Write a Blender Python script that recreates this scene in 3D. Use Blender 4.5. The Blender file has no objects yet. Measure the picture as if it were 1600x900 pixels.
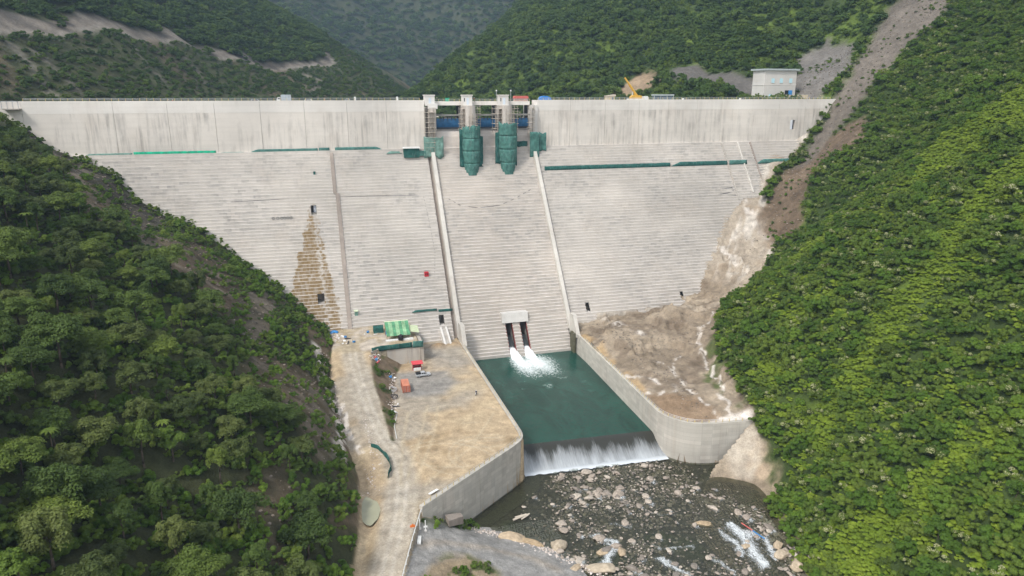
import bpy, bmesh, math, random
import numpy as np
from mathutils import Vector, Matrix

scene = bpy.context.scene
R = math.radians

# ------------------------------------------------------------------ camera, sky, sun, exposure
cam_d = bpy.data.cameras.new('camera')
cam_d.sensor_width = 36.0
cam_d.lens = 24.975
cam_d.clip_start = 1.0
cam_d.clip_end = 9000.0
cam = bpy.data.objects.new('camera', cam_d)
scene.collection.objects.link(cam)
cam.location = (0.0, 0.0, 106.0)
cam.rotation_euler = (R(90 - 15.364), 0.0, R(-16.2))
scene.camera = cam

SUN_EL, SUN_AZ = 50.0, 236.0          # azimuth measured clockwise from +Y (upstream)
world = bpy.data.worlds.new('World')
scene.world = world
world.use_nodes = True
wn = world.node_tree
wn.nodes.clear()
sky = wn.nodes.new('ShaderNodeTexSky')
sky.sky_type = 'NISHITA'
sky.sun_disc = False
sky.sun_elevation = R(SUN_EL)
sky.sun_rotation = R(SUN_AZ)
sky.altitude = 2200
sky.air_density = 1.6
sky.dust_density = 6.0
sky.ozone_density = 1.0
hs = wn.nodes.new('ShaderNodeHueSaturation')   # thin overcast: the blue of the sky is veiled
hs.inputs['Saturation'].default_value = 0.18
bg = wn.nodes.new('ShaderNodeBackground')
bg.inputs['Strength'].default_value = 0.15
wo = wn.nodes.new('ShaderNodeOutputWorld')
wn.links.new(sky.outputs[0], hs.inputs['Color'])
wn.links.new(hs.outputs[0], bg.inputs[0])
wn.links.new(bg.outputs[0], wo.inputs[0])

sun_d = bpy.data.lights.new('sun', 'SUN')
sun_d.energy = 1.5
sun_d.angle = R(11)
sun_d.color = (1.0, 0.95, 0.87)
sun = bpy.data.objects.new('sun', sun_d)
scene.collection.objects.link(sun)
sdir = Vector((math.sin(R(SUN_AZ)) * math.cos(R(SUN_EL)), math.cos(R(SUN_AZ)) * math.cos(R(SUN_EL)), math.sin(R(SUN_EL))))
sun.rotation_euler = (-sdir).to_track_quat('-Z', 'Y').to_euler()
sun.location = (-120, -200, 400)

vs = scene.view_settings
vs.view_transform = 'Standard'
vs.look = 'None'
vs.gamma = 1.0
vs.exposure = 1.08
vs.use_curve_mapping = False
scene.cycles.max_bounces = 5
scene.cycles.diffuse_bounces = 3
scene.cycles.glossy_bounces = 2
scene.cycles.transmission_bounces = 2
scene.cycles.transparent_max_bounces = 6
scene.cycles.volume_bounces = 0
scene.cycles.use_denoising = True
scene.cycles.caustics_reflective = False
scene.cycles.caustics_refractive = False

# ------------------------------------------------------------------ small helpers
COL = scene.collection
rng = np.random.default_rng(7)
rnd = random.Random(11)

def tag(o, label=None, cat=None, group=None, kind=None):
    if label: o['label'] = label
    if cat: o['category'] = cat
    if group: o['group'] = group
    if kind: o['kind'] = kind
    return o

def empty(name, loc=(0, 0, 0), rz=0.0, parent=None):
    o = bpy.data.objects.new(name, None)
    o.empty_display_size = 0.5
    COL.objects.link(o)
    o.location = loc
    o.rotation_euler = (0, 0, rz)
    o.parent = parent
    return o

def link(name, me, mat=None, parent=None):
    o = bpy.data.objects.new(name, me)
    if mat is not None and len(me.materials) == 0:
        me.materials.append(mat)
    COL.objects.link(o)
    o.parent = parent
    return o

def mesh_np(name, V, F, smooth=False, col=None):
    """V (n,3) array, F (m,k) array of quads or triangles"""
    V = np.asarray(V, np.float32); F = np.asarray(F, np.int32)
    me = bpy.data.meshes.new(name)
    k = F.shape[1]
    me.vertices.add(len(V)); me.vertices.foreach_set('co', V.ravel())
    me.loops.add(F.size); me.loops.foreach_set('vertex_index', F.ravel())
    me.polygons.add(len(F))
    me.polygons.foreach_set('loop_start', np.arange(0, F.size, k, dtype=np.int32))
    me.polygons.foreach_set('loop_total', np.full(len(F), k, np.int32))
    if smooth:
        me.polygons.foreach_set('use_smooth', np.ones(len(F), bool))
    if col is not None:
        for nm, c in col.items():
            c = np.asarray(c, np.float32)
            if c.ndim == 1:
                a = me.attributes.new(nm, 'FLOAT', 'POINT'); a.data.foreach_set('value', c)
            else:
                if c.shape[1] == 3: c = np.concatenate([c, np.ones((len(c), 1), np.float32)], 1)
                a = me.attributes.new(nm, 'FLOAT_COLOR', 'POINT'); a.data.foreach_set('color', c.ravel())
    me.update()
    me.validate()
    return me

class MB:
    """collects simple solids, then links them as ONE mesh object"""
    def __init__(s): s.v = []; s.f = []; s.m = []; s.mats = []
    def mi(s, mat):
        if mat is None: return 0
        if mat not in s.mats: s.mats.append(mat)
        return s.mats.index(mat)
    def add(s, V, F, mat=None, M=None):
        b = len(s.v)
        for p in V:
            p = Vector(p)
            if M is not None: p = M @ p
            s.v.append(tuple(p))
        k = s.mi(mat)
        for f in F: s.f.append(tuple(i + b for i in f)); s.m.append(k)
        return s
    def box(s, x0, x1, y0, y1, z0, z1, mat=None, M=None):
        V = [(x0, y0, z0), (x1, y0, z0), (x1, y1, z0), (x0, y1, z0), (x0, y0, z1), (x1, y0, z1), (x1, y1, z1), (x0, y1, z1)]
        F = [(0, 3, 2, 1), (4, 5, 6, 7), (0, 1, 5, 4), (1, 2, 6, 5), (2, 3, 7, 6), (3, 0, 4, 7)]
        return s.add(V, F, mat, M)
    def hexa(s, V, mat=None):
        return s.add(V, [(0, 3, 2, 1), (4, 5, 6, 7), (0, 1, 5, 4), (1, 2, 6, 5), (2, 3, 7, 6), (3, 0, 4, 7)], mat)
    def prism_x(s, poly, x0, x1, mat=None, M=None):
        """poly in (y,z) extruded along x"""
        n = len(poly)
        V = [(x0, y, z) for y, z in poly] + [(x1, y, z) for y, z in poly]
        F = [tuple(range(n - 1, -1, -1)), tuple(range(n, 2 * n))] + [(i, (i + 1) % n, n + (i + 1) % n, n + i) for i in range(n)]
        return s.add(V, F, mat, M)
    def prism_y(s, poly, y0, y1, mat=None, M=None):
        """poly in (x,z) extruded along y"""
        n = len(poly)
        V = [(x, y0, z) for x, z in poly] + [(x, y1, z) for x, z in poly]
        F = [tuple(range(n)), tuple(range(2 * n - 1, n - 1, -1))] + [((i + 1) % n, i, n + i, n + (i + 1) % n) for i in range(n)]
        return s.add(V, F, mat, M)
    def prism_z(s, poly, z0, z1, mat=None, M=None):
        n = len(poly)
        V = [(x, y, z0) for x, y in poly] + [(x, y, z1) for x, y in poly]
        F = [tuple(range(n - 1, -1, -1)), tuple(range(n, 2 * n))] + [(i, (i + 1) % n, n + (i + 1) % n, n + i) for i in range(n)]
        return s.add(V, F, mat, M)
    def tube(s, a, b, r0, r1=None, n=6, mat=None, M=None):
        r1 = r0 if r1 is None else r1
        a = Vector(a); b = Vector(b); d = b - a
        if d.length < 1e-6: return s
        q = d.to_track_quat('Z', 'Y')
        V = []
        for p, r in ((a, r0), (b, r1)):
            for i in range(n):
                t = 2 * math.pi * i / n
                V.append(tuple(p + q @ Vector((r * math.cos(t), r * math.sin(t), 0))))
        F = [(i, (i + 1) % n, n + (i + 1) % n, n + i) for i in range(n)]
        F += [tuple(range(n - 1, -1, -1)), tuple(range(n, 2 * n))]
        return s.add(V, F, mat, M)
    def mesh(s, name, mat=None, smooth=False):
        me = bpy.data.meshes.new(name)
        me.from_pydata(s.v, [], s.f)
        for m in (s.mats or ([mat] if mat else [])): me.materials.append(m)
        if s.mats: me.polygons.foreach_set('material_index', s.m)
        if smooth: me.polygons.foreach_set('use_smooth', [True] * len(s.f))
        me.update()
        return me
    def build(s, name, mat=None, parent=None, smooth=False, bevel=0.0):
        o = link(name, s.mesh(name, mat, smooth), None, parent)
        if bevel:
            b = o.modifiers.new('bevel', 'BEVEL'); b.width = bevel; b.segments = 1; b.limit_method = 'ANGLE'
        return o

# ------------------------------------------------------------------ node materials
class NB:
    def __init__(s, name):
        s.mat = bpy.data.materials.new(name); s.mat.use_nodes = True
        s.nt = s.mat.node_tree; s.nt.nodes.clear()
        s.out = s.nt.nodes.new('ShaderNodeOutputMaterial')
    def node(s, t, ins=None, **props):
        n = s.nt.nodes.new('ShaderNode' + t)
        for k, v in props.items(): setattr(n, k, v)
        for k, v in (ins or {}).items():
            sk = n.inputs[k]
            if isinstance(v, bpy.types.NodeSocket): s.nt.links.new(v, sk)
            elif isinstance(v, bpy.types.Node): s.nt.links.new(v.outputs[0], sk)
            else: sk.default_value = v
        return n
    def pos(s): return s.node('NewGeometry').outputs['Position']
    def nrm(s): return s.node('NewGeometry').outputs['Normal']
    def obj(s): return s.node('TexCoord').outputs['Object']
    def scale(s, v, sc): return s.node('Mapping', {'Vector': v, 'Scale': sc}).outputs[0]
    def noise(s, v, sc=1.0, det=3.0, rough=0.55, dist=0.0):
        return s.node('TexNoise', {'Vector': v, 'Scale': sc, 'Detail': det, 'Roughness': rough, 'Distortion': dist}).outputs[0]
    def math(s, op, a, b=0.0, c=0.0, clamp=False):
        return s.node('Math', {0: a, 1: b, 2: c}, operation=op, use_clamp=clamp).outputs[0]
    def ramp(s, f, pts, interp='LINEAR'):
        n = s.node('ValToRGB', {'Fac': f}); cr = n.color_ramp; cr.interpolation = interp
        while len(cr.elements) < len(pts): cr.elements.new(0.5)
        for e, (p, c) in zip(cr.elements, pts):
            e.position = p
            e.color = (c, c, c, 1) if isinstance(c, (int, float)) else (*c[:3], 1)
        return n.outputs[0]
    def mix(s, f, a, b, blend='MIX'):
        n = s.node('Mix', data_type='RGBA', blend_type=blend)
        for i, v in ((0, f), (6, a), (7, b)):
            if isinstance(v, bpy.types.NodeSocket): s.nt.links.new(v, n.inputs[i])
            elif i == 0: n.inputs[0].default_value = v
            else: n.inputs[i].default_value = (*v[:3], 1) if not isinstance(v, (int, float)) else (v, v, v, 1)
        return n.outputs[2]
    def sep(s, v): return s.node('SeparateXYZ', {0: v}).outputs
    def attr(s, name, typ='GEOMETRY'):
        return s.node('Attribute', attribute_name=name, attribute_type=typ)
    def bump(s, h, strength=0.4, dist=0.1):
        return s.node('Bump', {'Height': h, 'Strength': strength, 'Distance': dist}).outputs[0]
    def principled(s, color, rough=0.8, normal=None, spec=0.3, metal=0.0, **kw):
        ins = {'Base Color': color if not isinstance(color, tuple) else (*color[:3], 1), 'Roughness': rough, 'Metallic': metal, 'Specular IOR Level': spec}
        if normal is not None: ins['Normal'] = normal
        ins.update(kw)
        return s.node('BsdfPrincipled', ins).outputs[0]
    def done(s, sh):
        s.nt.links.new(sh, s.out.inputs[0]); return s.mat

def m_plain(name, color, rough=0.6, var=0.15, sc=1.5, metal=0.0, spec=0.3):
    b = NB(name)
    n = b.noise(b.obj(), sc, 4, 0.6)
    c = b.mix(b.ramp(n, [(0.3, 0.0), (0.7, 1.0)]), tuple(x * (1 - var) for x in color), tuple(min(1, x * (1 + var)) for x in color))
    return b.done(b.principled(c, rough, spec=spec, metal=metal))

# ================================================================== TERRAIN BEGIN
def _h(ix, iy, seed):
    n = (ix * 374761393 + iy * 668265263 + seed * 974634211) & 0xFFFFFFFF
    n = ((n ^ (n >> 13)) * 1274126177) & 0xFFFFFFFF
    return ((n ^ (n >> 16)) & 0xFFFF) / 65535.0
def vnoise(x, y, seed=0):
    ix = np.floor(x).astype(np.int64); iy = np.floor(y).astype(np.int64)
    fx = x - ix; fy = y - iy
    fx = fx * fx * fx * (fx * (fx * 6 - 15) + 10); fy = fy * fy * fy * (fy * (fy * 6 - 15) + 10)
    a = _h(ix, iy, seed); b = _h(ix + 1, iy, seed); c = _h(ix, iy + 1, seed); d = _h(ix + 1, iy + 1, seed)
    return (a + (b - a) * fx) * (1 - fy) + (c + (d - c) * fx) * fy
def fbm(x, y, size, oct=4, seed=0, gain=0.5):
    """-1..1"""
    s = 0; amp = 1.0; tot = 0
    for o in range(oct):
        k = (2.03 ** o) / size
        s = s + amp * (vnoise(x * k + 17.3 * o, y * k - 9.1 * o, seed + o) * 2 - 1)
        tot += amp; amp *= gain
    return s / tot
def sstep(a, b, x):
    t = np.clip((x - a) / (b - a), 0, 1)
    return t * t * (3 - 2 * t)
def rbf(P):
    P = np.asarray(P, float); n = len(P)
    A = np.zeros((n + 3, n + 3))
    d = np.hypot(P[:, None, 0] - P[None, :, 0], P[:, None, 1] - P[None, :, 1])
    A[:n, :n] = d - np.eye(n) * 1.5
    A[:n, n] = 1; A[:n, n + 1] = P[:, 0]; A[:n, n + 2] = P[:, 1]
    A[n:, :n] = A[:n, n:].T
    w = np.linalg.solve(A, np.concatenate([P[:, 2], [0, 0, 0]]))
    def f(x, y):
        x = np.asarray(x, float); y = np.asarray(y, float); sh = x.shape
        x = x.ravel(); y = y.ravel(); out = np.empty_like(x)
        for i in range(0, len(x), 40000):
            xs = x[i:i + 40000]; ys = y[i:i + 40000]
            out[i:i + 40000] = np.sqrt((xs[:, None] - P[None, :, 0]) ** 2 + (ys[:, None] - P[None, :, 1]) ** 2 + 4.0) @ w[:n] + w[n] + w[n + 1] * xs + w[n + 2] * ys
        return out.reshape(sh)
    return f
def inpoly(x, y, poly):
    ins = np.zeros(np.shape(x), bool); n = len(poly)
    for i in range(n):
        x0, y0 = poly[i]; x1, y1 = poly[(i + 1) % n]
        c = ((y0 > y) != (y1 > y))
        xx = (x1 - x0) * (y - y0) / ((y1 - y0) if y1 != y0 else 1e-9) + x0
        ins ^= c & (x < xx)
    return ins
def dline(x, y, pts):
    d = np.full(np.shape(x), 1e9)
    for (x0, y0), (x1, y1) in zip(pts[:-1], pts[1:]):
        dx, dy = x1 - x0, y1 - y0; L2 = dx * dx + dy * dy + 1e-9
        t = np.clip(((x - x0) * dx + (y - y0) * dy) / L2, 0, 1)
        d = np.minimum(d, np.hypot(x - x0 - t * dx, y - y0 - t * dy))
    return d
def polymask(x, y, poly, soft=1.5):
    """1 inside, fading over soft metres at the border"""
    d = dline(x, y, list(poly) + [poly[0]])
    s = np.where(inpoly(x, y, poly), d, -d)
    return sstep(-soft, soft, s)

SL, Y0 = 0.74, 266.7            # dam face: Y = Y0 + SL*z
def xfoot(y): return np.interp(y, [60, 134, 148, 172, 194, 235, 262, 290, 335], [2, 3.4, 5.9, 7.9, 5.9, 3.2, 5.6, 4, 4])
def zfoot(y): return np.interp(y, [60, 134, 148, 173, 194, 235, 262, 335], [6, 7, 8, 9, 10, 12, 14, 14])
def hill_left(x, y):
    d = xfoot(y) - x
    pa = np.interp(d, [0, 11, 23, 34, 48, 62, 69, 74, 79, 86, 95, 102, 106, 114, 300], [0, 10.9, 21.6, 30.2, 40.7, 46.4, 51.2, 56, 61, 64.7, 67.8, 72.4, 77.5, 82, 215])
    pb = np.interp(d, [0, 7, 16, 30, 53, 118, 300], [0, 8, 16.5, 27, 44, 88, 205])
    t = sstep(225, 285, y)
    h = zfoot(y) + pa * t + pb * (1 - t)
    k = np.clip(d / 25, 0, 1)
    far = 1 - 0.75 * sstep(270, 300, y)
    h += k * far * (4.5 * fbm(x, y, 60, 3, 3) + 2.2 * fbm(x, y, 16, 3, 5))
    h += np.clip(d / 6, 0, 1) * 0.9 * fbm(x, y, 5, 3, 9)
    return h
def xrail(y): return np.interp(y, [60, 118, 130.7, 152.7], [-2, 10, 13.9, 21.0])
bar = rbf([(13.9, 130.7, 7), (10, 118, 6.8), (20.8, 152.7, 7.4), (5, 90, 6), (19, 146, 5), (27, 150, 2), (36, 146, 0), (50.6, 136, -3), (24.4, 135.3, 3), (34.5, 160.5, -5.0), (43, 155, -5.2),
           (55, 143, -5.2), (63, 130, -5.3), (72, 112, -5.5), (30, 110, 1), (20, 110, 3.5), (45, 120, -1.5), (28, 156.5, 1.2), (50, 160, -6.8), (80, 140, -6.8), (60, 175, -6.8), (95, 120, -7), (40, 95, -1), (60, 85, -4), (20, 80, 3)])
PLATEAU = [(2, 253), (8, 250), (21.4, 249.6), (22.2, 250.6), (37, 251.4), (37.6, 290), (0, 290)]
def land_left(x, y):
    zr = np.interp(y, [60, 120, 131, 152, 185, 190.5, 216, 234, 256, 300], [5.5, 6.8, 7, 7.6, 8.0, 8.5, 11.6, 13.6, 15, 15])
    xr = np.interp(y, [150, 190, 212, 225, 245, 256], [30, 18.6, 18.0, 17.2, 18.2, 20.5])
    xt = np.interp(y, [150, 190, 205, 222, 240, 250], [31, 19.2, 21, 23.0, 26, 29.5])
    t = np.clip((x - xr) / np.maximum(xt - xr, 0.3), 0, 1)
    z = zr * (1 - t) + 8.0 * t
    z = np.where(inpoly(x, y, PLATEAU), 15.0, z)
    z = z + 0.35 * fbm(x, y, 7, 3, 21) * np.where(inpoly(x, y, PLATEAU), 1, np.where((t > 0.05) & (t < 0.95), 2.2, 0.3))
    # dirt heaps at the toe of the dam, pond hollow beside the road
    for hx, hy, hr, hh in ((46.5, 265, 3.0, 1.6), (53, 266, 2.6, 1.0), (40.5, 262, 2.0, 0.8)):
        z = z + hh * np.exp(-((x - hx) ** 2 + (y - hy) ** 2) / hr ** 2)
    bz = np.maximum(bar(x, y), -7.5) + 0.5 * fbm(x, y, 4, 3, 31) * sstep(0, 4, x - xrail(y))
    e = (x > xrail(y)) & (y - 153 < (x - 21.7) * 0.7735 + 0.85)
    z = np.where(e, np.where(y > 163, -6.2, bz), z)
    zh = hill_left(x, y)
    z = np.where(x < xfoot(y), zh, z)
    # drainage gully and pond between hill and road
    g = dline(x, y, GULLY); z = z - 1.3 * np.exp(-(g / 2.0) ** 2)
    z = z - 1.2 * np.exp(-(((x - 9.6) / 2.2) ** 2 + ((y - 157.5) / 5.0) ** 2) ** 2)
    return z
GULLY = [(1.5, 248), (3.0, 232), (2.0, 222), (5.0, 205), (6.6, 192), (8.5, 178), (9.5, 168), (9.8, 158), (7.5, 146), (4.5, 132), (0, 110)]
_nx, _ny = 0.94, -0.34
RF = [(92, 50, -3), (100, 85, -3), (109.5, 116.5, -3), (117, 133, -2), (128, 150, 2), (129, 164, 4), (128, 172, 8.5), (132, 188, 9.5), (139, 211.6, 13), (153.6, 238.4, 18)]
RP = list(RF)
for (fx, fy, fz) in RF:
    for d, dz in ((10, 12), (45, 43), (100, 88), (200, 170), (350, 290)):
        RP.append((fx + _nx * d, fy + _ny * d, fz + dz))
RP += [(121, 159, -5.6), (119, 147.6, -5.6), (113, 131, -5.6), (108, 118, -5.6), (101, 100, -5.6), (92, 70, -5.6), (85, 120, -7), (85, 160, -7), (112, 165, -6.5),
       (106.6, 254.5, 9), (105, 230, 8.6), (104.4, 208, 8.4), (103, 190, 8.2), (123.5, 243, 14), (143, 254, 23), (149, 262, 17.5), (162, 249.5, 18.5), (136, 246, 13.5), (150, 246, 18.5), (139, 214, 12), (130, 222, 10), (122, 192, 8.4), (124, 181, 8.3), (112, 178, 8), (116, 205, 8.5), (112, 222, 8.8), (117.5, 232, 15.5), (113.5, 247, 14.0), (115.5, 218, 13.2), (118, 205, 11.6), (119.5, 193, 10.0), (110, 232, 9.4), (109.5, 216, 9.0), (111, 204, 8.7), (124, 205, 8.8), (122, 216, 9.3), (128, 236, 10.2), (124, 228, 9.2),
       (135, 232, 11.5), (150, 240, 15), (152, 256, 19.5), (133, 258, 14.5),
       (106, 272, 9), (115, 275.7, 11.5), (139.5, 275, 11.8), (160, 277, 14.5), (170.6, 280, 17.6), (177, 286, 26), (193, 300.6, 46), (205.5, 307.6, 55), (150, 268, 14), (125, 266, 12),
       (175, 254, 22), (183, 269, 24), (200, 270, 33), (206.5, 275, 36), (213, 285, 43), (218, 298, 52), (221, 308, 56), (245, 317, 68), (252.3, 323.4, 77), (262, 327.4, 86.3), (269.4, 327.4, 93), (273, 329, 104),
       (222, 280, 56), (232, 300, 66), (250, 300, 78), (205, 258, 40), (230, 262, 62),
       (290, 310, 112), (330, 315, 148), (420, 320, 225), (300, 337, 126), (340, 345, 160), (420, 350, 228), (560, 350, 340), (560, 200, 330), (560, 440, 330),
       # upstream: platform of the control building, cut slopes, the big wooded mountain
       (228, 342, 101), (252, 344, 101.5), (228, 356, 102), (254, 356, 103), (262, 342, 102), (210, 345, 98), (275, 352, 112), (308, 380, 126), (273, 400, 121), (290, 366, 119), (240, 372, 104), (240, 388, 110), (215, 402, 106), (262, 378, 108),
       (232, 432, 121), (215, 440, 108), (250, 420, 116), (283, 480, 146), (343, 420, 162), (399, 440, 205), (194, 500, 104), (163, 560, 104), (143, 610, 102), (150, 540, 90), (120, 540, 74), (185, 470, 92), (190, 420, 84), (100, 400, 60), (170, 380, 80), (120, 600, 88), (100, 640, 90), (60, 640, 80),
       (299, 620, 188), (389, 560, 200), (292, 760, 203), (123, 650, 109), (135, 680, 123), (159, 730, 141), (203, 800, 165), (284, 920, 221), (345, 1000, 281), (100, 720, 95), (120, 790, 95), (170, 880, 120), (250, 1000, 160), (450, 800, 320), (560, 700, 360), (560, 560, 340), (500, 950, 370)]
hill_right0 = rbf(RP)
def hill_right(x, y):
    z = hill_right0(x, y)
    k = np.clip((z - 14) / 25, 0, 1) * np.where((y > 335) & (y < 362), 0.15, 1.0)
    far = sstep(380, 520, y)
    z = z + k * (1 - 0.6 * sstep(255, 300, y) * (1 - far)) * (3.0 * fbm(x, y, 55, 3, 41) + 1.4 * fbm(x, y, 14, 3, 43)) + far * 9 * fbm(x, y, 120, 4, 45)
    z = z + 0.5 * fbm(x, y, 4.5, 3, 47) * np.clip((z + 3) / 8, 0.3, 1)
    er = np.clip((z - 8.3) / 3, 0, 1) * (y > 178) * (y < 312) * (x < 222) * np.clip(1.25 - (z - 20) / 40, 0.25, 1)
    rg = 1 - np.abs(fbm(x, y, 7, 3, 401)) * 2.2
    z = z + er * (1.7 * rg - 0.9 + 0.6 * fbm(x, y, 2.0, 3, 403))
    fr = z / 3.2 - np.floor(z / 3.2)
    z = z + 0.55 * np.clip(er * 1.5, 0, 1) * (3.2 * (np.floor(z / 3.2) + sstep(0.5, 0.95, fr)) - z)
    pf = polymask(x, y, [(200, 334), (264, 334), (264, 357), (232, 357), (200, 350)], 1.5)
    z = z * (1 - pf) + 101.6 * pf
    return z
def riverbed(x, y):
    return -5.55 + 0.35 * fbm(x, y, 9, 4, 51) + 0.16 * fbm(x, y, 1.6, 2, 53)
WALL_L = [(56.8, 268), (56.8, 186), (56.6, 183.2), (55.9, 181), (54.2, 178.8), (51.5, 176.4), (21.7, 153.2)]
WALL_R = [(105.2, 270), (104.9, 256), (102.2, 186.5), (102.7, 183.2), (104.2, 179.8), (107.0, 176.4), (110.6, 174.4), (115, 173.4), (120.5, 173.0), (127.5, 172.0)]
def H(x, y):
    z = riverbed(x, y)
    zl = land_left(x, y)
    lp = [(-400, 50)] + [(100, 50), (100, 120), (70, 150), (57, 172), (56.4, 180)] + [(56.2, 183), (56.2, 290), (56.2, 335), (-400, 335)]
    inl = inpoly(x, y, lp)
    z = np.where(inl, np.maximum(zl, np.where((x > 20) & (y < 182), z, -99)), z)
    rp = [(105.7, 340), (105.7, 270), (105.5, 256), (102.8, 186.5), (103.3, 183.4), (104.8, 180.1), (107.4, 176.9), (110.9, 174.9), (115, 174.0), (120.5, 173.5), (126, 172.6), (112, 168), (85, 150), (75, 40), (900, 40), (900, 1200), (0, 1200), (0, 345), (102, 345)]
    inr = inpoly(x, y, rp)
    zr = hill_right(x, y)
    z = np.where(inr, np.where((y < 172.6) & (x < 140), np.maximum(zr, z), zr), z)
    pool = (x > 57) & (x < 102) & (y > 184) & (y < 300)
    z = np.where(pool, -4.0, z)
    return z
ml0 = rbf([(-132, 390, 101), (-146, 450, 138), (-160, 500, 158), (-114, 540, 146), (-96, 430, 100), (-80, 620, 142), (-64, 500, 100), (-34, 700, 133), (-8, 600, 99), (37, 790, 135), (63, 800, 133), (87, 780, 116), (104, 760, 102),
           (8, 850, 171), (-43, 880, 206), (-88, 760, 191), (-121, 650, 177), (-173, 420, 148), (-143, 330, 100), (-60, 400, 70), (60, 600, 70), (145, 760, 78), (20, 500, 65), (120, 860, 95), (70, 930, 150), (160, 960, 95), (-40, 1000, 220),
           (-105, 545, 140), (-125, 545, 152), (-73, 625, 136), (-92, 625, 153), (-26, 704, 127), (-46, 702, 146), (-30, 640, 116), (-70, 560, 116), (20, 700, 112),
           (-220, 500, 200), (-220, 650, 250), (-200, 800, 280), (-150, 900, 270), (-260, 380, 200), (-260, 330, 195), (-120, 340, 90), (-100, 350, 75)])
def mount_left(x, y):
    z = ml0(x, y)
    return z + 5 * fbm(x, y, 70, 4, 61) + 1.5 * fbm(x, y, 12, 3, 63)
def mount_far(x, y):
    z = 70 + 0.60 * (y - 1250) + 120 * fbm(x + 0.35 * y, y * 0.35, 420, 4, 71) + 30 * fbm(x, y, 140, 3, 73)
    z = z + 0.30 * np.abs(x - 230 - 0.28 * (y - 1250)) - 30
    return np.maximum(z, 62 + 3 * fbm(x, y, 60, 2, 75))
# ================================================================== TERRAIN END

MAPS = {'l_soil1': [(-100.1, 329.8), (-74.1, 295.1), (-57.4, 288.2), (-39.0, 259.5), (-30.5, 248.4), (-23.9, 238.5), (-25.5, 218.7), (-35.6, 229.1), (-54.8, 244.5), (-72.8, 259.6)],
    'l_soil2': [(-74.3, 316.2), (-58.3, 306.8), (-48.0, 304.1), (-48.6, 243.2), (-58.8, 257.3)],
    'l_rock1': [(-105.1, 318.7), (-101.1, 332.4), (-91.1, 332.9), (-79.1, 319.2), (-68.2, 315.6), (-62.2, 298.8), (-66.5, 294.9), (-76.5, 297.8), (-88.1, 304.8), (-99.4, 311.0)],
    'l_rock2': [(-46.3, 291.1), (-33.5, 290.9), (-23.7, 261.0), (-23.8, 236.5), (-32.5, 224.2), (-42.2, 241.6)],
    'l_grav': [(-23.4, 255.5), (-15.2, 278.3), (-11.4, 250.0), (-17.3, 205.7), (-22.5, 223.2)],
    'l_rock3': [(-19.5, 201.0), (-9.2, 224.3), (0.7, 217.5), (5.0, 193.6), (2.5, 163.1), (-1.5, 163.0), (-7.1, 175.6), (-16.2, 169.9)],
    'l_soil3': [(-14.9, 151.2), (-9.8, 156.1), (-6.1, 142.6), (-9.7, 125.4), (-13.9, 123.4)],
    'l_toe': [(-8.5, 273.9), (4.7, 267.6), (7.1, 246.2), (7.9, 209.6), (9.1, 189.0), (10.0, 169.6), (5.6, 145.1), (1.6, 144.3), (4.5, 167.4), (3.1, 207.8), (0.2, 233.1), (-3.3, 248.7)],
    'r_rock': [(211.7, 297.0), (222.1, 306.5), (239.4, 310.2), (253.2, 318.3), (268.5, 309.4), (270.8, 295.2), (256.4, 283.4), (243.9, 292.8), (229.3, 285.2), (219.6, 272.7), (212.5, 272.9), (210.4, 286.4)],
    'r_scree': [(238, 305), (252.5, 321.1), (268.2, 325.9), (274.8, 329.4), (298.4, 340.1), (338, 368), (350, 336), (328, 317), (304, 315), (284, 316), (258, 312), (243, 305)],
    'r_bank': [(123.5, 169.2), (128.3, 165.0), (126, 156), (121.5, 149), (118, 149), (120.8, 157.5)],
    'r_lime1': [(196.1, 175.0), (201.5, 165.2), (178.2, 153.9), (160.2, 153.1), (142.8, 149.7), (137.7, 158.5), (153.7, 162.0), (168.9, 161.5)],
    'r_lime2': [(135.7, 164.4), (139.9, 153.4), (133.1, 139.2), (132.7, 153.7)],
    'r_lime3': [(252.4, 235.1), (228.9, 191.8), (216.4, 193.5), (205.1, 196.9), (218.1, 216.5)],
    'r_lime4': [(141.5, 192.9), (142.2, 177.5), (135.1, 170.0), (135.7, 182.1)],
    'r_lime5': [(299.2, 464.7), (326.6, 468.8), (285.9, 406.2), (253.5, 427.0), (243.2, 479.2), (274.0, 500.6)],
    'r_grass': [(149.8, 227.8), (140.4, 223.0), (129.1, 201.5), (124.6, 180.4), (127.0, 176.9), (134.2, 199.9)],
    'u_cut': [(262, 336), (292, 338), (312, 362), (318, 392), (296, 392), (280, 368), (262, 364)],
    'u_scar1': [(207.5, 468.8), (225.3, 476.8), (234.0, 480.0), (236.7, 463.8), (222.3, 432.1), (214.2, 438.0), (211.1, 445.8)],
    'u_scar2': [(227.1, 428.5), (240.2, 436.6), (254.1, 440.7), (255.4, 414.6), (267.3, 384.1), (252.3, 361.2), (241.7, 370.3), (243.0, 386.4), (237.2, 406.1)],
    }
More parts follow.
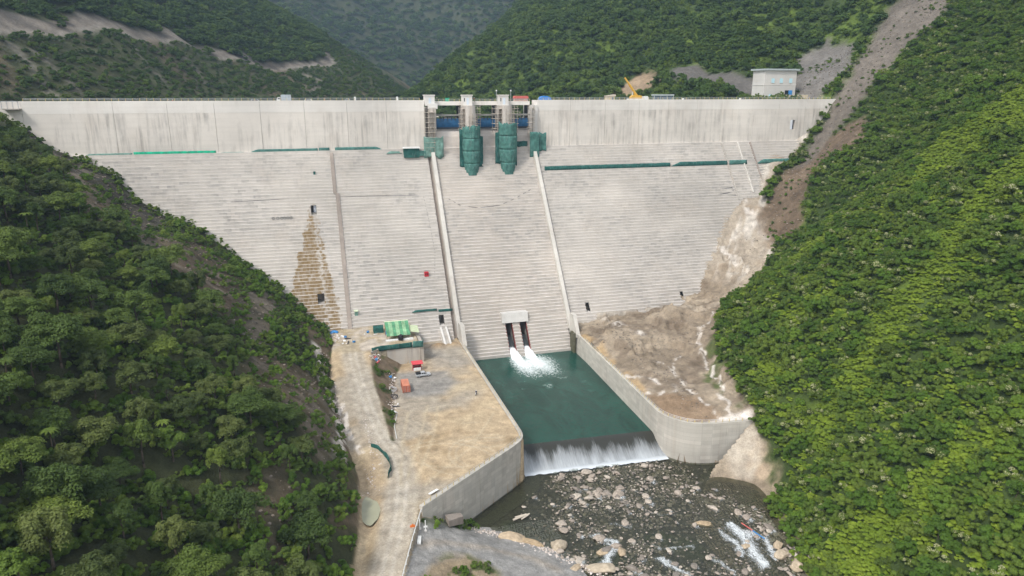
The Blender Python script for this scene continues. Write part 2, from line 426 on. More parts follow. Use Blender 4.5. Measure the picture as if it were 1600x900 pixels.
LINES = {'stream_r1': [(158.4, 244.0), (148.0, 238.5), (138.5, 223.3), (133.5, 206.1), (131.9, 198.1), (125.1, 184.8), (124.3, 176.2)],
    'stream_r2': [(130.6, 224.4), (123.5, 216.1), (120.0, 202.7), (120.2, 192.4), (120.4, 182.9), (121.3, 178.6)],
    'stream_r3': [(121.3, 221.8), (122.1, 207.9), (119.4, 195.2), (119.6, 185.4)],
    'slurry1': [(119.3, 267.7), (123.0, 256.4), (124.1, 243.9)],
    'slurry2': [(106.6, 215.2), (110.9, 211.3), (112.8, 205.4)],
    'slurry3': [(106.6, 201.6), (110.3, 198.2), (114.0, 198.4)],
    'slurry4': [(209.9, 305.8), (207.4, 295.5), (210.2, 286.1), (210.5, 274.0), (204.1, 274.0)],
    'slurry5': [(187.3, 293.1), (190.3, 286.4), (191.6, 280.1)],
    'ridge_r': [(116.3, 267.7), (115.6, 231.8), (117.7, 209.9), (115.8, 184.8)],
    'l_stream1': [(-0.9, 249.2), (0.3, 236.0), (1.7, 221.9), (4.1, 211.8), (5.0, 193.6), (3.2, 170.7)],
    'l_stream2': [(6.0, 214.0), (7.2, 200.0), (9.0, 190.0), (11.0, 183.0)],
    'tracks1': [(23.2, 184.9), (27.3, 187.7), (34.5, 185.6)],
    'road_bar': [(19.3, 143.6), (26.4, 145.5), (35.7, 145.0), (46.1, 142.1), (50.6, 136.1)],
    'veg_edge': [(153.0, 237.5), (138.5, 210.9), (129.9, 185.2), (127.4, 172.3)],
    }
LINES_M = {'road': [(-145.3, 447.1), (-137.1, 479.1), (-128.7, 509.3), (-116.4, 550.5), (-99.3, 580.3), (-81.0, 630.9), (-63.9, 634.2), (-33.3, 685.3), (-1.4, 732.8), (36.9, 792.0)],
    'm_scar1': [(-128.8, 444.1), (-118.9, 441.3), (-106.3, 425.3)],
    'm_scar2': [(-105.4, 547.3), (-91.7, 523.4), (-79.2, 520.7)],
    'm_scar3': [(-4.4, 726.1), (20.9, 721.2), (8.6, 654.0)],
    'm_scar4': [(-140.7, 438.7), (-132.1, 434.8), (-115.0, 414.9)],
    'm_scar5': [(-77.2, 592.4), (-63.1, 565.9)],
    }


# ------------------------------------------------------------------ ground materials
def m_ground(name, sc=1.0, bump=0.9, rough=0.95):
    b = NB(name)
    p = b.pos(); c = b.attr('Col').outputs['Color']
    n1 = b.noise(p, 0.35 * sc, 5, 0.62); n2 = b.noise(p, 2.2 * sc, 4, 0.65)
    n3 = b.noise(p, 7.0 * sc, 3, 0.7)
    f = b.math('MULTIPLY', b.math('MULTIPLY', b.ramp(n1, [(0.25, 0.62), (0.75, 1.30)]), b.ramp(n2, [(0.25, 0.76), (0.75, 1.22)])), b.ramp(n3, [(0.3, 0.86), (0.7, 1.14)]))  # uneven soil tone; bump hollows also darkened in the colour as crevice shade
    col = b.mix(1.0, c, f, 'MULTIPLY')
    hh = b.math('ADD', b.math('MULTIPLY', n1, 0.5), n2)
    return b.done(b.principled(col, rough, b.bump(hh, bump, 0.35 / sc), spec=0.15))
M_ground = m_ground('ground_soil')
M_mount = m_ground('mountain_soil', 0.25, 0.8)
M_bed = m_ground('river_bed_stones', 2.2, 1.0, 0.7)

SOIL = np.array((0.200, 0.150, 0.102)); TAN = np.array((0.45, 0.345, 0.225)); GRAVEL = np.array((0.24, 0.232, 0.22)); SLURRY = np.array((0.66, 0.60, 0.54))
ROCK = np.array((0.105, 0.090, 0.075)); SCREE = np.array((0.150, 0.137, 0.123)); FLOOR = np.array((0.050, 0.055, 0.026)); GRASS = np.array((0.085, 0.11, 0.035)); PALE = np.array((0.40, 0.35, 0.30))
def blend(c, col, m): return c * (1 - m[..., None]) + col * m[..., None]
def warp(x, y, a=2.0, s=6.0, seed=80): return x + a * fbm(x, y, s, 3, seed), y + a * fbm(x, y, s, 3, seed + 5)

def bare_left(x, y):
    wx, wy = warp(x, y, 5.0, 9)
    m = np.zeros(np.shape(x))
    for k, s in (('l_soil1', 3), ('l_rock1', 2.5), ('l_rock2', 3), ('l_grav', 2.5), ('l_rock3', 2.5), ('l_soil3', 2), ('l_soil2', 3)):
        m = np.maximum(m, polymask(wx, wy, MAPS[k], s))
    return m
def col_left(x, y):
    n = fbm(x, y, 12, 4, 90)[..., None]; c = FLOOR * (1 + 0.3 * n)
    wx, wy = warp(x, y, 5.0, 9)
    for k, col in (('l_soil1', SOIL * 0.9), ('l_soil2', ROCK * 0.7), ('l_rock1', ROCK * 0.6), ('l_rock2', ROCK * np.array((0.95, 0.82, 0.7))), ('l_grav', SCREE * np.array((1.15, 1.02, 0.88))), ('l_rock3', SOIL * 0.7), ('l_soil3', SOIL * 0.6)):
        c = blend(c, col, polymask(wx, wy, MAPS[k], 3) * (0.72 + 0.28 * fbm(x, y, 3, 2, 93)))
    streak = sstep(0.15, 0.5, fbm(x * 0.25, y, 4, 3, 95)) * bare_left(x, y)
    c = blend(c, np.array((0.20, 0.17, 0.135)), streak * 0.6)
    d = xfoot(y) - x
    # toe of the hill: earth, pale wash-out streams
    c = blend(c, SOIL * 0.85, polymask(wx, wy, MAPS['l_toe'], 2.0) * 0.9)
    c = blend(c, GRASS, sstep(0.1, 0.4, fbm(x, y, 6, 3, 97)) * polymask(wx, wy, MAPS['l_toe'], 2.0) * 0.8)
    # flat ground
    flat = sstep(0.5, -0.5, d)
    f = TAN * (1 + 0.10 * fbm(x, y, 14, 3, 99)[..., None])
    g = sstep(-0.15, 0.35, fbm(x, y, 22, 4, 101) + 0.0)
    f = blend(f, np.array((0.335, 0.295, 0.24)), g * 0.85)
    f = blend(f, np.array((0.50, 0.40, 0.265)), sstep(0.0, 0.45, fbm(x * 0.6, y, 14, 3, 103)) * 0.7)
    f = blend(f, np.array((0.25, 0.175, 0.095)), sstep(0.22, 0.5, fbm(x, y, 10, 4, 105)) * 0.5)
    f = blend(f, GRAVEL * 1.05, polymask(x, y, [(27, 242), (45, 240), (46, 228), (40, 219), (27, 220), (25, 230)], 2.5) * 0.85)
    f = blend(f, np.array((0.31, 0.285, 0.25)), polymask(x, y, [(38, 266), (56, 262), (56, 242), (40, 242)], 4) * 0.7)
    f = blend(f, np.array((0.30, 0.205, 0.115)), np.exp(-((x - 46.5) ** 2 + (y - 265) ** 2) / 9) + 0.8 * np.exp(-((x - 53) ** 2 + (y - 266) ** 2) / 7))
    # roads, tyre tracks
    rl = [(12.5, 262), (12, 245), (12.5, 228), (14, 210), (16, 195), (19, 182), (19, 168), (16, 152), (10.5, 132), (5, 112)]
    dr = dline(x, y, rl)
    f = blend(f, np.array((0.42, 0.375, 0.31)), sstep(5.5, 2.5, dr) * 0.8)
    f = blend(f, np.array((0.54, 0.49, 0.42)), np.exp(-((dr - 1.0) / 0.45) ** 2) * 0.7 * (0.6 + 0.4 * fbm(x, y, 6, 2, 107)))
    f = blend(f, np.array((0.30, 0.245, 0.185)), np.exp(-((dr - 2.3) / 0.5) ** 2) * 0.45 * (0.6 + 0.6 * fbm(x, y, 5, 2, 109)))
    for cx_, cy_, r0 in ((44, 176, 9), (44, 176, 10.9), (47, 192, 13), (41, 180, 16), (38, 190, 20), (30, 170, 15), (30, 170, 17), (52, 210, 26), (52, 210, 28)):
        rr = np.hypot(x - cx_, y - cy_)
        f = blend(f, np.array((0.50, 0.43, 0.32)), np.exp(-((rr - r0) / 0.35) ** 2) * 0.42 * sstep(-0.3, 0.3, fbm(x, y, 9, 2, 111)))
    for tl in ([(20, 168), (27, 190), (33, 212)], [(22, 166), (31, 190), (36, 210)], [(18, 166), (22, 190), (26, 208)], [(24, 164), (40, 180), (52, 200)]):
        f = blend(f, np.array((0.50, 0.415, 0.29)), np.exp(-(dline(x, y, tl) / 0.5) ** 2) * 0.5)
    # embankment between upper road and terrace
    xr = np.interp(y, [150, 190, 212, 225, 245, 256], [30, 18.6, 18.0, 17.2, 18.2, 20.5]); xt = np.interp(y, [150, 190, 205, 222, 240, 250], [31, 19.2, 21, 23.0, 26, 29.5])
    em = sstep(-0.6, 0.4, x - xr) * sstep(0.8, -0.2, x - xt) * (y > 190) * (y < 251)
    f = blend(f, SOIL * 0.9, em)
    f = blend(f, GRASS * 0.9, em * sstep(0.0, 0.4, fbm(x, y, 4, 3, 113)) * 0.8)
    # plateau
    pl = polymask(x, y, PLATEAU, 1.0)
    f = blend(f, np.array((0.40, 0.33, 0.225)), pl * 0.8)
    f = blend(f, PALE * 1.25, pl * sstep(0.0, 0.4, fbm(x, y, 6, 3, 115)) * 0.8)
    # gravel bar beside the river
    e = (x > xrail(y) + 0.3) & (y - 153 < (x - 21.7) * 0.769)
    gb = GRAVEL * 1.22 * (1 + 0.12 * fbm(x, y, 2.0, 3, 117)[..., None])
    db = dline(x, y, LINES['road_bar'])
    gb = blend(gb, np.array((0.335, 0.295, 0.25)), np.exp(-(db / 1.5) ** 2) * 0.85)
    mound = polymask(wx * 0.4 + x * 0.6, wy * 0.4 + y * 0.6, [(17, 131), (22, 139), (31, 141), (36, 135), (35, 122), (20, 118)], 1.5)
    gb = blend(gb, np.array((0.28, 0.215, 0.135)), mound * 0.9)
    gb = blend(gb, GRASS * 0.9, mound * sstep(0.05, 0.3, fbm(x, y, 3.5, 3, 119)) * 0.9)
    wb = np.exp(-(dline(x, y, [(22, 152), (35, 160.5)]) / 1.8) ** 2)
    gb = blend(gb, GRASS * 0.9, wb * 0.7)
    f = np.where(e[..., None], gb, f)
    c = blend(c, f, flat)
    for k, w in (('l_stream1', 1.3), ('l_stream2', 0.7)):
        ds = dline(wx * 0.3 + x * 0.7, wy * 0.3 + y * 0.7, LINES[k])
        c = blend(c, SLURRY, sstep(w * 1.5, w * 0.6, ds) * sstep(-0.35, 0.1, fbm(x, y, 2.5, 3, 121)))
    return c
def bare_right(x, y):
    wx, wy = warp(x, y, 4.0, 8)
    m = polymask(wx, wy, MAPS['r_rock'], 2.5)
    m = np.maximum(m, polymask(wx, wy, MAPS['r_scree'], 3))
    m = np.maximum(m, polymask(wx, wy, MAPS['r_bank'], 2))
    for k in ('u_scar1', 'u_scar2', 'u_cut'): m = np.maximum(m, polymask(wx, wy, MAPS[k], 2))
    return m
FOOT_R = [(80, 40), (100, 85), (105.5, 114), (111.5, 131), (117, 145), (121, 154), (126.5, 164), (129.5, 176), (132.5, 188), (139.5, 211), (154, 238), (176, 254), (201, 270), (210, 279), (213, 290), (219, 299), (222, 308), (262, 328), (272, 335), (225, 336), (205, 410), (150, 540), (100, 640), (0, 1200), (900, 1200), (900, 40)]
def col_right(x, y, z):
    n = fbm(x, y, 14, 4, 130)[..., None]
    c = np.array((0.048, 0.072, 0.020)) * (1 + 0.3 * n)
    c = blend(c, np.array((0.10, 0.145, 0.024)), 0.8 * sstep(0.12, 0.34, fbm(x, y * 1.6, 30, 4, 305)))
    for k in ('r_lime1', 'r_lime2', 'r_lime3', 'r_lime4', 'r_lime5'):
        wx, wy = warp(x, y, 5, 12); c = blend(c, np.array((0.115, 0.165, 0.026)), polymask(wx, wy, MAPS[k], 4) * 0.9)
    wx, wy = warp(x, y, 4.0, 8)
    ins = polymask(*warp(x, y, 1.2, 4), FOOT_R, 0.8)
    # spoil mound and excavated slope
    s = np.array((0.245, 0.195, 0.142)) * (1 + 0.22 * fbm(x, y, 9, 4, 131)[..., None])
    s = blend(s, np.array((0.36, 0.295, 0.22)), sstep(-0.05, 0.35, fbm(x, y, 16, 3, 133)) * 0.8)
    s = blend(s, np.array((0.15, 0.112, 0.08)), sstep(0.12, 0.4, fbm(x, y, 7, 4, 135)) * 0.6)
    ex = sstep(20, 30, z) * (y > 255)
    s = blend(s, np.array((0.37, 0.315, 0.25)), ex * 0.85)
    lay = sstep(0.05, 0.35, fbm((x + y) * 0.22, (x - y) * 1.0, 5, 3, 137))
    s = blend(s, np.array((0.56, 0.51, 0.45)), ex * lay * 0.75)
    s = blend(s, np.array((0.25, 0.19, 0.13)), ex * sstep(0.1, 0.4, fbm(x, y, 10, 3, 139)) * 0.7)
    s = blend(s, np.array((0.42, 0.29, 0.15)), sstep(3.5, 1.0, x - 105.5) * (y < 262) * (y > 200) * sstep(-0.2, 0.3, fbm(x, y, 8, 3, 141)) * 0.75)
    s = blend(s, np.array((0.25, 0.165, 0.10)), polymask(x, y, [(105, 200), (120, 190), (121, 178), (110, 176), (104, 186)], 2) * 0.7)
    s = blend(s, GRASS * 0.95, polymask(wx, wy, MAPS['r_grass'], 1.2) * sstep(-0.3, 0.2, fbm(x, y, 6, 3, 143)) * 0.9)
    s = blend(s, np.array((0.40, 0.335, 0.26)), sstep(3.2, 1.6, dline(x, y, [(146, 256), (156, 252), (170, 256), (184, 264), (203, 274)])) * 0.7)
    s = blend(s, np.array((0.42, 0.38, 0.33)), np.exp(-(dline(x, y, [(107, 276), (125, 274.5), (140, 274), (160, 275.5)]) / 2.0) ** 2) * 0.7)
    for k, w, th in (('stream_r1', 0.75, -0.35), ('stream_r2', 0.7, -0.05), ('stream_r3', 0.6, 0.0), ('slurry1', 3.0, 0.0), ('slurry2', 2.6, 0.05), ('slurry3', 3.0, 0.05), ('slurry4', 2.2, -0.1), ('slurry5', 0.9, -0.3)):
        q = warp(x, y, 2.2, 4.5, 145); ds = dline(q[0], q[1], LINES[k])
        s = blend(s, SLURRY * 0.92, sstep(w * 1.25, w * 0.2, ds + 0.5 * fbm(x, y, 1.2, 3, 148)) * sstep(th - 0.2, th + 0.45, fbm(x, y, 2.0, 4, 147)) * 0.9)
    s = blend(s, SLURRY, sstep(3.0, 1.0, dline(x, y, [(117, 176), (122, 176.5), (127, 175)])) * 0.9)
    s = blend(s, np.array((0.44, 0.385, 0.315)), polymask(x, y, [(116, 171.5), (129, 172.5), (127, 165), (121, 160), (117, 163)], 1.5) * (0.8 + 0.3 * fbm(x, y, 3, 3, 155)))
    wxb, wyb = warp(x, y, 2.0, 5)
    c = blend(s, c, ins)
    rk = ROCK * np.array((1.35, 1.15, 0.95)) * (1 + 0.5 * fbm(x, y + z * 0.7, 6, 4, 149)[..., None])
    c = blend(c, rk, polymask(wx, wy, MAPS['r_rock'], 2.5))
    sc_ = np.array((0.150, 0.128, 0.106)) * (1 + 0.18 * fbm(x, y, 10, 4, 151)[..., None])
    c = blend(c, sc_, polymask(wx, wy, MAPS['r_scree'], 3))
    c = blend(c, np.array((0.40, 0.31, 0.22)), polymask(wxb, wyb, MAPS['r_bank'], 2) * sstep(-0.4, 0.2, fbm(x, y, 4, 3, 153)))
    c = blend(c, np.array((0.30, 0.22, 0.145)), polymask(wx, wy, MAPS['u_scar1'], 2))
    c = blend(c, SCREE * 0.8, polymask(wx, wy, MAPS['u_scar2'], 2))
    c = blend(c, SCREE * 1.1, polymask(wx, wy, MAPS['u_cut'], 2))
    c = blend(c, np.array((0.27, 0.215, 0.155)) * (1 + 0.4 * fbm(x, y, 3, 3, 157)[..., None]), ((z < -3.6) & (y < 160)).astype(float) * 0.8)
    return c

def grid(name, x0, x1, y0, y1, st, zf, colf, mat, keep=None, smooth=True, st_y=None):
    xs = np.arange(x0, x1 + st * 0.5, st); ys = np.arange(y0, y1 + (st_y or st) * 0.5, st_y or st)
    X, Y = np.meshgrid(xs, ys)
    Z = zf(X, Y)
    nx, ny = len(xs), len(ys)
    i = np.arange(nx * ny).reshape(ny, nx)
    F = np.stack([i[:-1, :-1], i[:-1, 1:], i[1:, 1:], i[1:, :-1]], -1)
    if keep is not None:
        k = keep(0.25 * (X[:-1, :-1] + X[1:, 1:] + X[:-1, 1:] + X[1:, :-1]), 0.25 * (Y[:-1, :-1] + Y[1:, 1:] + Y[:-1, 1:] + Y[1:, :-1]))
        F = F[k]
    F = F.reshape(-1, 4)
    c = colf(X, Y, Z).reshape(-1, 3)
    V = np.stack([X.ravel(), Y.ravel(), Z.ravel()], 1)
    used = np.unique(F); rem = np.full(len(V), -1); rem[used] = np.arange(len(used))
    me = mesh_np(name, V[used], rem[F], smooth, {'Col': np.clip(c[used], 0.003, 0.95)})
    o = link(name, me, mat)
    o['kind'] = 'structure'
    return o

lefts = lambda x, y: ~((x > 57.2) & (y > 182)) & (y < 333)
grid('hillside_left', -235, 4.4, 55, 332, 1.3, H, lambda x, y, z: col_left(x, y), M_ground, lambda x, y: y < 330 + 0 * x)
grid('ground', 2.6, 57.4, 84, 284, 0.42, H, lambda x, y, z: col_left(x, y), M_ground, lambda x, y: (y < 281) & ~((y < 181.5) & (y > 160) & (y - 153 < (x - 21.7) * 0.7735 + 0.45)) & ~((x > 56.5) & (y > 170)))
def col_bed(x, y, z):
    c = np.array((0.115, 0.105, 0.075)) * (1 + 0.3 * fbm(x, y, 5, 4, 160)[..., None])
    c = blend(c, np.array((0.10, 0.115, 0.06)), sstep(0.0, 0.4, fbm(x, y, 14, 3, 161)) * 0.7)
    cell = vnoise(x * 1.9 + 0.8 * fbm(x, y, 1.5, 2, 164), y * 1.9, 165)
    c = c * (0.55 + 0.9 * cell[..., None])
    return c
grid('river_bed', 30, 128, 60, 186, 0.5, riverbed, col_bed, M_bed)
rightk = lambda x, y: inpoly(x, y, [(105.4, 345), (105.4, 270), (105.3, 256), (102.7, 186.5), (103.1, 183.4), (104.6, 180.1), (107.3, 176.8), (110.8, 174.8), (115, 173.9), (120.5, 173.4), (127, 172.4), (112, 168), (92, 150), (75, 40), (900, 40), (900, 345)])
grid('ground_right', 92, 200, 84, 298, 0.55, H, col_right, M_ground, lambda x, y: rightk(x, y) & (inpoly(x, y, [(90, 300), (90, 84), (114, 84), (136, 140), (140, 175), (160, 228), (199, 262), (199, 297)])))
grid('hillside_right', 92, 560, 50, 346, 1.5, lambda x, y: H(x, y) - np.where(inpoly(x, y, [(90, 300), (90, 86), (112, 86), (134, 140), (138, 175), (158, 228), (197, 262), (197, 295)]), 0.6, 0.0), col_right, M_ground, rightk)
grid('mountain_right', 60, 620, 343, 1040, 4.0, H, col_right, M_mount, lambda x, y: (x > 60))

def col_ml(x, y, z):
    c = FLOOR * 1.2 * (1 + 0.3 * fbm(x, y, 30, 3, 170)[..., None])
    rd = [(a, b) for a, b in LINES_M['road']]
    xr = np.interp(y, [p[1] for p in rd], [p[0] for p in rd]); xr = np.where(y < rd[0][1], rd[0][0] - (rd[0][1] - y) * 0.25, xr)
    u = xr - x
    band = np.interp(y, [300, 450, 520, 600, 650, 720, 800], [28, 24, 18, 11, 19, 13, 11]) * (0.75 + 0.5 * fbm(x, y, 40, 2, 171))
    c = blend(c, np.array((0.165, 0.142, 0.118)) * (1 + 0.8 * fbm(x, y, 16, 4, 172)[..., None]), sstep(-2, 2, u) * sstep(band + 3, band - 3, u) * (y < 830))
    c = blend(c, PALE * 0.7, np.exp(-((u + 1) / 2.2) ** 2) * (y < 810) * 0.9)
    low = sstep(0, 40, -u)
    c = blend(c, SOIL * 0.75, sstep(0.05, 0.4, fbm(x + y * 0.6, y * 0.25, 18, 3, 173)) * (u < 0) * 0.55)
    for k in ('m_scar1', 'm_scar2', 'm_scar3', 'm_scar4', 'm_scar5'):
        c = blend(c, PALE * 0.55, np.exp(-(dline(*warp(x, y, 4, 8), LINES_M[k]) / 1.8) ** 2) * 0.7)
    return c
grid('mountain_left', -320, 170, 334, 1010, 3.0, mount_left, col_ml, M_mount)
def col_far(x, y, z):
    return FLOOR * 1.0 * (1 + 0.3 * fbm(x, y, 60, 3, 180)[..., None])
grid('mountain_far', -900, 1700, 1050, 2700, 14.0, mount_far, col_far, M_mount)

# ------------------------------------------------------------------ concrete
def m_concrete(name, base=(0.60, 0.565, 0.525), dark=(0.36, 0.34, 0.32), streak=0.6, top=0.0, courses=False, rust=0.0, stain=False, panels=False):
    b = NB(name)
    p = b.pos()
    s = b.noise(b.scale(p, (0.55, 0.55, 0.035)), 1.0, 4, 0.65)          # runs of water down the wall
    s2 = b.noise(b.scale(p, (0.09, 0.09, 0.07)), 1.0, 5, 0.62)           # large weathering patches
    s3 = b.noise(b.scale(p, (0.02, 0.02, 0.9)), 1.0, 3, 0.5)             # lift lines
    f = b.math('MULTIPLY', b.ramp(s, [(0.46, 0.0), (0.66, 1.0)]), b.ramp(s2, [(0.40, 0.0), (0.62, 1.0)]))
    f = b.math('MULTIPLY', f, streak)
    c = b.mix(f, base, dark)
    c = b.mix(b.math('MULTIPLY', b.ramp(s3, [(0.45, 0.0), (0.62, 1.0)]), 0.22), c, tuple(x * 0.8 for x in base))
    c = b.mix(b.math('MULTIPLY', b.ramp(s2, [(0.50, 0.0), (0.70, 1.0)]), 0.35), c, (0.53, 0.465, 0.40))
    big = b.noise(b.scale(p, (0.022, 0.022, 0.03)), 1.0, 4, 0.6)
    c = b.mix(1.0, c, b.ramp(big, [(0.32, 0.80), (0.68, 1.10)]), 'MULTIPLY')
    if courses:
        xyz = b.sep(p)
        v = b.node('CombineXYZ', {0: xyz[0], 1: xyz[2], 2: 0.0}).outputs[0]
        br = b.node('TexBrick', {'Vector': v, 'Scale': 1.0, 'Mortar Size': 0.035, 'Bias': 0.0, 'Brick Width': 3.0, 'Row Height': 1.2,
                                 'Color1': (0, 0, 0, 1), 'Color2': (1, 1, 1, 1), 'Mortar': (0.5, 0.5, 0.5, 1)})
        zone = b.ramp(b.noise(b.scale(p, (0.03, 0.03, 0.05)), 1.0, 4, 0.6), [(0.40, 0.0), (0.60, 1.0)])
        zone2 = b.ramp(b.noise(b.scale(p, (0.5, 0.5, 0.8)), 1.0, 3, 0.6), [(0.35, 0.2), (0.65, 1.0)])
        fac = b.math('MULTIPLY', b.math('MULTIPLY', b.ramp(br.outputs[0], [(0.35, 0.0), (0.9, 1.0)]), zone), zone2)
        c = b.mix(b.math('MULTIPLY', fac, 0.75), c, (0.27, 0.255, 0.24))
        c = b.mix(b.math('MULTIPLY', zone, 0.22), c, (0.43, 0.41, 0.39))
        c = b.mix(b.math('MULTIPLY', br.outputs[1], 0.25), c, (0.33, 0.31, 0.29))
    if panels:  # formwork panel lines
        xyz = b.sep(p)
        v = b.node('CombineXYZ', {0: b.math('ADD', xyz[0], xyz[1]), 1: xyz[2], 2: 0.0}).outputs[0]
        br = b.node('TexBrick', {'Vector': v, 'Scale': 1.0, 'Mortar Size': 0.03, 'Brick Width': 2.4, 'Row Height': 1.25, 'Color1': (0.82, 0.82, 0.82, 1), 'Color2': (1.06, 1.06, 1.06, 1), 'Mortar': (0.7, 0.7, 0.7, 1)}, offset=0.0)
        c = b.mix(0.8, c, br.outputs[0], 'MULTIPLY')
    if stain:   # ochre seep below the gallery door on the left of the dam
        xyz = b.sep(p); x, z = xyz[0], xyz[2]
        cq = b.math('FLOOR', b.math('DIVIDE', b.math('ADD', z, 2.4), 1.2))
        wn_ = b.node('TexWhiteNoise', {'W': cq}, noise_dimensions='1D').outputs[0]
        wob = b.math('ADD', b.math('MULTIPLY', b.math('SUBTRACT', b.noise(b.scale(p, (0.5, 0.5, 0.5)), 1.0, 3, 0.6), 0.5), 6.0), b.math('MULTIPLY', b.math('SUBTRACT', wn_, 0.5), 1.6))
        xw = b.math('ADD', x, wob)
        t = b.math('SUBTRACT', 61.0, z)
        lft = b.math('SUBTRACT', 2.0, b.math('MULTIPLY', t, 0.35))
        rgt = b.math('ADD', 2.8, b.math('MULTIPLY', t, 0.17))
        m = b.math('MULTIPLY', b.ramp(b.math('SUBTRACT', xw, lft), [(0.0, 0.0), (0.6, 1.0)]), b.ramp(b.math('SUBTRACT', rgt, xw), [(0.0, 0.0), (0.6, 1.0)]))
        m = b.math('MULTIPLY', m, b.math('GREATER_THAN', 66.0, z))
        gap = b.ramp(b.math('ABSOLUTE', b.math('SUBTRACT', xw, b.math('ADD', 2.6, b.math('MULTIPLY', t, 0.05)))), [(0.15, 0.12), (1.0, 1.0)])
        m = b.math('MULTIPLY', b.math('MULTIPLY', m, gap), b.ramp(b.noise(b.scale(p, (0.9, 0.9, 0.25)), 1.0, 3, 0.6), [(0.30, 0.35), (0.55, 1.0)]))
        up = b.sep(b.nrm())[2]
        m = b.math('MULTIPLY', m, b.ramp(up, [(0.3, 1.0), (0.7, 0.35)]))
        oc = b.mix(b.noise(b.scale(p, (0.8, 0.8, 0.3)), 1.0, 3, 0.6), (0.17, 0.105, 0.035), (0.34, 0.23, 0.10))
        c = b.mix(b.math('MULTIPLY', m, 0.92), c, oc)
    if top:     # up-facing treads paler, in broken runs
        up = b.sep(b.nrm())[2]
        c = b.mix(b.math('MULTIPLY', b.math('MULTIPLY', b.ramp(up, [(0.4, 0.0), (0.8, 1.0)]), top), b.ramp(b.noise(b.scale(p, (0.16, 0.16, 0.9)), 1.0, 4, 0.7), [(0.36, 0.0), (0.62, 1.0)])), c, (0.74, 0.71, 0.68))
    if rust:
        c = b.mix(b.math('MULTIPLY', b.ramp(b.noise(b.scale(p, (0.4, 0.4, 0.02)), 1.0, 3, 0.6), [(0.52, 0.0), (0.68, 1.0)]), rust), c, (0.36, 0.27, 0.18))
    g = b.noise(p, 6.0, 4, 0.7)
    c = b.mix(1.0, c, b.ramp(g, [(0.25, 0.88), (0.75, 1.08)]), 'MULTIPLY')
    bp = b.bump(b.noise(p, 1.3, 5, 0.7), 0.35, 0.06)
    return b.done(b.principled(c, 0.88, bp, spec=0.2))
M_wall = m_concrete('concrete_cast_wall', base=(0.68, 0.63, 0.57), dark=(0.32, 0.30, 0.28), streak=1.0)
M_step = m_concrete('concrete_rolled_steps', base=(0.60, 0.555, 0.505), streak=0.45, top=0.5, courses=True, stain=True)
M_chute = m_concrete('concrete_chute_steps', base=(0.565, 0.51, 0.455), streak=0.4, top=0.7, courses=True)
M_pale = m_concrete('concrete_pale', base=(0.66, 0.635, 0.60), streak=0.35)
M_basin = m_concrete('concrete_basin_wall', base=(0.56, 0.525, 0.465), dark=(0.33, 0.31, 0.275), streak=0.4, rust=0.10, panels=True)
M_old = m_concrete('concrete_stained', base=(0.42, 0.39, 0.35), dark=(0.20, 0.185, 0.165), streak=0.9, rust=0.3)
M_strip = m_concrete('joint_brown', base=(0.30, 0.255, 0.22), dark=(0.18, 0.15, 0.13), streak=0.8)

dam = empty('dam', (80, 300, 0))
tag(dam, 'huge pale concrete gravity dam with stepped face spanning the valley', 'dam')
def dpart(mb, name, mat, parent=None, **k):
    o = mb.build(name, mat, None, **k)
    o.parent = parent or dam
    o.matrix_parent_inverse = Matrix.Translation(-Vector((parent or dam).location)) if parent is None else Matrix.Identity(4)
    return o

STEP = 1.2
ZB, ZT = -2.4, 81.6
XL = lambda z: float(np.interp(z, [10, 14, 22, 25, 35.6, 44.2, 49.7, 54.7, 60.4, 65, 70, 75, 78.7, 82], [3, 2, -7, -14, -26, -38, -43, -53, -66, -72, -76, -82, -90, -99]))
XR = lambda z: float(np.interp(z, [8, 11, 14.5, 17.6, 26.3, 45.9, 55.3, 56.2, 68.4, 76.7, 86], [150, 158, 166, 175, 181, 197, 210, 226, 250, 257, 268]))
PORTALS = [(1.6, 3.9, 56.8, 60.6), (1.5, 4.2, 24.1, 27.6), (49.2, 51.4, 12.7, 16.6), (114.4, 116.4, 12.9, 16.7), (161.2, 163.1, 14.6, 18.4), (76.9, 79.9, 1.2, 12.3), (83.2, 86.2, 1.2, 12.3)]
CH0, CH1 = 57.6, 104.4
def course(x0, x1, z, name, mat):
    yf = Y0 + SL * z + rnd.uniform(-0.07, 0.07)
    cuts = [(a, b) for a, b, c, d in PORTALS if c < z + STEP * 0.5 < d and b > x0 and a < x1]
    cuts.sort(); xs = x0
    spans = []
    for a, b in cuts: spans.append((xs, a)); xs = b
    spans.append((xs, x1))
    for a, b in spans:
        if b - a < 0.2: continue
        mb = MB().box(a, b, yf, yf + 3.2, z, z + STEP - 0.012, mat)
        dpart(mb, name, mat)
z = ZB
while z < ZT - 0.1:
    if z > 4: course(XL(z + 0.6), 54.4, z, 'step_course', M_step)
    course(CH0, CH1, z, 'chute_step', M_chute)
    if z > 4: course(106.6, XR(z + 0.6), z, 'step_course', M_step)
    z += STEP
# gallery doors and outlets: recesses behind the openings
def niche(x0, x1, z0, z1, depth, mat, name, par=None, lean=0.0):
    yf = Y0 + SL * z1 + 0.9; yb = yf + depth; y00 = Y0 + SL * z0 + 0.4
    mb = MB()
    mb.add([(x0, y00, z0), (x1, y00, z0), (x1, yb, z0 + lean), (x0, yb, z0 + lean), (x0, yf, z1), (x1, yf, z1), (x1, yb, z1), (x0, yb, z1)],
           [(0, 1, 2, 3), (4, 7, 6, 5), (0, 3, 7, 4), (1, 5, 6, 2), (2, 6, 7, 3)], mat)
    return dpart(mb, name, mat)
for i, (a, b_, c, d) in enumerate(PORTALS):
    niche(a, b_, c, d, 9.0 if i > 4 else 4.0, M_old, 'outlet_tunnel' if i > 4 else 'gallery_portal')
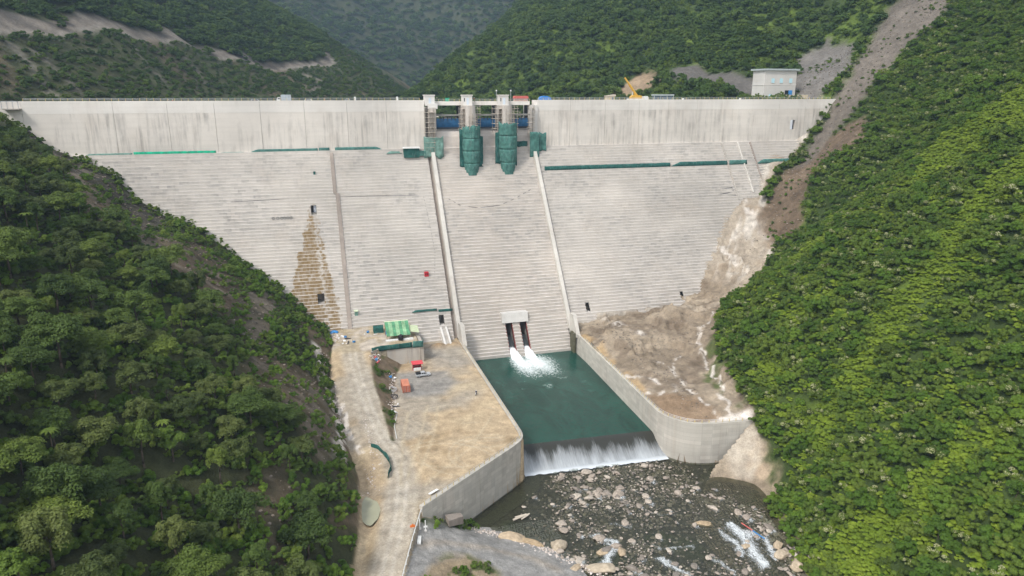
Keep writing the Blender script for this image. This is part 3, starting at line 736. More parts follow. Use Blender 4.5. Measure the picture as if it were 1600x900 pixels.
# crest blocks
M_cap = m_concrete('concrete_crest_band', base=(0.72, 0.68, 0.63), streak=0.25)
YF, YBK, ZC = Y0 + SL * 82, Y0 + SL * 82 + 8.5, 102.85
def block(x0, x1, hole=None):
    mb = MB()
    if hole:
        a, b_, c, d = hole
        for bx in ((x0, a, 80.5, 97.9), (b_, x1, 80.5, 97.9), (a, b_, 80.5, c), (a, b_, d, 97.9)): mb.box(bx[0], bx[1], YF, YBK, bx[2], bx[3], M_wall)
    else: mb.box(x0, x1, YF, YBK, 80.5, 97.9, M_wall)
    o = dpart(mb, 'crest_block', M_wall)
    mb = MB().box(x0, x1, YF - 0.025, YBK, 97.92, 101.7, M_cap); dpart(mb, 'crest_band', M_cap)
    mb = MB().box(x0, x1, YF - 0.025, YF + 0.35, 101.7, ZC, M_cap); dpart(mb, 'parapet', M_cap)
    mb = MB().box(x0, x1, YBK - 0.35, YBK, 101.7, ZC - 0.2, M_cap); dpart(mb, 'parapet', M_cap)
xs = [-126, -104, -72, -52, -34, -16, 2, 20, 37, 54]
for a, b_ in zip(xs[:-1], xs[1:]): block(a + 0.05, b_ - 0.05)
xs = [107.4, 124, 142, 160, 176, 192, 206, 224, 240, 256, 284]
for a, b_ in zip(xs[:-1], xs[1:]): block(a + 0.05, b_ - 0.05, (247.6, 250.6, 87.4, 92.2) if a == 240 else None)

# ------------------------------------------------------------------ spillway: chute walls, ogee, piers, gates, bridge
def slope_wall(x0, x1, zlo, zhi, proud, back, mat, name, parent=None):
    mb = MB().prism_x([(Y0 + SL * zlo - proud, zlo - 0.0), (Y0 + SL * zhi - proud, zhi), (Y0 + SL * zhi + back, zhi), (Y0 + SL * zlo + back, zlo)], x0, x1, mat)
    return dpart(mb, name, mat)
M_chw = m_concrete('concrete_chute_wall', base=(0.56, 0.53, 0.48), dark=(0.30, 0.28, 0.26), streak=0.6)
slope_wall(55.9, 57.58, 8.4, 82.0, 2.5, 4, M_chw, 'chute_wall')
slope_wall(104.42, 106.0, 8.4, 82.0, 2.5, 4, M_chw, 'chute_wall')
slope_wall(54.42, 55.88, 7.0, 81.0, -1.4, 4, M_strip, 'shade_slot')  # sunken brown strips added to darken the slots beside both chute walls
slope_wall(106.02, 106.58, 7.0, 81.0, -1.2, 4, M_strip, 'shade_slot')
# contraction-joint strips running down the stepped face
slope_wall(12.3, 13.9, 12, 64.4, 1.0, 1, M_strip, 'joint_strip')
slope_wall(11.4, 12.8, 64.4, 80.6, 1.0, 1, M_strip, 'joint_strip')
slope_wall(206.3, 206.9, 55, 81.5, 1.02, 1, M_old, 'joint_strip')
slope_wall(215.6, 216.3, 58, 81.5, 0.93, 1, M_chw, 'joint_strip')
slope_wall(223.0, 223.7, 60, 81.5, 0.98, 1, M_strip, 'joint_strip')
# ogee sill below the gates
prof = [(Y0 + SL * 80.2 - 0.2, 79.4), (Y0 + SL * 82.2, 82.0), (327.9, 84), (329.0, 86.5), (330.6, 88.8), (332.6, 90.3), (335, 90.9), (340, 90.6), (340, 78)]
mb = MB().prism_x(prof, 57.6, 104.4, M_chute); dpart(mb, 'ogee_sill', M_chute)
PIERS = [(54.2, 58.9), (71.6, 76.2), (88.8, 93.4), (105.0, 109.4)]
M_pier = m_concrete('concrete_pier', base=(0.50, 0.46, 0.42), dark=(0.26, 0.23, 0.20), streak=0.8, rust=0.4)
for i, (a, b_) in enumerate(PIERS):
    c = (a + b_) / 2; w = (b_ - a) / 2
    poly = [(a, 341), (a, 321.4)] + [(c + w * math.cos(t), 321.4 + w * math.sin(t)) for t in np.linspace(math.pi, 2 * math.pi, 9)] + [(b_, 321.4), (b_, 341)]
    if i in (1, 2):
        mb = MB().prism_z(poly, 71.0, 100.4, M_pier)
    elif i == 0:
        mb = MB().box(a + 1.6, b_, 325.2, 341, 77, 99.6, M_pier)
    else:
        mb = MB().box(a - 0.2, b_ - 2.0, 326.6, 341, 78, 100.4, M_pale)
    pr = dpart(mb, 'pier', M_pier)
    if i < 3:
        hy = 326.6
        mb = MB().box(a + 0.2, b_ - 0.2, hy, hy + 4.4, 100.42, 104.7, M_pale).box(a - 0.05, b_ + 0.05, hy - 0.25, hy + 4.65, 104.7, 105.15, M_pale)
        if i == 0: mb.box(a + 1.4, b_ + 0.9, hy - 0.8, hy + 4.0, 99.0, 101.4, M_pale)
        dpart(mb, 'hoist_house', M_pale)
        M_pane = m_plain('steel_door_grey', (0.56, 0.62, 0.68), 0.4, 0.05)
        mb = MB().box(c - 0.55, c + 0.55, hy - 0.03, hy + 0.1, 100.8, 103.8, M_pane); dpart(mb, 'hoist_door', M_pane)
        if i: 
            M_dk = m_plain('dark_opening', (0.03, 0.032, 0.035), 0.6, 0.1)
            mb = MB().box(a + 0.55, a + 0.95, hy - 0.03, hy + 0.1, 102.2, 103.7, M_dk); dpart(mb, 'window', M_dk)
M_blue = m_plain('gate_blue_paint', (0.025, 0.115, 0.25), 0.45, 0.25, 0.6)
M_beam = m_plain('weathered_steel_grey', (0.23, 0.225, 0.21), 0.7, 0.2)
M_darkst = m_plain('dark_steel', (0.045, 0.045, 0.05), 0.6, 0.2)
for (a0, a1), (b0, b1) in zip(PIERS[:-1], PIERS[1:]):
    x0, x1 = a1 + 0.25, b0 - 0.25
    # radial gate skin with ribs
    mb = MB(); n = 8; rad = 8.0
    V = []
    for k in range(n + 1):
        t = R(-24 + 34 * k / n)
        V.append((331.0 + rad * (1 - math.cos(t)) , 93.2 + rad * math.sin(t)))
    poly = V + [(y + 0.5, z) for y, z in reversed(V)]
    mb.prism_x(poly, x0 + 0.4, x1 - 0.4, M_blue)
    g = dpart(mb, 'radial_gate', M_blue)
    for k in range(7):
        xx = x0 + 0.8 + (x1 - x0 - 1.6) * k / 6
        mb = MB().prism_x([(331.0 - 0.34, 93.7), (331.0 - 0.28, 95.6), (331.3, 95.6), (331.2, 93.7)], xx - 0.12, xx + 0.12, M_darkst); dpart(mb, 'gate_rib', M_darkst)
    for dx in (0.33, 0.66):
        xx = x0 + (x1 - x0) * dx
        mb = MB().prism_x([(331.0 - 0.14, 90.6), (331.0 - 0.14, 95.3), (331.1, 95.3), (331.1, 90.6)], xx - 0.09, xx + 0.09, M_blue); dpart(mb, 'gate_rib', M_blue)
    mb = MB().box(x0, x1, 330.2, 331.0, 95.72, 96.5, M_beam); dpart(mb, 'trunnion_beam', M_beam)
    mb = MB().box(x0, x1, 330.0, 331.2, 90.15, 90.6, M_darkst); dpart(mb, 'gate_seal', M_darkst)
    for xx in (x0 + 0.15, x1 - 0.15):
        mb = MB().box(xx - 0.3, xx + 0.3, 334, 338, 91, 100.3, M_darkst); dpart(mb, 'gate_slot', M_darkst)
    mb = MB().box(a1 + 0.02 if a0 < 60 else a1 - 2.3, b0 - 0.02 if b1 > 105 else b0 + 2.3, 331.3, 338.5, 100.46, 102.2, M_cap); dpart(mb, 'bridge_deck', M_cap)
# outlet block over the two bottom outlets, dividing wall
zc = 12.35
yo = Y0 + SL * zc
mb = MB().prism_x([(yo - 1.6, zc), (yo - 0.4, zc + 3.9), (yo + 5.5, zc + 3.9), (yo + 5.5, zc)], 75.4, 86.9, M_pale); dpart(mb, 'outlet_hood', M_pale)
M_redp = m_plain('red_oxide_paint', (0.20, 0.045, 0.035), 0.6, 0.3)
for x in (76.86, 79.94, 83.16, 86.24):
    mb = MB().prism_x([(Y0 + SL * 1.4 - 0.25, 1.4), (Y0 + SL * 12.2 - 0.25, 12.2), (Y0 + SL * 12.2 + 1.2, 12.2), (Y0 + SL * 1.4 + 1.2, 1.4)], x - 0.14, x + 0.14, M_redp); dpart(mb, 'outlet_frame', M_redp)
# steps and ramp below the portal on the right part of the terrace
mb = MB().prism_x([(263.5, 8.0), (276.0, 13.0), (277.5, 13.0), (277.5, 7.5), (263.5, 7.5)], 49.0, 49.8, M_pale).prism_x([(263.5, 8.0), (276.0, 13.0), (277.5, 13.0), (277.5, 7.5), (263.5, 7.5)], 51.2, 52.0, M_pale)
dpart(mb, 'ramp_kerb', M_pale)
mb = MB().prism_x([(264.5, 7.9), (276.0, 12.4), (277.5, 12.4), (277.5, 7.5), (264.5, 7.5)], 49.8, 51.2, M_old); dpart(mb, 'ramp', M_old)
# canopy over upstream door on the right crest wall
M_doorw = m_plain('door_frame_white', (0.62, 0.64, 0.68), 0.4, 0.05); M_doord = m_plain('door_dark_blue', (0.03, 0.045, 0.09), 0.5, 0.2)
mb = MB().box(247.6, 248.9, YF - 0.06, YF + 0.12, 87.4, 92.2, M_doorw); dpart(mb, 'door_leaf', M_doorw)
mb = MB().box(247.6, 250.6, YF + 1.6, YF + 1.8, 87.4, 92.2, M_doord); dpart(mb, 'door_recess', M_doord)
M_doorg = m_plain('door_leaf_grey', (0.50, 0.53, 0.58), 0.4, 0.05)
mb = MB().box(2.75, 3.85, Y0 + SL * 60.6 + 0.2, Y0 + SL * 60.6 + 0.4, 56.9, 60.5, M_doorg); dpart(mb, 'door_leaf', M_doorg)

# ------------------------------------------------------------------ stilling basin walls
def resample(pts, step):
    P = [Vector((*p, 0)) for p in pts]; L = [0]
    for a, b_ in zip(P[:-1], P[1:]): L.append(L[-1] + (b_ - a).length)
    n = max(1, round(L[-1] / step)); out = []
    for i in range(n + 1):
        s = L[-1] * i / n
        for k in range(len(P) - 1):
            if s <= L[k + 1] + 1e-6:
                t = (s - L[k]) / max(L[k + 1] - L[k], 1e-6); out.append(P[k].lerp(P[k + 1], t)); break
    return out
def wall_panels(pts, step, thick, zb, zt, mat, parent, name='wall_panel', zbf=None, gap=0.03):
    """thick is laid to the left of the path's direction"""
    P = resample(pts, step); N = []
    for i in range(len(P)):
        d = (P[min(i + 1, len(P) - 1)] - P[max(i - 1, 0)]).normalized(); N.append(Vector((-d.y, d.x, 0)))
    for i in range(len(P) - 1):
        a, b_ = P[i], P[i + 1]; d = (b_ - a).normalized() * gap
        a2, b2 = a + d, b_ - d
        zb0 = zbf(a.x, a.y) if zbf else zb; zb1 = zbf(b_.x, b_.y) if zbf else zb
        q = [(a2.x, a2.y, zb0), (b2.x, b2.y, zb1), (b2.x + N[i + 1].x * thick, b2.y + N[i + 1].y * thick, zb1), (a2.x + N[i].x * thick, a2.y + N[i].y * thick, zb0)]
        V = q + [(x, y, zt) for x, y, _ in q]
        o = MB().hexa(V, mat).build(name, mat)
        o.parent = parent; o.matrix_parent_inverse = Matrix.Translation(-Vector(parent.location))
    return P
bl = empty('retaining_wall', (56.5, 200, 8)); tag(bl, 'long concrete basin wall holding the bare dirt terrace beside the green pool', 'wall')
brw = empty('retaining_wall', (104, 200, 8)); tag(brw, 'curved concrete basin wall below the brown earth mound', 'wall')
PL = wall_panels(WALL_L[:2], 8.3, -1.1, -7, 8.45, M_basin, bl)
PL2 = wall_panels(WALL_L[1:6], 2.0, -1.1, -7, 8.45, M_basin, bl, gap=-0.002)
PL3 = wall_panels(WALL_L[5:], 7.0, -1.1, -7, 8.45, M_basin, bl)
PR1 = wall_panels(WALL_R[:3], 8.0, 1.1, -7, 8.45, M_basin, brw)
PR2 = wall_panels(WALL_R[2:8], 1.9, 1.1, -7.5, 8.45, M_basin, brw, gap=-0.002)
PR3 = wall_panels(WALL_R[7:], 4.2, 1.1, -7.5, 8.35, M_basin, brw)
# the terrace wall is 1.1 m thick towards the land: shift note - path is the water face
M_dgreen = m_plain('algae_stained_concrete', (0.10, 0.095, 0.06), 0.7, 0.3)
mb = MB().box(103.6, 104.42, 263.4, 267.8, -3, 8.6, M_dgreen); o = dpart(mb, 'chute_end_wall', M_dgreen)
mb = MB().prism_x([(262.2, 8.4), (267.2, 15.6), (271, 15.6), (271, 7), (262.2, 7)], 55.85, 57.55, M_chw); dpart(mb, 'chute_wall_foot', M_chw)
mb = MB().prism_x([(262.6, 8.4), (267.2, 15.6), (271, 15.6), (271, 7), (262.6, 7)], 104.44, 105.98, M_chw); dpart(mb, 'chute_wall_foot', M_chw)
# footing shelf in front of the left wall's downstream face
mb = MB()
Q = [(57.9, 183.5), (57.3, 180), (55.5, 177.2), (52.6, 174.6), (22.5, 151.6), (25.5, 149.8), (56, 171.5), (59.6, 175.5), (61.0, 180), (61.2, 183.5)]
mb.prism_z(Q, -7, -5.22, M_dgreen); o = mb.build('wall_footing', M_dgreen); o.parent = bl; o.matrix_parent_inverse = Matrix.Translation(-Vector(bl.location))

# ------------------------------------------------------------------ water
def m_pool():
    b = NB('pool_water')
    p = b.pos(); fm = b.attr('foam').outputs['Fac']
    w = b.math('ADD', b.noise(b.scale(p, (0.7, 0.5, 1)), 1.0, 5, 0.6), b.math('MULTIPLY', b.noise(p, 2.6, 3, 0.6), 0.35))
    deep = b.mix(b.ramp(b.noise(b.scale(p, (0.10, 0.05, 1)), 1.0, 5, 0.65, 1.0), [(0.35, 0.0), (0.65, 1.0)]), (0.007, 0.038, 0.028), (0.014, 0.062, 0.046))
    pat = b.noise(b.scale(p, (1.3, 0.8, 1)), 1.0, 6, 0.75, 0.6)
    f = b.math('ADD', b.math('MULTIPLY', fm, 1.25), b.math('MULTIPLY', b.math('SUBTRACT', pat, 0.62), 2.4))
    f = b.math('MULTIPLY', f, b.ramp(fm, [(0.03, 0.0), (0.3, 1.0)]))
    f = b.ramp(f, [(0.05, 0.0), (0.35, 0.4), (0.9, 1.0)])
    f2 = b.math('MULTIPLY', b.ramp(fm, [(0.02, 0.0), (0.5, 1.0)]), 0.45)
    c = b.mix(f2, deep, (0.10, 0.20, 0.17)); c = b.mix(f, c, (0.80, 0.84, 0.84))
    rg = b.mix(f, (0.10, 0.10, 0.10), (0.8, 0.8, 0.8))
    return b.done(b.principled(c, rg, b.bump(w, 0.22, 0.35), spec=0.5, IOR=1.33))
M_pool = m_pool()
xs = np.arange(56.9, 105.0, 0.55); ys = np.concatenate([np.arange(191.0, 269.4, 0.55)])
X, Y = np.meshgrid(xs, ys)
foam = np.zeros_like(X)
for cx_ in (78.4, 84.7):
    u = 268.5 - Y; wdt = 2.0 + 0.22 * u + 0.6 * fbm(X, Y, 3, 3, 201)
    foam = np.maximum(foam, np.exp(-((X - cx_ - 0.10 * u) / np.maximum(wdt, 0.5)) ** 2) * sstep(36, 6, u) * sstep(-2, 1, u))
foam = np.maximum(foam, 0.85 * np.exp(-((X - 84.5) / 8.5) ** 2 - ((Y - 257) / 10.0) ** 2))
foam = np.maximum(foam, 0.30 * sstep(0.25, 0.6, fbm(X, Y, 6, 4, 203)) * sstep(45, 10, np.hypot(X - 84, Y - 245)))
i = np.arange(X.size).reshape(X.shape)
F = np.stack([i[:-1, :-1], i[:-1, 1:], i[1:, 1:], i[1:, :-1]], -1).reshape(-1, 4)
Y = np.where(np.arange(len(ys))[:, None] == 0, 191.0 + (80 - X) * 0.055, np.maximum(Y, 191.0 + (80 - X) * 0.055 + 0.002 * np.arange(len(ys))[:, None]))
Zp = 0.12 * foam * fbm(X, Y, 1.2, 2, 205)
o = link('pool', mesh_np('pool', np.stack([X.ravel(), Y.ravel(), Zp.ravel()], 1), F, True, {'foam': foam.ravel()}), M_pool); o['kind'] = 'structure'

# weir: concrete ogee with a sheet of water running over it
WPROF = [(193.0, -0.35), (191.0, -0.30), (189.6, -0.55), (188.4, -1.1), (187.2, -1.9), (186.0, -2.8), (184.8, -3.7), (183.6, -4.5), (182.4, -5.2), (181.4, -5.6)]
_n = len(WPROF) + 2; _P = WPROF + [(181.4, -7.5), (193.0, -7.5)]
weir = tag(MB().add([(x, y + (80 - x) * 0.055, z_ - 0.25) for x in (56.9, 103.4) for y, z_ in _P], [tuple(range(_n - 1, -1, -1)), tuple(range(_n, 2 * _n))] + [(i, (i + 1) % _n, _n + (i + 1) % _n, _n + i) for i in range(_n)], M_old).build('weir', M_old), 'low concrete weir across the basin under a thin sheet of falling water', 'weir')
def m_fall():
    b = NB('falling_water')
    p = b.pos(); z = b.sep(p)[2]
    st = b.noise(b.scale(p, (3.4, 0.10, 0.10)), 1.0, 6, 0.75)
    wide = b.noise(b.scale(p, (0.35, 0.1, 0.1)), 1.0, 3, 0.6)
    h = b.node('MapRange', {'Value': z, 1: -0.25, 2: -4.7, 3: -0.10, 4: 0.50}).outputs[0]
    f = b.math('ADD', b.math('ADD', h, b.math('MULTIPLY', b.math('SUBTRACT', st, 0.5), 0.6)), b.math('MULTIPLY', b.math('SUBTRACT', wide, 0.5), 0.7))
    f = b.ramp(f, [(-0.0, 0.0), (0.25, 0.30), (0.75, 0.72)])
    toe = b.ramp(b.node('MapRange', {'Value': z, 1: -4.45, 2: -4.95, 3: 0.0, 4: 1.0}).outputs[0], [(0.0, 0.0), (1.0, 1.0)])
    f = b.math('MAXIMUM', f, b.math('MULTIPLY', toe, 0.95))
    c = b.mix(f, (0.036, 0.036, 0.030), (0.66, 0.70, 0.74))
    return b.done(b.principled(c, b.mix(f, (0.12, 0.12, 0.12), (0.7, 0.7, 0.7)), b.bump(st, 0.3, 0.1), spec=0.5, IOR=1.33))
M_fall = m_fall()
prof = [(191.05, -0.01), (190.2, -0.04), (189.3, -0.25), (188.2, -0.85), (187.0, -1.7), (185.8, -2.6), (184.6, -3.5), (183.4, -4.3), (182.5, -4.75), (181.7, -4.86), (180.6, -4.93)]
xs = np.arange(57.0, 103.6, 0.5); V = []; 
for x in xs:
    for k, (y, z_) in enumerate(prof):
        e = fbm(np.array([x]), np.array([y * 3.0]), 1.8, 2, 211)[0]
        tilt = (80 - x) * 0.055
        V.append((x, y + tilt + (0.6 * e if k > 7 else 0), z_ + 0.06 * e))
m_ = len(prof); F = []
for a in range(len(xs) - 1):
    for k in range(m_ - 1):
        q = a * m_ + k; F.append((q, q + 1, q + m_ + 1, q + m_))
o = link('water_fall', mesh_np('water_fall', V, F, True), M_fall); tag(o, 'white streaked sheet of water pouring over the weir', 'waterfall')

# river: shallow tinted water over the stone bed, foam where it breaks
def m_river():
    b = NB('river_water')
    p = b.pos(); fm = b.attr('foam').outputs['Fac']
    w = b.math('ADD', b.noise(b.scale(p, (1.2, 0.9, 1)), 1.0, 5, 0.65), b.math('MULTIPLY', b.noise(p, 4.0, 3, 0.6), 0.4))
    bp = b.bump(w, 0.45, 0.18)
    fr = b.node('Fresnel', {'IOR': 1.33, 'Normal': bp}).outputs[0]
    tint = b.node('BsdfTransparent', {'Color': (0.74, 0.77, 0.68, 1)}).outputs[0]
    dirt = b.principled((0.030, 0.032, 0.024), 0.3, bp, spec=0.0)
    base = b.node('MixShader', {0: 0.22, 1: tint, 2: dirt}).outputs[0]
    gl = b.node('BsdfGlossy', {'Color': (0.9, 0.9, 0.9, 1), 'Roughness': 0.08, 'Normal': bp}).outputs[0]
    wat = b.node('MixShader', {0: fr, 1: base, 2: gl}).outputs[0]
    pat = b.noise(b.scale(p, (1.5, 0.7, 1)), 1.5, 7, 0.8, 1.2)
    f = b.math('ADD', b.math('MULTIPLY', fm, 0.75), b.math('MULTIPLY', b.math('SUBTRACT', pat, 0.62), 2.6))
    f = b.math('MULTIPLY', f, b.ramp(fm, [(0.02, 0.0), (0.25, 1.0)]))
    f = b.ramp(f, [(0.05, 0.0), (0.35, 0.55), (0.8, 1.0)])
    white = b.principled((0.78, 0.82, 0.84), 0.7, bp)
    return b.done(b.node('MixShader', {0: f, 1: wat, 2: white}).outputs[0])
M_river = m_river()
CL = [(66, 178.5, 4, 1), (75, 178, 5, 1.3), (84, 177.5, 5, 1.6), (93, 177, 5, 1.4), (99, 175.5, 3, 1.2), (73, 166, 7, 1.6), (80, 160, 8, 2.0), (70, 172, 6, 0.8), (88, 168, 8, 1.3), (97, 161, 6, 1.0), (105, 155, 5, 0.8), (60, 156, 4, 1.2), (66, 150, 5, 1.4), (75, 141, 4, 2.0), (70, 133, 5, 1.8), (109, 139, 3, 2.2), (111, 146, 3, 2.0), (92, 125, 7, 1.3), (84, 150, 9, 0.7), (64, 162, 5, 0.8), (108, 128, 2.5, 2.0), (80, 128, 5, 1.2), (58, 141, 3, 1.5), (100, 168, 5, 0.8)]
def rocks_pts(n, smin, smax, seed, pw=2.5):
    g = np.random.default_rng(seed); w = np.array([c[2] * c[3] for c in CL]); k = g.choice(len(CL), n * 3, p=w / w.sum()); C_ = np.array(CL)
    x = C_[k, 0] + g.normal(size=n * 3) * C_[k, 2] * 0.62; y = C_[k, 1] + g.normal(size=n * 3) * C_[k, 2] * 0.5
    u = g.uniform(size=n * 3) < 0.22; x = np.where(u, g.uniform(50, 112, n * 3), x); y = np.where(u, g.uniform(112, 179, n * 3), y)
    ok = (x > 40) & (y > 105) & (y < 180.3) & (H(x, y) < -4.2) & (y - 153 < (x - 21.7) * 0.769 - 6) & (x < 121)
    x, y = x[ok][:n], y[ok][:n]
    s = smin + (smax - smin) * g.uniform(size=len(x)) ** pw
    return x, y, s
RK = rocks_pts(290, 0.42, 1.5, 5)
RAPIDS = [([(65, 149), (69, 145), (67, 141), (64, 137)], 1.6, 0.95), ([(102, 143), (103, 138), (102, 133), (100, 126)], 2.2, 1.0), ([(98, 141), (99, 136), (98, 131)], 1.4, 0.85), ([(77, 135), (79, 132), (81, 127)], 1.3, 0.9), ([(105, 140), (107, 134), (105, 128)], 1.5, 0.9), ([(78, 140), (83, 137.5), (88, 137)], 0.7, 0.6), ([(72, 152), (76, 150)], 0.7, 0.55), ([(84, 154), (90, 152)], 0.6, 0.5), ([(70, 131), (73, 126)], 1.0, 0.7), ([(90, 131), (92, 126)], 1.0, 0.7)]
xs = np.arange(26, 128, 0.5); ys = np.arange(62, 183.5, 0.5); X, Y = np.meshgrid(xs, ys)
foam = np.zeros_like(X)
qx, qy = warp(X, Y, 1.5, 3, 221)
for pts, w, a in RAPIDS: foam = np.maximum(foam, a * np.exp(-(dline(qx, qy, pts) / w) ** 2))
_g = np.random.default_rng(3)
for a_, b2_, c_ in zip(*RK):
    if c_ > 0.55 and b2_ < 172 and _g.uniform() < 0.75:
        foam = np.maximum(foam, _g.uniform(0.45, 0.9) * np.exp(-((X - a_ - 0.2) ** 2 + ((Y - b2_ + 0.7 * c_) * 0.75) ** 2) / (1.0 * c_) ** 2))
edge = np.interp(X, [57, 102], [183.3, 181.0])
foam = np.maximum(foam, sstep(2.4, 0.2, edge - Y + 0.8 * fbm(X, Y, 3, 3, 223)) * (X > 57) * (X < 104) * 1.0)
Zr = -4.98 + 0.10 * foam + 0.03 * fbm(X, Y, 2, 2, 225)
i = np.arange(X.size).reshape(X.shape)
F = np.stack([i[:-1, :-1], i[:-1, 1:], i[1:, 1:], i[1:, :-1]], -1).reshape(-1, 4)
o = link('river', mesh_np('river', np.stack([X.ravel(), Y.ravel(), Zr.ravel()], 1), F, True, {'foam': foam.ravel()}), M_river); o['kind'] = 'structure'
# jets from the two bottom outlets
def m_jet():
    b = NB('white_water')
    p = b.pos()
    n = b.noise(b.scale(p, (2.2, 0.5, 0.5)), 1.0, 5, 0.7)
    t = b.node('MapRange', {'Value': b.sep(p)[1], 1: 271.6, 2: 268.9, 3: 0.0, 4: 1.0}).outputs[0]
    f = b.ramp(b.math('ADD', b.math('MULTIPLY', b.math('SUBTRACT', n, 0.5), 0.9), t), [(0.35, 0.0), (0.75, 1.0)])
    c = b.mix(f, (0.055, 0.06, 0.06), (0.84, 0.88, 0.90))
    return b.done(b.principled(c, 0.5, b.bump(n, 0.5, 0.2), spec=0.4))
M_jet = m_jet()
for cx_, lab in ((78.4, 'white jet of water from the outlet nearer the dirt terrace'), (84.7, 'white jet of water from the outlet nearer the earth mound')):
    V = []; n, m_ = 26, 11
    for a in range(n + 1):
        t = a / n; y = 275.5 - 12.5 * t; zz = 6.0 - 3.6 * min(1, t / 0.42) if t < 0.42 else 2.4 - 2.6 * ((t - 0.42) / 0.58) ** 1.4
        hw = 1.42 + 1.0 * max(0, t - 0.55) * 2; th = 0.9 * (0.5 if t > 0.5 else 1.0)
        xc = cx_ + max(0, t - 0.5) * 0.9
        for k in range(m_):
            s = -1 + 2 * k / (m_ - 1); e = float(fbm(np.array([xc + s * hw]), np.array([y * 1.3]), 1.3, 3, 231)[0])
            V.append((xc + s * hw, y + 0.4 * e, zz + th * 0.5 * (1 - s * s) + 0.35 * e * max(0.15, t)))
    F = [(a * m_ + k, (a + 1) * m_ + k, (a + 1) * m_ + k + 1, a * m_ + k + 1) for a in range(n) for k in range(m_ - 1)]
    b0 = len(V); V += [(x, y, min(z_ - 0.4, z_)) for x, y, z_ in V]; F += [tuple(reversed([q + b0 for q in f])) for f in F]
    o = link('water_jet', mesh_np('water_jet', V, F, True), M_jet); tag(o, lab, 'water jet', 'outlet jets')

# ------------------------------------------------------------------ common paints
M_white = m_plain('paint_white', (0.72, 0.72, 0.70), 0.45, 0.08)
M_silver = m_plain('paint_silver', (0.50, 0.52, 0.54), 0.3, 0.05, metal=0.3)
M_glass = m_plain('window_glass_dark', (0.02, 0.024, 0.03), 0.1, 0.1, spec=0.6)
M_tyre = m_plain('rubber_black', (0.018, 0.018, 0.018), 0.85, 0.2)
M_rim = m_plain('rim_grey', (0.42, 0.42, 0.43), 0.4, 0.05)
M_yel = m_plain('paint_yellow', (0.62, 0.36, 0.06), 0.5, 0.15)
M_yelpost = m_plain('post_yellow', (0.60, 0.46, 0.16), 0.6, 0.15)
M_galv = m_plain('galvanised_steel', (0.50, 0.51, 0.52), 0.45, 0.1, metal=0.4)
M_terra = m_plain('container_terracotta', (0.40, 0.125, 0.075), 0.6, 0.22, 0.8)
M_terra2 = m_plain('container_terracotta_faded', (0.52, 0.20, 0.125), 0.6, 0.2, 0.6)
M_red = m_plain('paint_red', (0.44, 0.022, 0.035), 0.5, 0.15)
M_redl = m_plain('awning_red', (0.58, 0.07, 0.085), 0.6, 0.15)
M_bluet = m_plain('tarp_blue', (0.02, 0.17, 0.52), 0.5, 0.2)
M_bluel = m_plain('plastic_blue', (0.05, 0.22, 0.50), 0.5, 0.2)
M_wood = m_plain('timber', (0.30, 0.235, 0.16), 0.85, 0.25, 3)
M_woodp = m_plain('timber_pale', (0.50, 0.44, 0.36), 0.85, 0.2, 3)
M_black = m_plain('plastic_black', (0.02, 0.02, 0.023), 0.5, 0.1)
M_skin = m_plain('skin', (0.32, 0.19, 0.12), 0.6, 0.05)
M_jkt = m_plain('cloth_navy', (0.03, 0.045, 0.10), 0.85, 0.15); M_trs = m_plain('cloth_grey', (0.05, 0.055, 0.065), 0.85, 0.15); M_vest = m_plain('cloth_orange', (0.62, 0.16, 0.03), 0.8, 0.1)
def m_net(name, col, hole=0.0):
    b = NB(name)
    p = b.obj()
    n = b.noise(p, 0.6, 4, 0.6); n2 = b.noise(b.scale(p, (2.0, 2.0, 0.35)), 1.0, 4, 0.65)
    c = b.mix(b.ramp(n, [(0.3, 0.0), (0.7, 1.0)]), tuple(x * 0.6 for x in col), tuple(min(1, x * 1.35) for x in col))
    c = b.mix(b.math('MULTIPLY', b.ramp(n2, [(0.55, 0.0), (0.75, 1.0)]), 0.4), c, (0.34, 0.40, 0.37))
    return b.done(b.principled(c, 0.85, b.bump(n2, 0.6, 0.25), spec=0.15))
M_net = m_net('net_teal', (0.065, 0.165, 0.142)); M_netb = m_net('net_bright_green', (0.010, 0.33, 0.19)); M_netd = m_net('net_dark_teal', (0.024, 0.095, 0.082))
M_netc = m_net('net_faded', (0.15, 0.26, 0.22))
def put(o, parent):
    o.parent = parent; o.matrix_parent_inverse = Matrix.Translation(-Vector(parent.location)); return o

# ------------------------------------------------------------------ strips of debris netting along the dam face
def net_strip(x0, x1, zlo, hgt, mat, label, yoff=-0.6, seed=0, sag=0.35, taper0=False, taper1=False):
    n = max(4, int((x1 - x0) / 1.2)); V = []; m_ = 4
    for i in range(n + 1):
        t = i / n; x = x0 + (x1 - x0) * t
        e = float(fbm(np.array([x]), np.array([seed * 7.0]), 5, 3, 400 + seed)[0]); e2 = float(fbm(np.array([x]), np.array([seed * 3.0]), 2.2, 2, 420 + seed)[0])
        k = 1.0
        if taper0: k *= min(1, t * 6 + 0.12)
        if taper1: k *= min(1, (1 - t) * 6 + 0.12)
        for j in range(m_):
            u = j / (m_ - 1)
            z = zlo + hgt * u * k + sag * e * (1 - u) - 0.15 * abs(e2) * (u > 0.5)
            y = (Y0 + SL * zlo if zlo < 80 else YF) + yoff + (0.35 * u if zlo < 80 else 0.0) - 0.25 * math.sin(u * 3.1) * (0.6 + e2)
            V.append((x, y, z))
    F = [(i * m_ + j, (i + 1) * m_ + j, (i + 1) * m_ + j + 1, i * m_ + j + 1) for i in range(n) for j in range(m_ - 1)]
    o = link('safety_net', mesh_np('safety_net', V, F, True), mat)
    s = o.modifiers.new('thick', 'SOLIDIFY'); s.thickness = 0.06
    return tag(o, label, 'safety net', 'netting strips along the dam face')
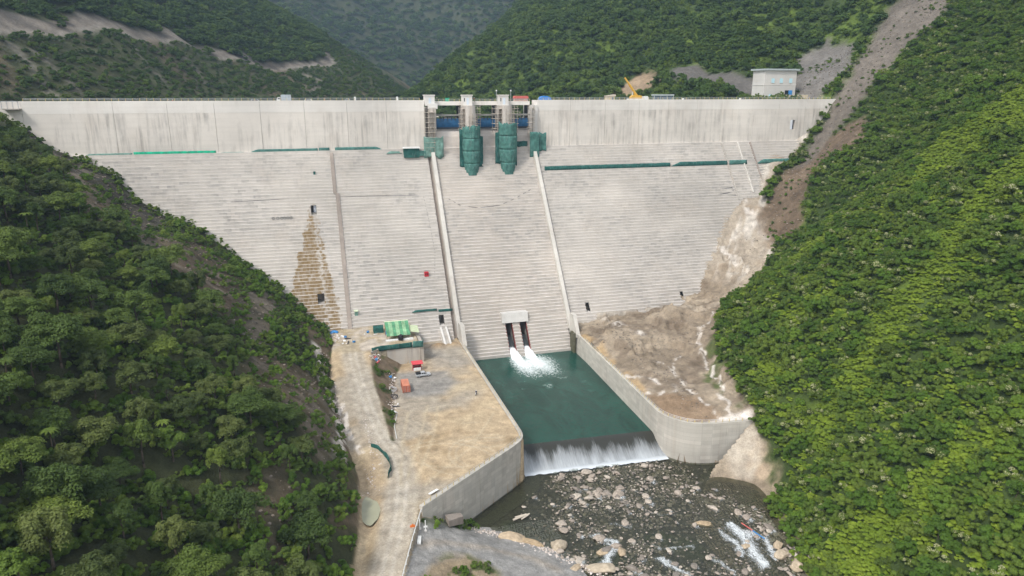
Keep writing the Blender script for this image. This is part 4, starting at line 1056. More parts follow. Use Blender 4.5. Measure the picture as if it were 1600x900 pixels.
net_strip(-85, -67, 81.2, 1.1, M_netc, 'faded grey-green netting strip at the hillside end of the dam ledge', seed=1, taper0=True)
net_strip(-66.5, -35, 80.6, 2.0, M_netb, 'bright emerald green netting strip on the dam ledge', seed=2)
net_strip(-34.5, -24, 80.8, 1.0, M_netc, 'drooping faded netting between the emerald strip and the teal strip', seed=3, taper0=True, sag=0.7)
net_strip(-23, 6.5, 80.8, 1.9, M_net, 'wavy dark teal netting strip on the ledge beside the joint', seed=4, taper0=True)
net_strip(7.0, 11.5, 81.0, 1.9, M_net, 'short teal netting piece just before the brown joint strip', seed=5)
net_strip(13.8, 35, 81.0, 1.9, M_net, 'teal netting strip between the brown joint and the spillway', seed=6, taper1=True)
net_strip(36, 43, 79.6, 1.2, M_netc, 'faint grey netting scrap beside the green hut', seed=7, taper0=True, taper1=True)
net_strip(108.5, 174, 70.8, 2.0, M_netd, 'long dark teal netting strip right of the spillway', seed=8, sag=0.2)
net_strip(174.6, 206.0, 70.8, 2.2, M_netd, 'teal netting strip ending at the dark joint line', seed=9, taper0=True, sag=0.2)
net_strip(207.3, 217.5, 70.9, 2.2, M_net, 'short teal netting piece between two joint lines', seed=10, sag=0.1)
net_strip(223.5, 246, 70.9, 2.3, M_net, 'teal netting piece nearest the right hillside', seed=11, taper0=True, sag=0.3)
net_strip(38.5, 48.8, 18.7, 0.9, M_netd, 'thin dark netting strip above the low portal', yoff=-0.8, seed=12, taper0=True, sag=0.1)
net_strip(49.4, 55.4, 18.2, 1.0, M_netd, 'short dark netting strip beside the chute wall', yoff=-0.8, seed=13, sag=0.1)

# ------------------------------------------------------------------ netting wrapped round the pier noses
def net_wrap(cx_, cy_, r0, r1, tiers, a0, a1, label, seed, mat=M_net):
    root = empty('safety_net', (cx_, cy_, tiers[0][0])); tag(root, label, 'safety net', 'netting wrapped round the piers')
    for ti, (zl, zh) in enumerate(tiers):
        V = []; n, m_ = 26, 7
        for i in range(n + 1):
            t = i / n; a = a0 + (a1 - a0) * t
            for j in range(m_):
                u = j / (m_ - 1); z = zl + (zh - zl) * u
                q = (z - tiers[0][0]) / (tiers[-1][1] - tiers[0][0])
                e = float(fbm(np.array([a * 6 + seed]), np.array([z * 0.35]), 1.0, 3, 440 + seed)[0])
                r = r0 + (r1 - r0) * min(1, q * 2.2) + 0.30 * e + 0.07 * math.sin(a * 16)
                top = ti == len(tiers) - 1 and j == m_ - 1; bot = ti == 0 and j == 0
                V.append((cx_ + r * math.cos(a), cy_ + r * math.sin(a), z + (1.3 * e if top else 0) + (0.9 * e if bot else 0)))
        F = [(i * m_ + j, (i + 1) * m_ + j, (i + 1) * m_ + j + 1, i * m_ + j + 1) for i in range(n) for j in range(m_ - 1)]
        o = link('net_panel', mesh_np('net_panel', V, F, True), mat); put(o, root)
        s = o.modifiers.new('thick', 'SOLIDIFY'); s.thickness = 0.04; s.offset = 0.0
    return root
T1 = [(69.3, 75.0), (75.0, 80.5), (80.5, 86.0), (86.0, 91.3)]
net_wrap(73.9, 320.6, 3.0, 4.0, T1, R(178), R(362), 'teal netting wrapped round the middle pier nearer the left bank', 1)
net_wrap(91.1, 320.6, 3.0, 4.2, [(69.0, 75.0), (75.0, 81.0), (81.0, 87.0), (87.0, 92.8)], R(178), R(362), 'teal netting wrapped round the middle pier nearer the right bank', 2)
def net_sheet(x0, x1, y, z0, z1, mat, label, seed, jag=0.8):
    V = []; n, m_ = 14, 10
    for i in range(n + 1):
        for j in range(m_ + 1):
            x = x0 + (x1 - x0) * i / n; z = z0 + (z1 - z0) * j / m_
            e = float(fbm(np.array([x]), np.array([z]), 2.5, 3, 460 + seed)[0])
            V.append((x, y + 0.5 * e, z + (jag * e if j in (0, m_) else 0)))
    F = [(i * (m_ + 1) + j, (i + 1) * (m_ + 1) + j, (i + 1) * (m_ + 1) + j + 1, i * (m_ + 1) + j + 1) for i in range(n) for j in range(m_)]
    o = link('safety_net', mesh_np('safety_net', V, F, True), mat); s = o.modifiers.new('thick', 'SOLIDIFY'); s.thickness = 0.06
    return tag(o, label, 'safety net', 'netting hung beside the piers')
net_sheet(68.4, 70.6, 320.6, 73.5, 90.5, M_netd, 'narrow dark netting hanging left of the first wrapped pier', 3)
net_sheet(77.2, 79.4, 320.8, 73.0, 87.0, M_netd, 'narrow netting hanging right of the first wrapped pier', 4)
net_sheet(85.2, 87.6, 320.8, 74.0, 88.5, M_netd, 'narrow netting hanging left of the second wrapped pier', 5)
net_sheet(94.6, 95.6, 320.8, 73.0, 86.0, M_netd, 'thin netting strip right of the second wrapped pier', 6)
net_sheet(52.6, 61.6, 323.2, 78.0, 87.0, M_netc, 'pale torn netting at the head of the left chute wall', 7, 1.6)
net_sheet(102.6, 107.2, 323.0, 76.5, 88.4, M_net, 'teal netting at the head of the right chute wall', 8)
net_sheet(107.5, 111.2, 324.6, 79.5, 88.0, M_net, 'rounded teal netting just outside the right chute wall', 9, 1.2)
net_sheet(96.2, 102.3, 326.0, 81.5, 84.2, M_netd, 'dark netting across the foot of the right gate bay', 10, 0.5)
# ------------------------------------------------------------------ scaffolds
M_pipe = m_plain('scaffold_tube', (0.33, 0.29, 0.25), 0.6, 0.2)
def scaffold(x0, x1, y0, y1, z0, z1, label, nx=3, dz=2.2):
    root = empty('scaffold', ((x0 + x1) / 2, y0, z0)); tag(root, label, 'scaffold', 'scaffolds round the gate piers')
    for i in range(nx):
        x = x0 + (x1 - x0) * i / (nx - 1)
        for y in (y0, y1):
            put(MB().tube((x, y, z0), (x, y, z1 + rnd.uniform(-0.6, 0.8)), 0.09, n=4, mat=M_pipe).build('standard_pole', M_pipe), root)
    z = z0 + dz
    while z < z1:
        put(MB().tube((x0 - 0.5, y0, z), (x1 + 0.5, y0, z), 0.07, n=4, mat=M_pipe).build('ledger', M_pipe), root)
        put(MB().tube((x0 - 0.3, y0, z + 1.0), (x1 + 0.3, y0, z + 1.0), 0.06, n=4, mat=M_pipe).build('ledger', M_pipe), root)
        w0 = x0 - rnd.uniform(0, 0.8); w1 = x1 + rnd.uniform(0, 0.8)
        put(MB().box(w0, w1, y0 - 0.2, y1 + 0.2, z - 0.1, z, M_woodp).build('plank', M_woodp), root)
        z += dz
    return root
scaffold(53.6, 57.6, 323.2, 325.0, 80, 98.6, 'scaffold at the left end pier of the gates')
scaffold(69.8, 72.0, 322.4, 327.0, 88, 99.8, 'scaffold on the left side of the first middle pier')
scaffold(75.8, 78.6, 322.4, 327.0, 88, 99.8, 'scaffold on the right side of the first middle pier')
scaffold(85.6, 89.0, 322.0, 327.0, 88, 100.2, 'scaffold on the left side of the second middle pier')
scaffold(93.0, 96.2, 322.0, 327.0, 88, 100.2, 'scaffold on the right side of the second middle pier')
scaffold(72.4, 75.4, 316.9, 317.6, 90, 96.5, 'scaffold across the nose of the first middle pier', dz=2.0)
scaffold(89.4, 92.8, 316.9, 317.6, 91, 98.5, 'scaffold across the nose of the second middle pier', dz=2.0)
scaffold(102.6, 105.0, 324.4, 326.2, 86, 100.4, 'scaffold at the right end pier of the gates')
# small netted hut with a pale roof beside the left chute wall
h = empty('site_hut', (47, 322.5, 78)); tag(h, 'small green-netted hut with pale roof clinging beside the left chute wall', 'hut')
put(MB().box(43.6, 50.4, 322.6, 325.6, 77.9, 82.0, M_netd).build('wall', M_netd), h)
put(MB().box(43.2, 50.8, 322.1, 326.2, 82.02, 82.5, M_white).build('roof', M_white), h)
put(MB().box(50.45, 53.4, 323.0, 325.2, 78.6, 80.8, M_net).build('annex', M_net), h)
# little things on the stepped face
rb = empty('site_box', (46.4, 289.5, 32)); tag(rb, 'small red box with two dark openings on the stepped face', 'box')
yb = Y0 + SL * 31.2 - 0.2
put(MB().box(45.6, 47.3, yb - 0.8, yb + 0.7, 31.2, 33.1, M_red).build('box_body', M_red), rb)
for xx in (45.95, 46.7): put(MB().box(xx, xx + 0.35, yb - 0.83, yb - 0.7, 31.9, 32.7, M_black).build('opening', M_black), rb)
gh = empty('site_box', (16, 281, 19)); tag(gh, 'small grey-green cabinet with pale lid at the dam toe', 'cabinet')
yb = Y0 + SL * 19.2
put(MB().box(15.4, 16.7, yb - 0.7, yb + 0.8, 19.2, 20.9, M_netc).build('box_body', M_netc), gh); put(MB().box(15.2, 16.9, yb - 0.9, yb + 1.0, 20.92, 21.2, m_plain('lid_pale_green', (0.55, 0.62, 0.45), 0.6)).build('lid', None), gh)
gb_ = MB().box(3.8, 4.6, Y0 + SL * 72 - 0.4, Y0 + SL * 72 + 0.6, 72.0, 73.1, M_netd).box(3.7, 4.7, Y0 + SL * 72 - 0.5, Y0 + SL * 72 + 0.7, 73.1, 73.25, M_netd).build('junction_box', M_netd); tag(gb_, 'tiny dark green junction box high on the stepped face', 'box')
# tyres on the ledge left of the seep
def ring(R_, r_, nu=14, nv=6):
    V = []; F = []
    for i in range(nu):
        a = 2 * math.pi * i / nu
        for j in range(nv):
            b2 = 2 * math.pi * j / nv; V.append(((R_ + r_ * math.cos(b2)) * math.cos(a), r_ * math.sin(b2), (R_ + r_ * math.cos(b2)) * math.sin(a)))
            F.append((i * nv + j, ((i + 1) % nu) * nv + j, ((i + 1) % nu) * nv + (j + 1) % nv, i * nv + (j + 1) % nv))
    return V, F
V, F = ring(0.52, 0.12); tm = mesh_np('tyre_hoop', V, F, True); tm.materials.append(M_beam)
for i, x in enumerate((-13.6, -11.9, -10.3, -9.1, -7.9, -6.6)):
    zt = 55.2; o = bpy.data.objects.new('cable_hoop', tm); COL.objects.link(o); o.location = (x, Y0 + SL * zt - 0.3, zt + 0.65); o.rotation_euler = (R(-12), 0, 0)
    tag(o, ['grey hoop at the left end of the row on the stepped face', 'second grey hoop of the row on the stepped face', 'third grey hoop of the row on the stepped face', 'fourth grey hoop of the row on the stepped face', 'fifth grey hoop of the row on the stepped face', 'grey hoop at the right end of the row on the stepped face'][i], 'hoop', 'hoops on the ledge of the dam face')
# hanging cables on the face
def cable(pts, r, label, mat=M_darkst, name='cable'):
    mb = MB()
    for a, b_ in zip(pts[:-1], pts[1:]): mb.tube(a, b_, r, n=4, mat=mat)
    return tag(mb.build(name, mat), label, 'cable', 'cables on the dam face')
def fpt(x, z, off=0.35): return (x, Y0 + SL * z - off, z)
cable([fpt(60, 61), fpt(66, 57.5), fpt(74, 56.3), fpt(84, 57.0), fpt(92, 59.6), fpt(100, 63)], 0.09, 'dark cable sagging across the spillway chute')
cable([fpt(-30, 62.6), fpt(0, 63.1), fpt(30, 62.8), fpt(53, 62.2)], 0.07, 'dark cable line running level across the left face')
cable([fpt(50, 62), fpt(51, 50), fpt(51.5, 40), fpt(50, 31.5)], 0.06, 'thin cable dropping beside the left chute wall')
cable([fpt(46.4, 31), fpt(44, 29.5), fpt(41, 30.2), fpt(38, 29.6)], 0.06, 'thin cable trailing from the red box')
cable([fpt(5, 56), fpt(8, 40), fpt(9, 28)], 0.06, 'pale pipe running down beside the ochre seep', M_galv)
cable([fpt(193, 59.4), fpt(205, 60.3), fpt(205, 58.4), fpt(196, 57.4), fpt(206, 56.8)], 0.16, 'dark bent rails beside the right joint line')
# ------------------------------------------------------------------ railings
def railing(pts, step, z, h, label, name='guard_rail', post=M_yelpost, rail=M_galv, r=0.055, rails=(0.55, 1.0), pr=0.07, closed=False):
    P = resample(pts, step); root = empty(name, (P[0].x, P[0].y, z)); tag(root, label, 'railing')
    me = MB().box(-pr, pr, -pr, pr, 0, h, post).mesh('post', post)
    for p in P:
        o = bpy.data.objects.new('post', me); COL.objects.link(o); o.location = (p.x - P[0].x, p.y - P[0].y, 0); o.parent = root
    for u in rails:
        mb = MB()
        for a, b_ in zip(P[:-1], P[1:]): mb.tube((a.x, a.y, z + h * u), (b_.x, b_.y, z + h * u), r, n=4, mat=rail)
        put(mb.build('rail', rail), root)
    return root
railing([(-103, YF + 0.18), (52, YF + 0.18)], 2.6, ZC, 0.95, 'long yellow-posted railing on the crest left of the gates')
railing([(108, YF + 0.18), (271, YF + 0.18)], 2.6, ZC, 0.95, 'long railing on the crest right of the gates')
railing([(59, 331.5), (105, 331.5)], 2.4, 102.2, 1.0, 'railing on the bridge above the blue gates')
railing([(56.2, 262), (56.2, 186), (55.4, 181.4), (51.0, 176.9), (22.4, 154.0)], 2.2, 8.45, 0.95, 'yellow-posted railing on the wall around the dirt terrace')
railing([(105.4, 256), (102.8, 187), (103.2, 183.6), (104.7, 180.3), (107.4, 177), (110.9, 175), (115, 174.0), (126.5, 172.6)], 2.2, 8.45, 0.95, 'yellow-posted railing on the curved wall below the earth mound')
railing([(21.4, 153.4), (17.8, 143), (13.9, 130.7), (10.2, 118.5), (6, 104)], 2.9, 7.0, 0.85, 'white metal guardrail beside the dirt road', post=M_white, rail=M_white, r=0.11, rails=(0.85,), pr=0.1)
# small platform on the left end of the crest
pf = empty('viewing_platform', (-106.8, 327, 99.8)); tag(pf, 'small railed concrete platform on the left end of the crest', 'platform')
put(MB().box(-109.6, -103.8, 324.2, 327.35, 99.7, 100.1, M_old).build('slab', M_old), pf)
for x in (-109.5, -107.6, -105.7, -103.9): put(MB().box(x - 0.1, x + 0.1, 324.3, 324.5, 100.1, 103.0, M_galv).build('post', M_galv), pf)
put(MB().box(-109.6, -103.8, 324.3, 324.45, 102.7, 102.95, M_galv).build('rail', M_galv), pf)

# ------------------------------------------------------------------ vehicles
def wheel_mesh(r, w):
    mb = MB(); mb.tube((0, -w / 2, 0), (0, w / 2, 0), r, n=14, mat=M_tyre)
    return mb.mesh('wheel', M_tyre, False), MB().tube((0, -w / 2 - 0.02, 0), (0, w / 2 + 0.02, 0), r * 0.58, n=10, mat=M_rim).mesh('rim', M_rim)
def vehicle(name, label, cat, loc, rz, L, W, body, cab, paint, wheels, r=0.36, glass=None, extra=None, group=None):
    """body / cab: side outlines (x,z) extruded over the width; x points forward"""
    root = empty(name, loc, rz); tag(root, label, cat, group)
    MB().prism_y(body, -W / 2, W / 2, paint).build('body', paint, root, bevel=0.06)
    c = MB().prism_y(cab, -W / 2 + 0.10, W / 2 - 0.10, paint).build('cabin', paint, root, bevel=0.05)
    for poly in (glass or []):
        MB().prism_y(poly, -W / 2 + 0.085, W / 2 - 0.085, M_glass).build('side_window', M_glass, c)
    wm, rm = wheel_mesh(r, 0.26)
    for x in wheels:
        for s in (-1, 1):
            w = bpy.data.objects.new('wheel', wm); COL.objects.link(w); w.parent = root; w.location = (x, s * (W / 2 - 0.12), r)
            q = bpy.data.objects.new('rim', rm); COL.objects.link(q); q.parent = w
    for s in (-1, 1):
        MB().box(L / 2 - 0.04, L / 2 + 0.02, s * W * 0.36 - 0.16, s * W * 0.36 + 0.16, 0.72, 0.9, M_white).build('headlight', M_white, root)
    if extra: extra(root)
    return root
def pickup(label, loc, rz, paint, canopy=None, group=None):
    L, W = 5.3, 1.9
    body = [(-2.65, 0.45), (-2.65, 1.08), (0.55, 1.10), (1.35, 1.10), (2.45, 1.0), (2.65, 0.85), (2.65, 0.45)]
    cab = [(-0.95, 1.09), (-0.75, 1.78), (0.55, 1.80), (1.35, 1.09)]
    gl = [[(-0.72, 1.18), (-0.60, 1.66), (-0.05, 1.68), (-0.05, 1.18)], [(0.03, 1.18), (0.03, 1.68), (0.52, 1.68), (1.05, 1.18)]]
    def ex(root):
        MB().prism_x([(-0.78, 1.28), (-0.72, 1.72), (0.72, 1.72), (0.78, 1.28)], 0.70, 1.20, M_glass, Matrix.Translation((0, 0, 0)) @ Matrix.Shear('XY', 4, (0, 0))).build('windscreen', M_glass, root) if 0 else None
        MB().add([(0.62, -0.78, 1.76), (0.62, 0.78, 1.76), (1.36, 0.82, 1.13), (1.36, -0.82, 1.13), (0.58, -0.78, 1.72), (0.58, 0.78, 1.72), (1.30, 0.82, 1.10), (1.30, -0.82, 1.10)], [(0, 3, 2, 1), (4, 5, 6, 7), (0, 1, 5, 4), (1, 2, 6, 5), (2, 3, 7, 6), (3, 0, 4, 7)], M_glass).build('windscreen', M_glass, root)
        if canopy:
            MB().prism_y([(-2.6, 1.1), (-2.55, 1.72), (-0.95, 1.76), (-0.95, 1.1)], -W / 2 + 0.12, W / 2 - 0.12, canopy).build('canopy', canopy, root, bevel=0.05)
        else:
            MB().box(-2.5, -1.0, -W / 2 + 0.15, W / 2 - 0.15, 1.09, 1.115, M_black).build('load_bed', M_black, root)
    return vehicle('pickup', label, 'pickup', loc, rz, L, W, body, cab, paint, (-1.6, 1.65), 0.38, gl, ex, group)
def car(label, loc, rz, paint, name='parked_car', group='vehicles parked on the crest'):
    body = [(-2.2, 0.35), (-2.25, 0.95), (2.0, 0.95), (2.25, 0.75), (2.25, 0.35)]
    cab = [(-2.15, 0.94), (-1.9, 1.66), (0.4, 1.68), (1.3, 0.94)]
    gl = [[(-1.85, 1.05), (-1.7, 1.52), (-0.55, 1.54), (-0.55, 1.05)], [(-0.45, 1.05), (-0.45, 1.54), (0.35, 1.54), (1.0, 1.05)]]
    return vehicle(name, label, 'car', loc, rz, 4.5, 1.8, body, cab, paint, (-1.4, 1.4), 0.34, gl, None, group)
pickup('silver pickup with dark rear canopy parked beside the red kiosk', (35.6, 236.8, 8.0), R(4), M_silver, M_black)
ZD = 101.7
def box_truck(label, loc, rz):
    def ex(root):
        MB().box(-3.3, 0.9, -1.15, 1.15, 0.95, 3.5, m_plain('canvas_grey_blue', (0.34, 0.38, 0.41), 0.7)).build('cargo_box', None, root, bevel=0.08)
        for k in range(4): MB().box(-3.2 + k * 1.3, -3.1 + k * 1.3, -1.18, 1.18, 0.95, 3.53, M_galv).build('box_rib', M_galv, root)
    return vehicle('box_truck', label, 'truck', loc, rz, 5.6, 2.2, [(-3.3, 0.5), (-3.3, 0.92), (2.7, 0.92), (2.7, 0.5)], [(1.1, 0.92), (1.1, 2.5), (2.2, 2.5), (2.7, 1.5), (2.7, 0.92)], M_white, (-2.2, 1.9), 0.45, [[(1.3, 1.55), (1.3, 2.3), (2.1, 2.3), (2.45, 1.55)]], ex)
box_truck('white truck with grey box body standing on the crest', (-6.3, 331.6, ZD), R(180))
car('silver car on the crest left of the white truck', (-17.3, 331.2, ZD), 0, M_silver)
car('white car on the crest right of the white truck', (3.4, 331.0, ZD), R(180), M_white)
pickup('pale pickup on the crest nearest the brown joint strip', (20.8, 331.0, ZD), R(180), M_silver, None, 'vehicles parked on the crest')
car('white car on the crest next to the grey site cabin', (187.6, 331.2, ZD), 0, M_white)
car('white car on the crest near the tall control building', (220.6, 331.2, ZD), 0, M_white)

# ------------------------------------------------------------------ crest equipment
cr = empty('mobile_crane', (160, 331.5, ZD)); tag(cr, 'yellow mobile crane with raised telescopic boom on the crest', 'crane')
put(MB().box(155.6, 166.5, 330.2, 332.8, ZD + 0.7, ZD + 1.5, M_white).build('carrier', M_white), cr)
put(MB().prism_y([(163.8, ZD + 1.5), (163.8, ZD + 2.6), (165.8, ZD + 2.7), (166.4, ZD + 1.9), (166.4, ZD + 1.5)], 330.3, 332.7, M_white).build('driver_cab', M_white), cr)
put(MB().prism_y([(157.0, ZD + 1.5), (157.0, ZD + 2.5), (158.4, ZD + 3.4), (160.6, ZD + 3.2), (162.6, ZD + 2.9), (162.9, ZD + 1.5)], 330.4, 332.6, M_yel).build('superstructure', M_yel), cr)
a, b_ = Vector((160.8, 331.5, ZD + 2.4)), Vector((153.6, 331.5, ZD + 11.4))
m_ = a.lerp(b_, 0.62)
bm = MB()
put(MB().tube(a, m_, 0.62, 0.56, 6, M_yel).build('boom', M_yel), cr); put(MB().tube(m_, b_, 0.46, 0.42, 6, M_yel).build('boom_extension', M_yel), cr)
put(MB().tube((158.0, 331.5, ZD + 2.2), a.lerp(b_, 0.35), 0.22, 0.2, 6, M_galv).build('lift_cylinder', M_galv), cr)
wm, rm = wheel_mesh(0.55, 0.4)
for x in (156.6, 158.0, 163.0, 164.4):
    for y in (330.3, 332.7):
        w = bpy.data.objects.new('wheel', wm); COL.objects.link(w); w.location = (x, y, ZD + 0.55); put(w, cr)
sc_ = empty('site_cabin', (175, 332, ZD)); tag(sc_, 'long grey open-sided site cabin on the crest', 'cabin')
M_cabin = m_plain('cabin_grey', (0.36, 0.40, 0.40), 0.6); M_cabd = m_plain('cabin_dark', (0.10, 0.14, 0.17), 0.6)
put(MB().box(170, 180.3, 331.6, 333.8, ZD, ZD + 2.9, M_cabd).build('wall', M_cabd), sc_); put(MB().box(169.6, 180.7, 331.0, 334.2, ZD + 2.92, ZD + 3.6, M_cabin).build('roof', M_cabin), sc_)
for x in (169.8, 173.3, 176.8, 180.4): put(MB().box(x, x + 0.22, 331.1, 331.35, ZD, ZD + 2.9, M_cabin).build('post', M_cabin), sc_)
hu = empty('site_hut', (146.4, 332, ZD)); tag(hu, 'small tan hut with sloping roof on the crest beside the crane', 'hut')
M_tan = m_plain('render_tan', (0.50, 0.42, 0.30), 0.8)
put(MB().box(144.3, 148.4, 331, 333.6, ZD, ZD + 2.6, M_tan).build('wall', M_tan), hu); put(MB().prism_y([(143.9, ZD + 2.62), (148.8, ZD + 2.62), (148.8, ZD + 3.5), (143.9, ZD + 2.85)], 330.7, 333.9, M_woodp).build('roof', M_woodp), hu); put(MB().box(146.9, 147.8, 330.96, 331.05, ZD, ZD + 2.2, M_cabd).build('door', M_cabd), hu)
bt = empty('tarp_shelter', (112.5, 331.5, ZD)); tag(bt, 'domed bright blue tarpaulin shelter on the crest right of the gates', 'shelter')
poly = [(109.6, ZD + 0.9)] + [(112.5 - 2.9 * math.cos(t), ZD + 1.3 + 1.6 * math.sin(t)) for t in np.linspace(0.05, math.pi - 0.05, 9)] + [(115.4, ZD + 0.9)]
put(MB().prism_y(poly, 330.2, 333.4, M_bluet).build('tarpaulin', M_bluet), bt)
for x in (109.8, 115.2): put(MB().box(x - 0.1, x + 0.1, 330.3, 330.5, ZD, ZD + 1.2, M_galv).build('post', M_galv), bt)
rk_ = empty('site_booth', (101, 333, 102.2)); tag(rk_, 'long red-roofed booth on the bridge at the right gate bay', 'booth')
M_redf = m_plain('roof_red_faded', (0.52, 0.13, 0.11), 0.6); M_redw = m_plain('panel_pinkish', (0.50, 0.34, 0.31), 0.7)
put(MB().box(97.9, 104.4, 332.4, 334.6, 102.22, 103.4, M_redw).build('wall', M_redw), rk_); put(MB().prism_y([(97.6, 103.42), (98.0, 104.6), (104.3, 104.6), (104.7, 103.42)], 332.0, 335.0, M_redf).build('roof', M_redf), rk_)
bx = MB().box(65.0, 66.6, 332.5, 334, 102.22, 103.6, M_netb).box(64.9, 66.7, 332.4, 334.1, 103.6, 103.75, M_netb).build('equipment_cover', M_netb); tag(bx, 'small green covered box on the bridge of the first gate bay', 'box')
for i, (x, y) in enumerate(((88.6, 331.0), (95.6, 331.2))):
    lp_ = empty('lamp_post', (x, y, 102.2)); tag(lp_, ['lamp post left of the second pier house', 'lamp post right of the second pier house'][i], 'lamp post')
    put(MB().tube((x, y, 102.2), (x, y, 106.8), 0.09, n=6, mat=M_galv).build('pole', M_galv), lp_); put(MB().box(x - 0.25, x + 0.25, y - 0.25, y + 0.2, 106.7, 107.3, M_white).build('lamp_head', M_white), lp_)
for i, x in enumerate((42.6, 24.0)):
    o = MB().box(x - 0.4, x + 0.4, 331, 332, ZD, ZD + 2.3, M_white).prism_y([(x - 0.5, ZD + 2.3), (x + 0.5, ZD + 2.3), (x, ZD + 2.7)], 330.9, 332.1, M_white).build('portable_toilet', M_white); tag(o, ['white booth cabinet on the crest near the left pier house', 'white booth cabinet on the crest right of the pale pickup'][i], 'cabinet')

# control building at the right end of the crest
bd = empty('control_building', (251, 344, 101.6)); tag(bd, 'tall pale concrete control building with flat roof and blue door', 'building')
M_bw = m_concrete('building_render', base=(0.60, 0.575, 0.54), dark=(0.42, 0.40, 0.38), streak=0.35)
M_sky = m_plain('window_pale_blue', (0.42, 0.62, 0.68), 0.3, 0.06)
put(MB().box(241.4, 261.2, 344, 355, 101.0, 117.6, M_bw).build('wall', M_bw), bd)
rf = put(MB().box(240.4, 262.4, 343.0, 356, 117.62, 118.5, M_cabin).build('roof', M_cabin), bd)
put(MB().box(241.2, 261.4, 343.9, 355.1, 110.0, 110.35, M_pale).build('floor_band', M_pale), bd)
for x, z0, w_ in ((245.6, 111.2, 1.9), (250.8, 111.2, 1.9), (256.8, 111.2, 1.9), (244.8, 103.0, 1.9), (250.0, 103.2, 1.9)):
    w = put(MB().box(x, x + w_, 343.9, 344.1, z0, z0 + 2.3, M_sky).build('window', M_sky), bd); o = MB().box(x - 0.1, x + w_ + 0.1, 343.8, 344.05, z0 - 0.2, z0 - 0.02, M_pale).build('sill', M_pale); o.parent = w; o.matrix_parent_inverse = Matrix.Translation(-Vector(bd.location)); o.location = bd.location
dr = put(MB().box(256.9, 259.3, 343.85, 344.1, 104.6, 107.3, M_bluel).build('door', M_bluel), bd); put(MB().box(254.6, 256.85, 343.9, 344.1, 104.6, 107.3, M_glass).build('doorway', M_glass), bd)
lum = empty('timber_stack', (250, 337.5, 101.6)); tag(lum, 'stack of pale timber boards in front of the control building', 'timber stack')
for k in range(5): put(MB().box(245 + k * 0.2, 257.5 - rnd.uniform(0, 1.5), 337.0 + 0.1 * k, 338.5 - 0.1 * k, 102.3 + k * 0.55, 102.78 + k * 0.55, M_woodp).build('board', M_woodp), lum)
jw = MB().box(258.0, 264.5, 337.2, 337.6, 101.6, 104.9, M_tan).box(257.9, 264.6, 337.1, 337.7, 104.9, 105.05, M_pale).build('low_wall', M_tan); tag(jw, 'low tan wall beside the timber stack on the crest', 'wall')

# ------------------------------------------------------------------ plateau and terrace things
rw = empty('retaining_wall', (29, 250.6, 8)); tag(rw, 'streaked concrete block wall holding up the work plateau', 'wall')
V = [(22.4, 250.2, 6), (37.0, 250.9, 6), (37.0, 252.4, 6), (22.4, 251.7, 6), (22.0, 250.6, 15.2), (37.2, 251.3, 15.2), (37.2, 252.4, 15.2), (22.0, 251.7, 15.2)]
put(MB().hexa(V, M_old).build('front_panel', M_old), rw)
put(MB().box(37.22, 38.4, 251.3, 274, 6, 15.0, M_old).build('side_panel', M_old), rw)
put(MB().hexa([(18.6, 247.6, 10), (22.38, 250.2, 6.5), (22.38, 251.4, 6.5), (18.6, 248.8, 10), (18.6, 247.6, 15.1), (21.98, 250.6, 15.2), (21.98, 251.4, 15.2), (18.6, 248.8, 15.1)], M_old).build('wing_panel', M_old), rw)
def sheet_path(pts, z0, h, mat, label, seed, group='green nets around the terrace', name='safety_net'):
    P = resample(pts, 0.8); V = []; m_ = 4
    for i, p in enumerate(P):
        for j in range(m_):
            u = j / (m_ - 1); e = float(fbm(np.array([p.x * 1.3 + p.y]), np.array([u * 2 + seed]), 1.6, 2, 480 + seed)[0])
            zz = z0(p.x, p.y) if callable(z0) else z0
            V.append((p.x + 0.25 * e, p.y - 0.25 * e, zz + h * u + 0.25 * e * (j == m_ - 1)))
    F = [(i * m_ + j, (i + 1) * m_ + j, (i + 1) * m_ + j + 1, i * m_ + j + 1) for i in range(len(P) - 1) for j in range(m_ - 1)]
    o = link(name, mesh_np(name, V, F, True), mat); s = o.modifiers.new('thick', 'SOLIDIFY'); s.thickness = 0.06
    return tag(o, label, 'safety net', group)
sheet_path([(18.8, 248.6), (22.2, 250.2), (29, 250.5), (34, 250.8)], 14.2, 2.0, M_netd, 'dark green netting draped along the top of the plateau wall', 1)
sheet_path([(34.2, 250.9), (38.2, 250.8), (38.6, 254)], 14.0, 2.5, M_net, 'green netting corner at the right end of the plateau wall', 2)
sheet_path([(12.6, 188), (14.2, 186.6), (15.6, 183), (16.6, 178), (16.6, 174), (15.2, 170)], 7.9, 1.5, M_netd, 'dark green net fence curving round the pond hollow', 3)
sh = empty('work_shed', (30, 261, 15)); tag(sh, 'open work shed with big sloping green sheet roof on the plateau', 'shed')
M_gr1 = m_net('sheet_green', (0.10, 0.28, 0.15)); M_gr2 = m_net('sheet_light_green', (0.24, 0.42, 0.24)); M_crm = m_plain('sheet_cream', (0.66, 0.68, 0.50), 0.6)
for k in range(7):
    x = 25.6 + k * 1.3
    mt = M_gr1 if k in (0, 6) else (M_gr2 if k % 2 else M_gr1)
    put(MB().hexa([(x, 258.6, 16.6), (x + 1.24, 258.6, 16.6), (x + 1.24, 265.2, 20.2), (x, 265.2, 20.2), (x, 258.6, 16.72), (x + 1.24, 258.6, 16.72), (x + 1.24, 265.2, 20.32), (x, 265.2, 20.32)], mt).build('roof_sheet', mt), sh)
put(MB().hexa([(25.5, 265.2, 20.15), (34.8, 265.2, 20.15), (34.8, 267.0, 19.9), (25.5, 267.0, 19.9), (25.5, 265.2, 20.35), (34.8, 265.2, 20.35), (34.8, 267.0, 20.1), (25.5, 267.0, 20.1)], M_crm).build('ridge_sheet', M_crm), sh)
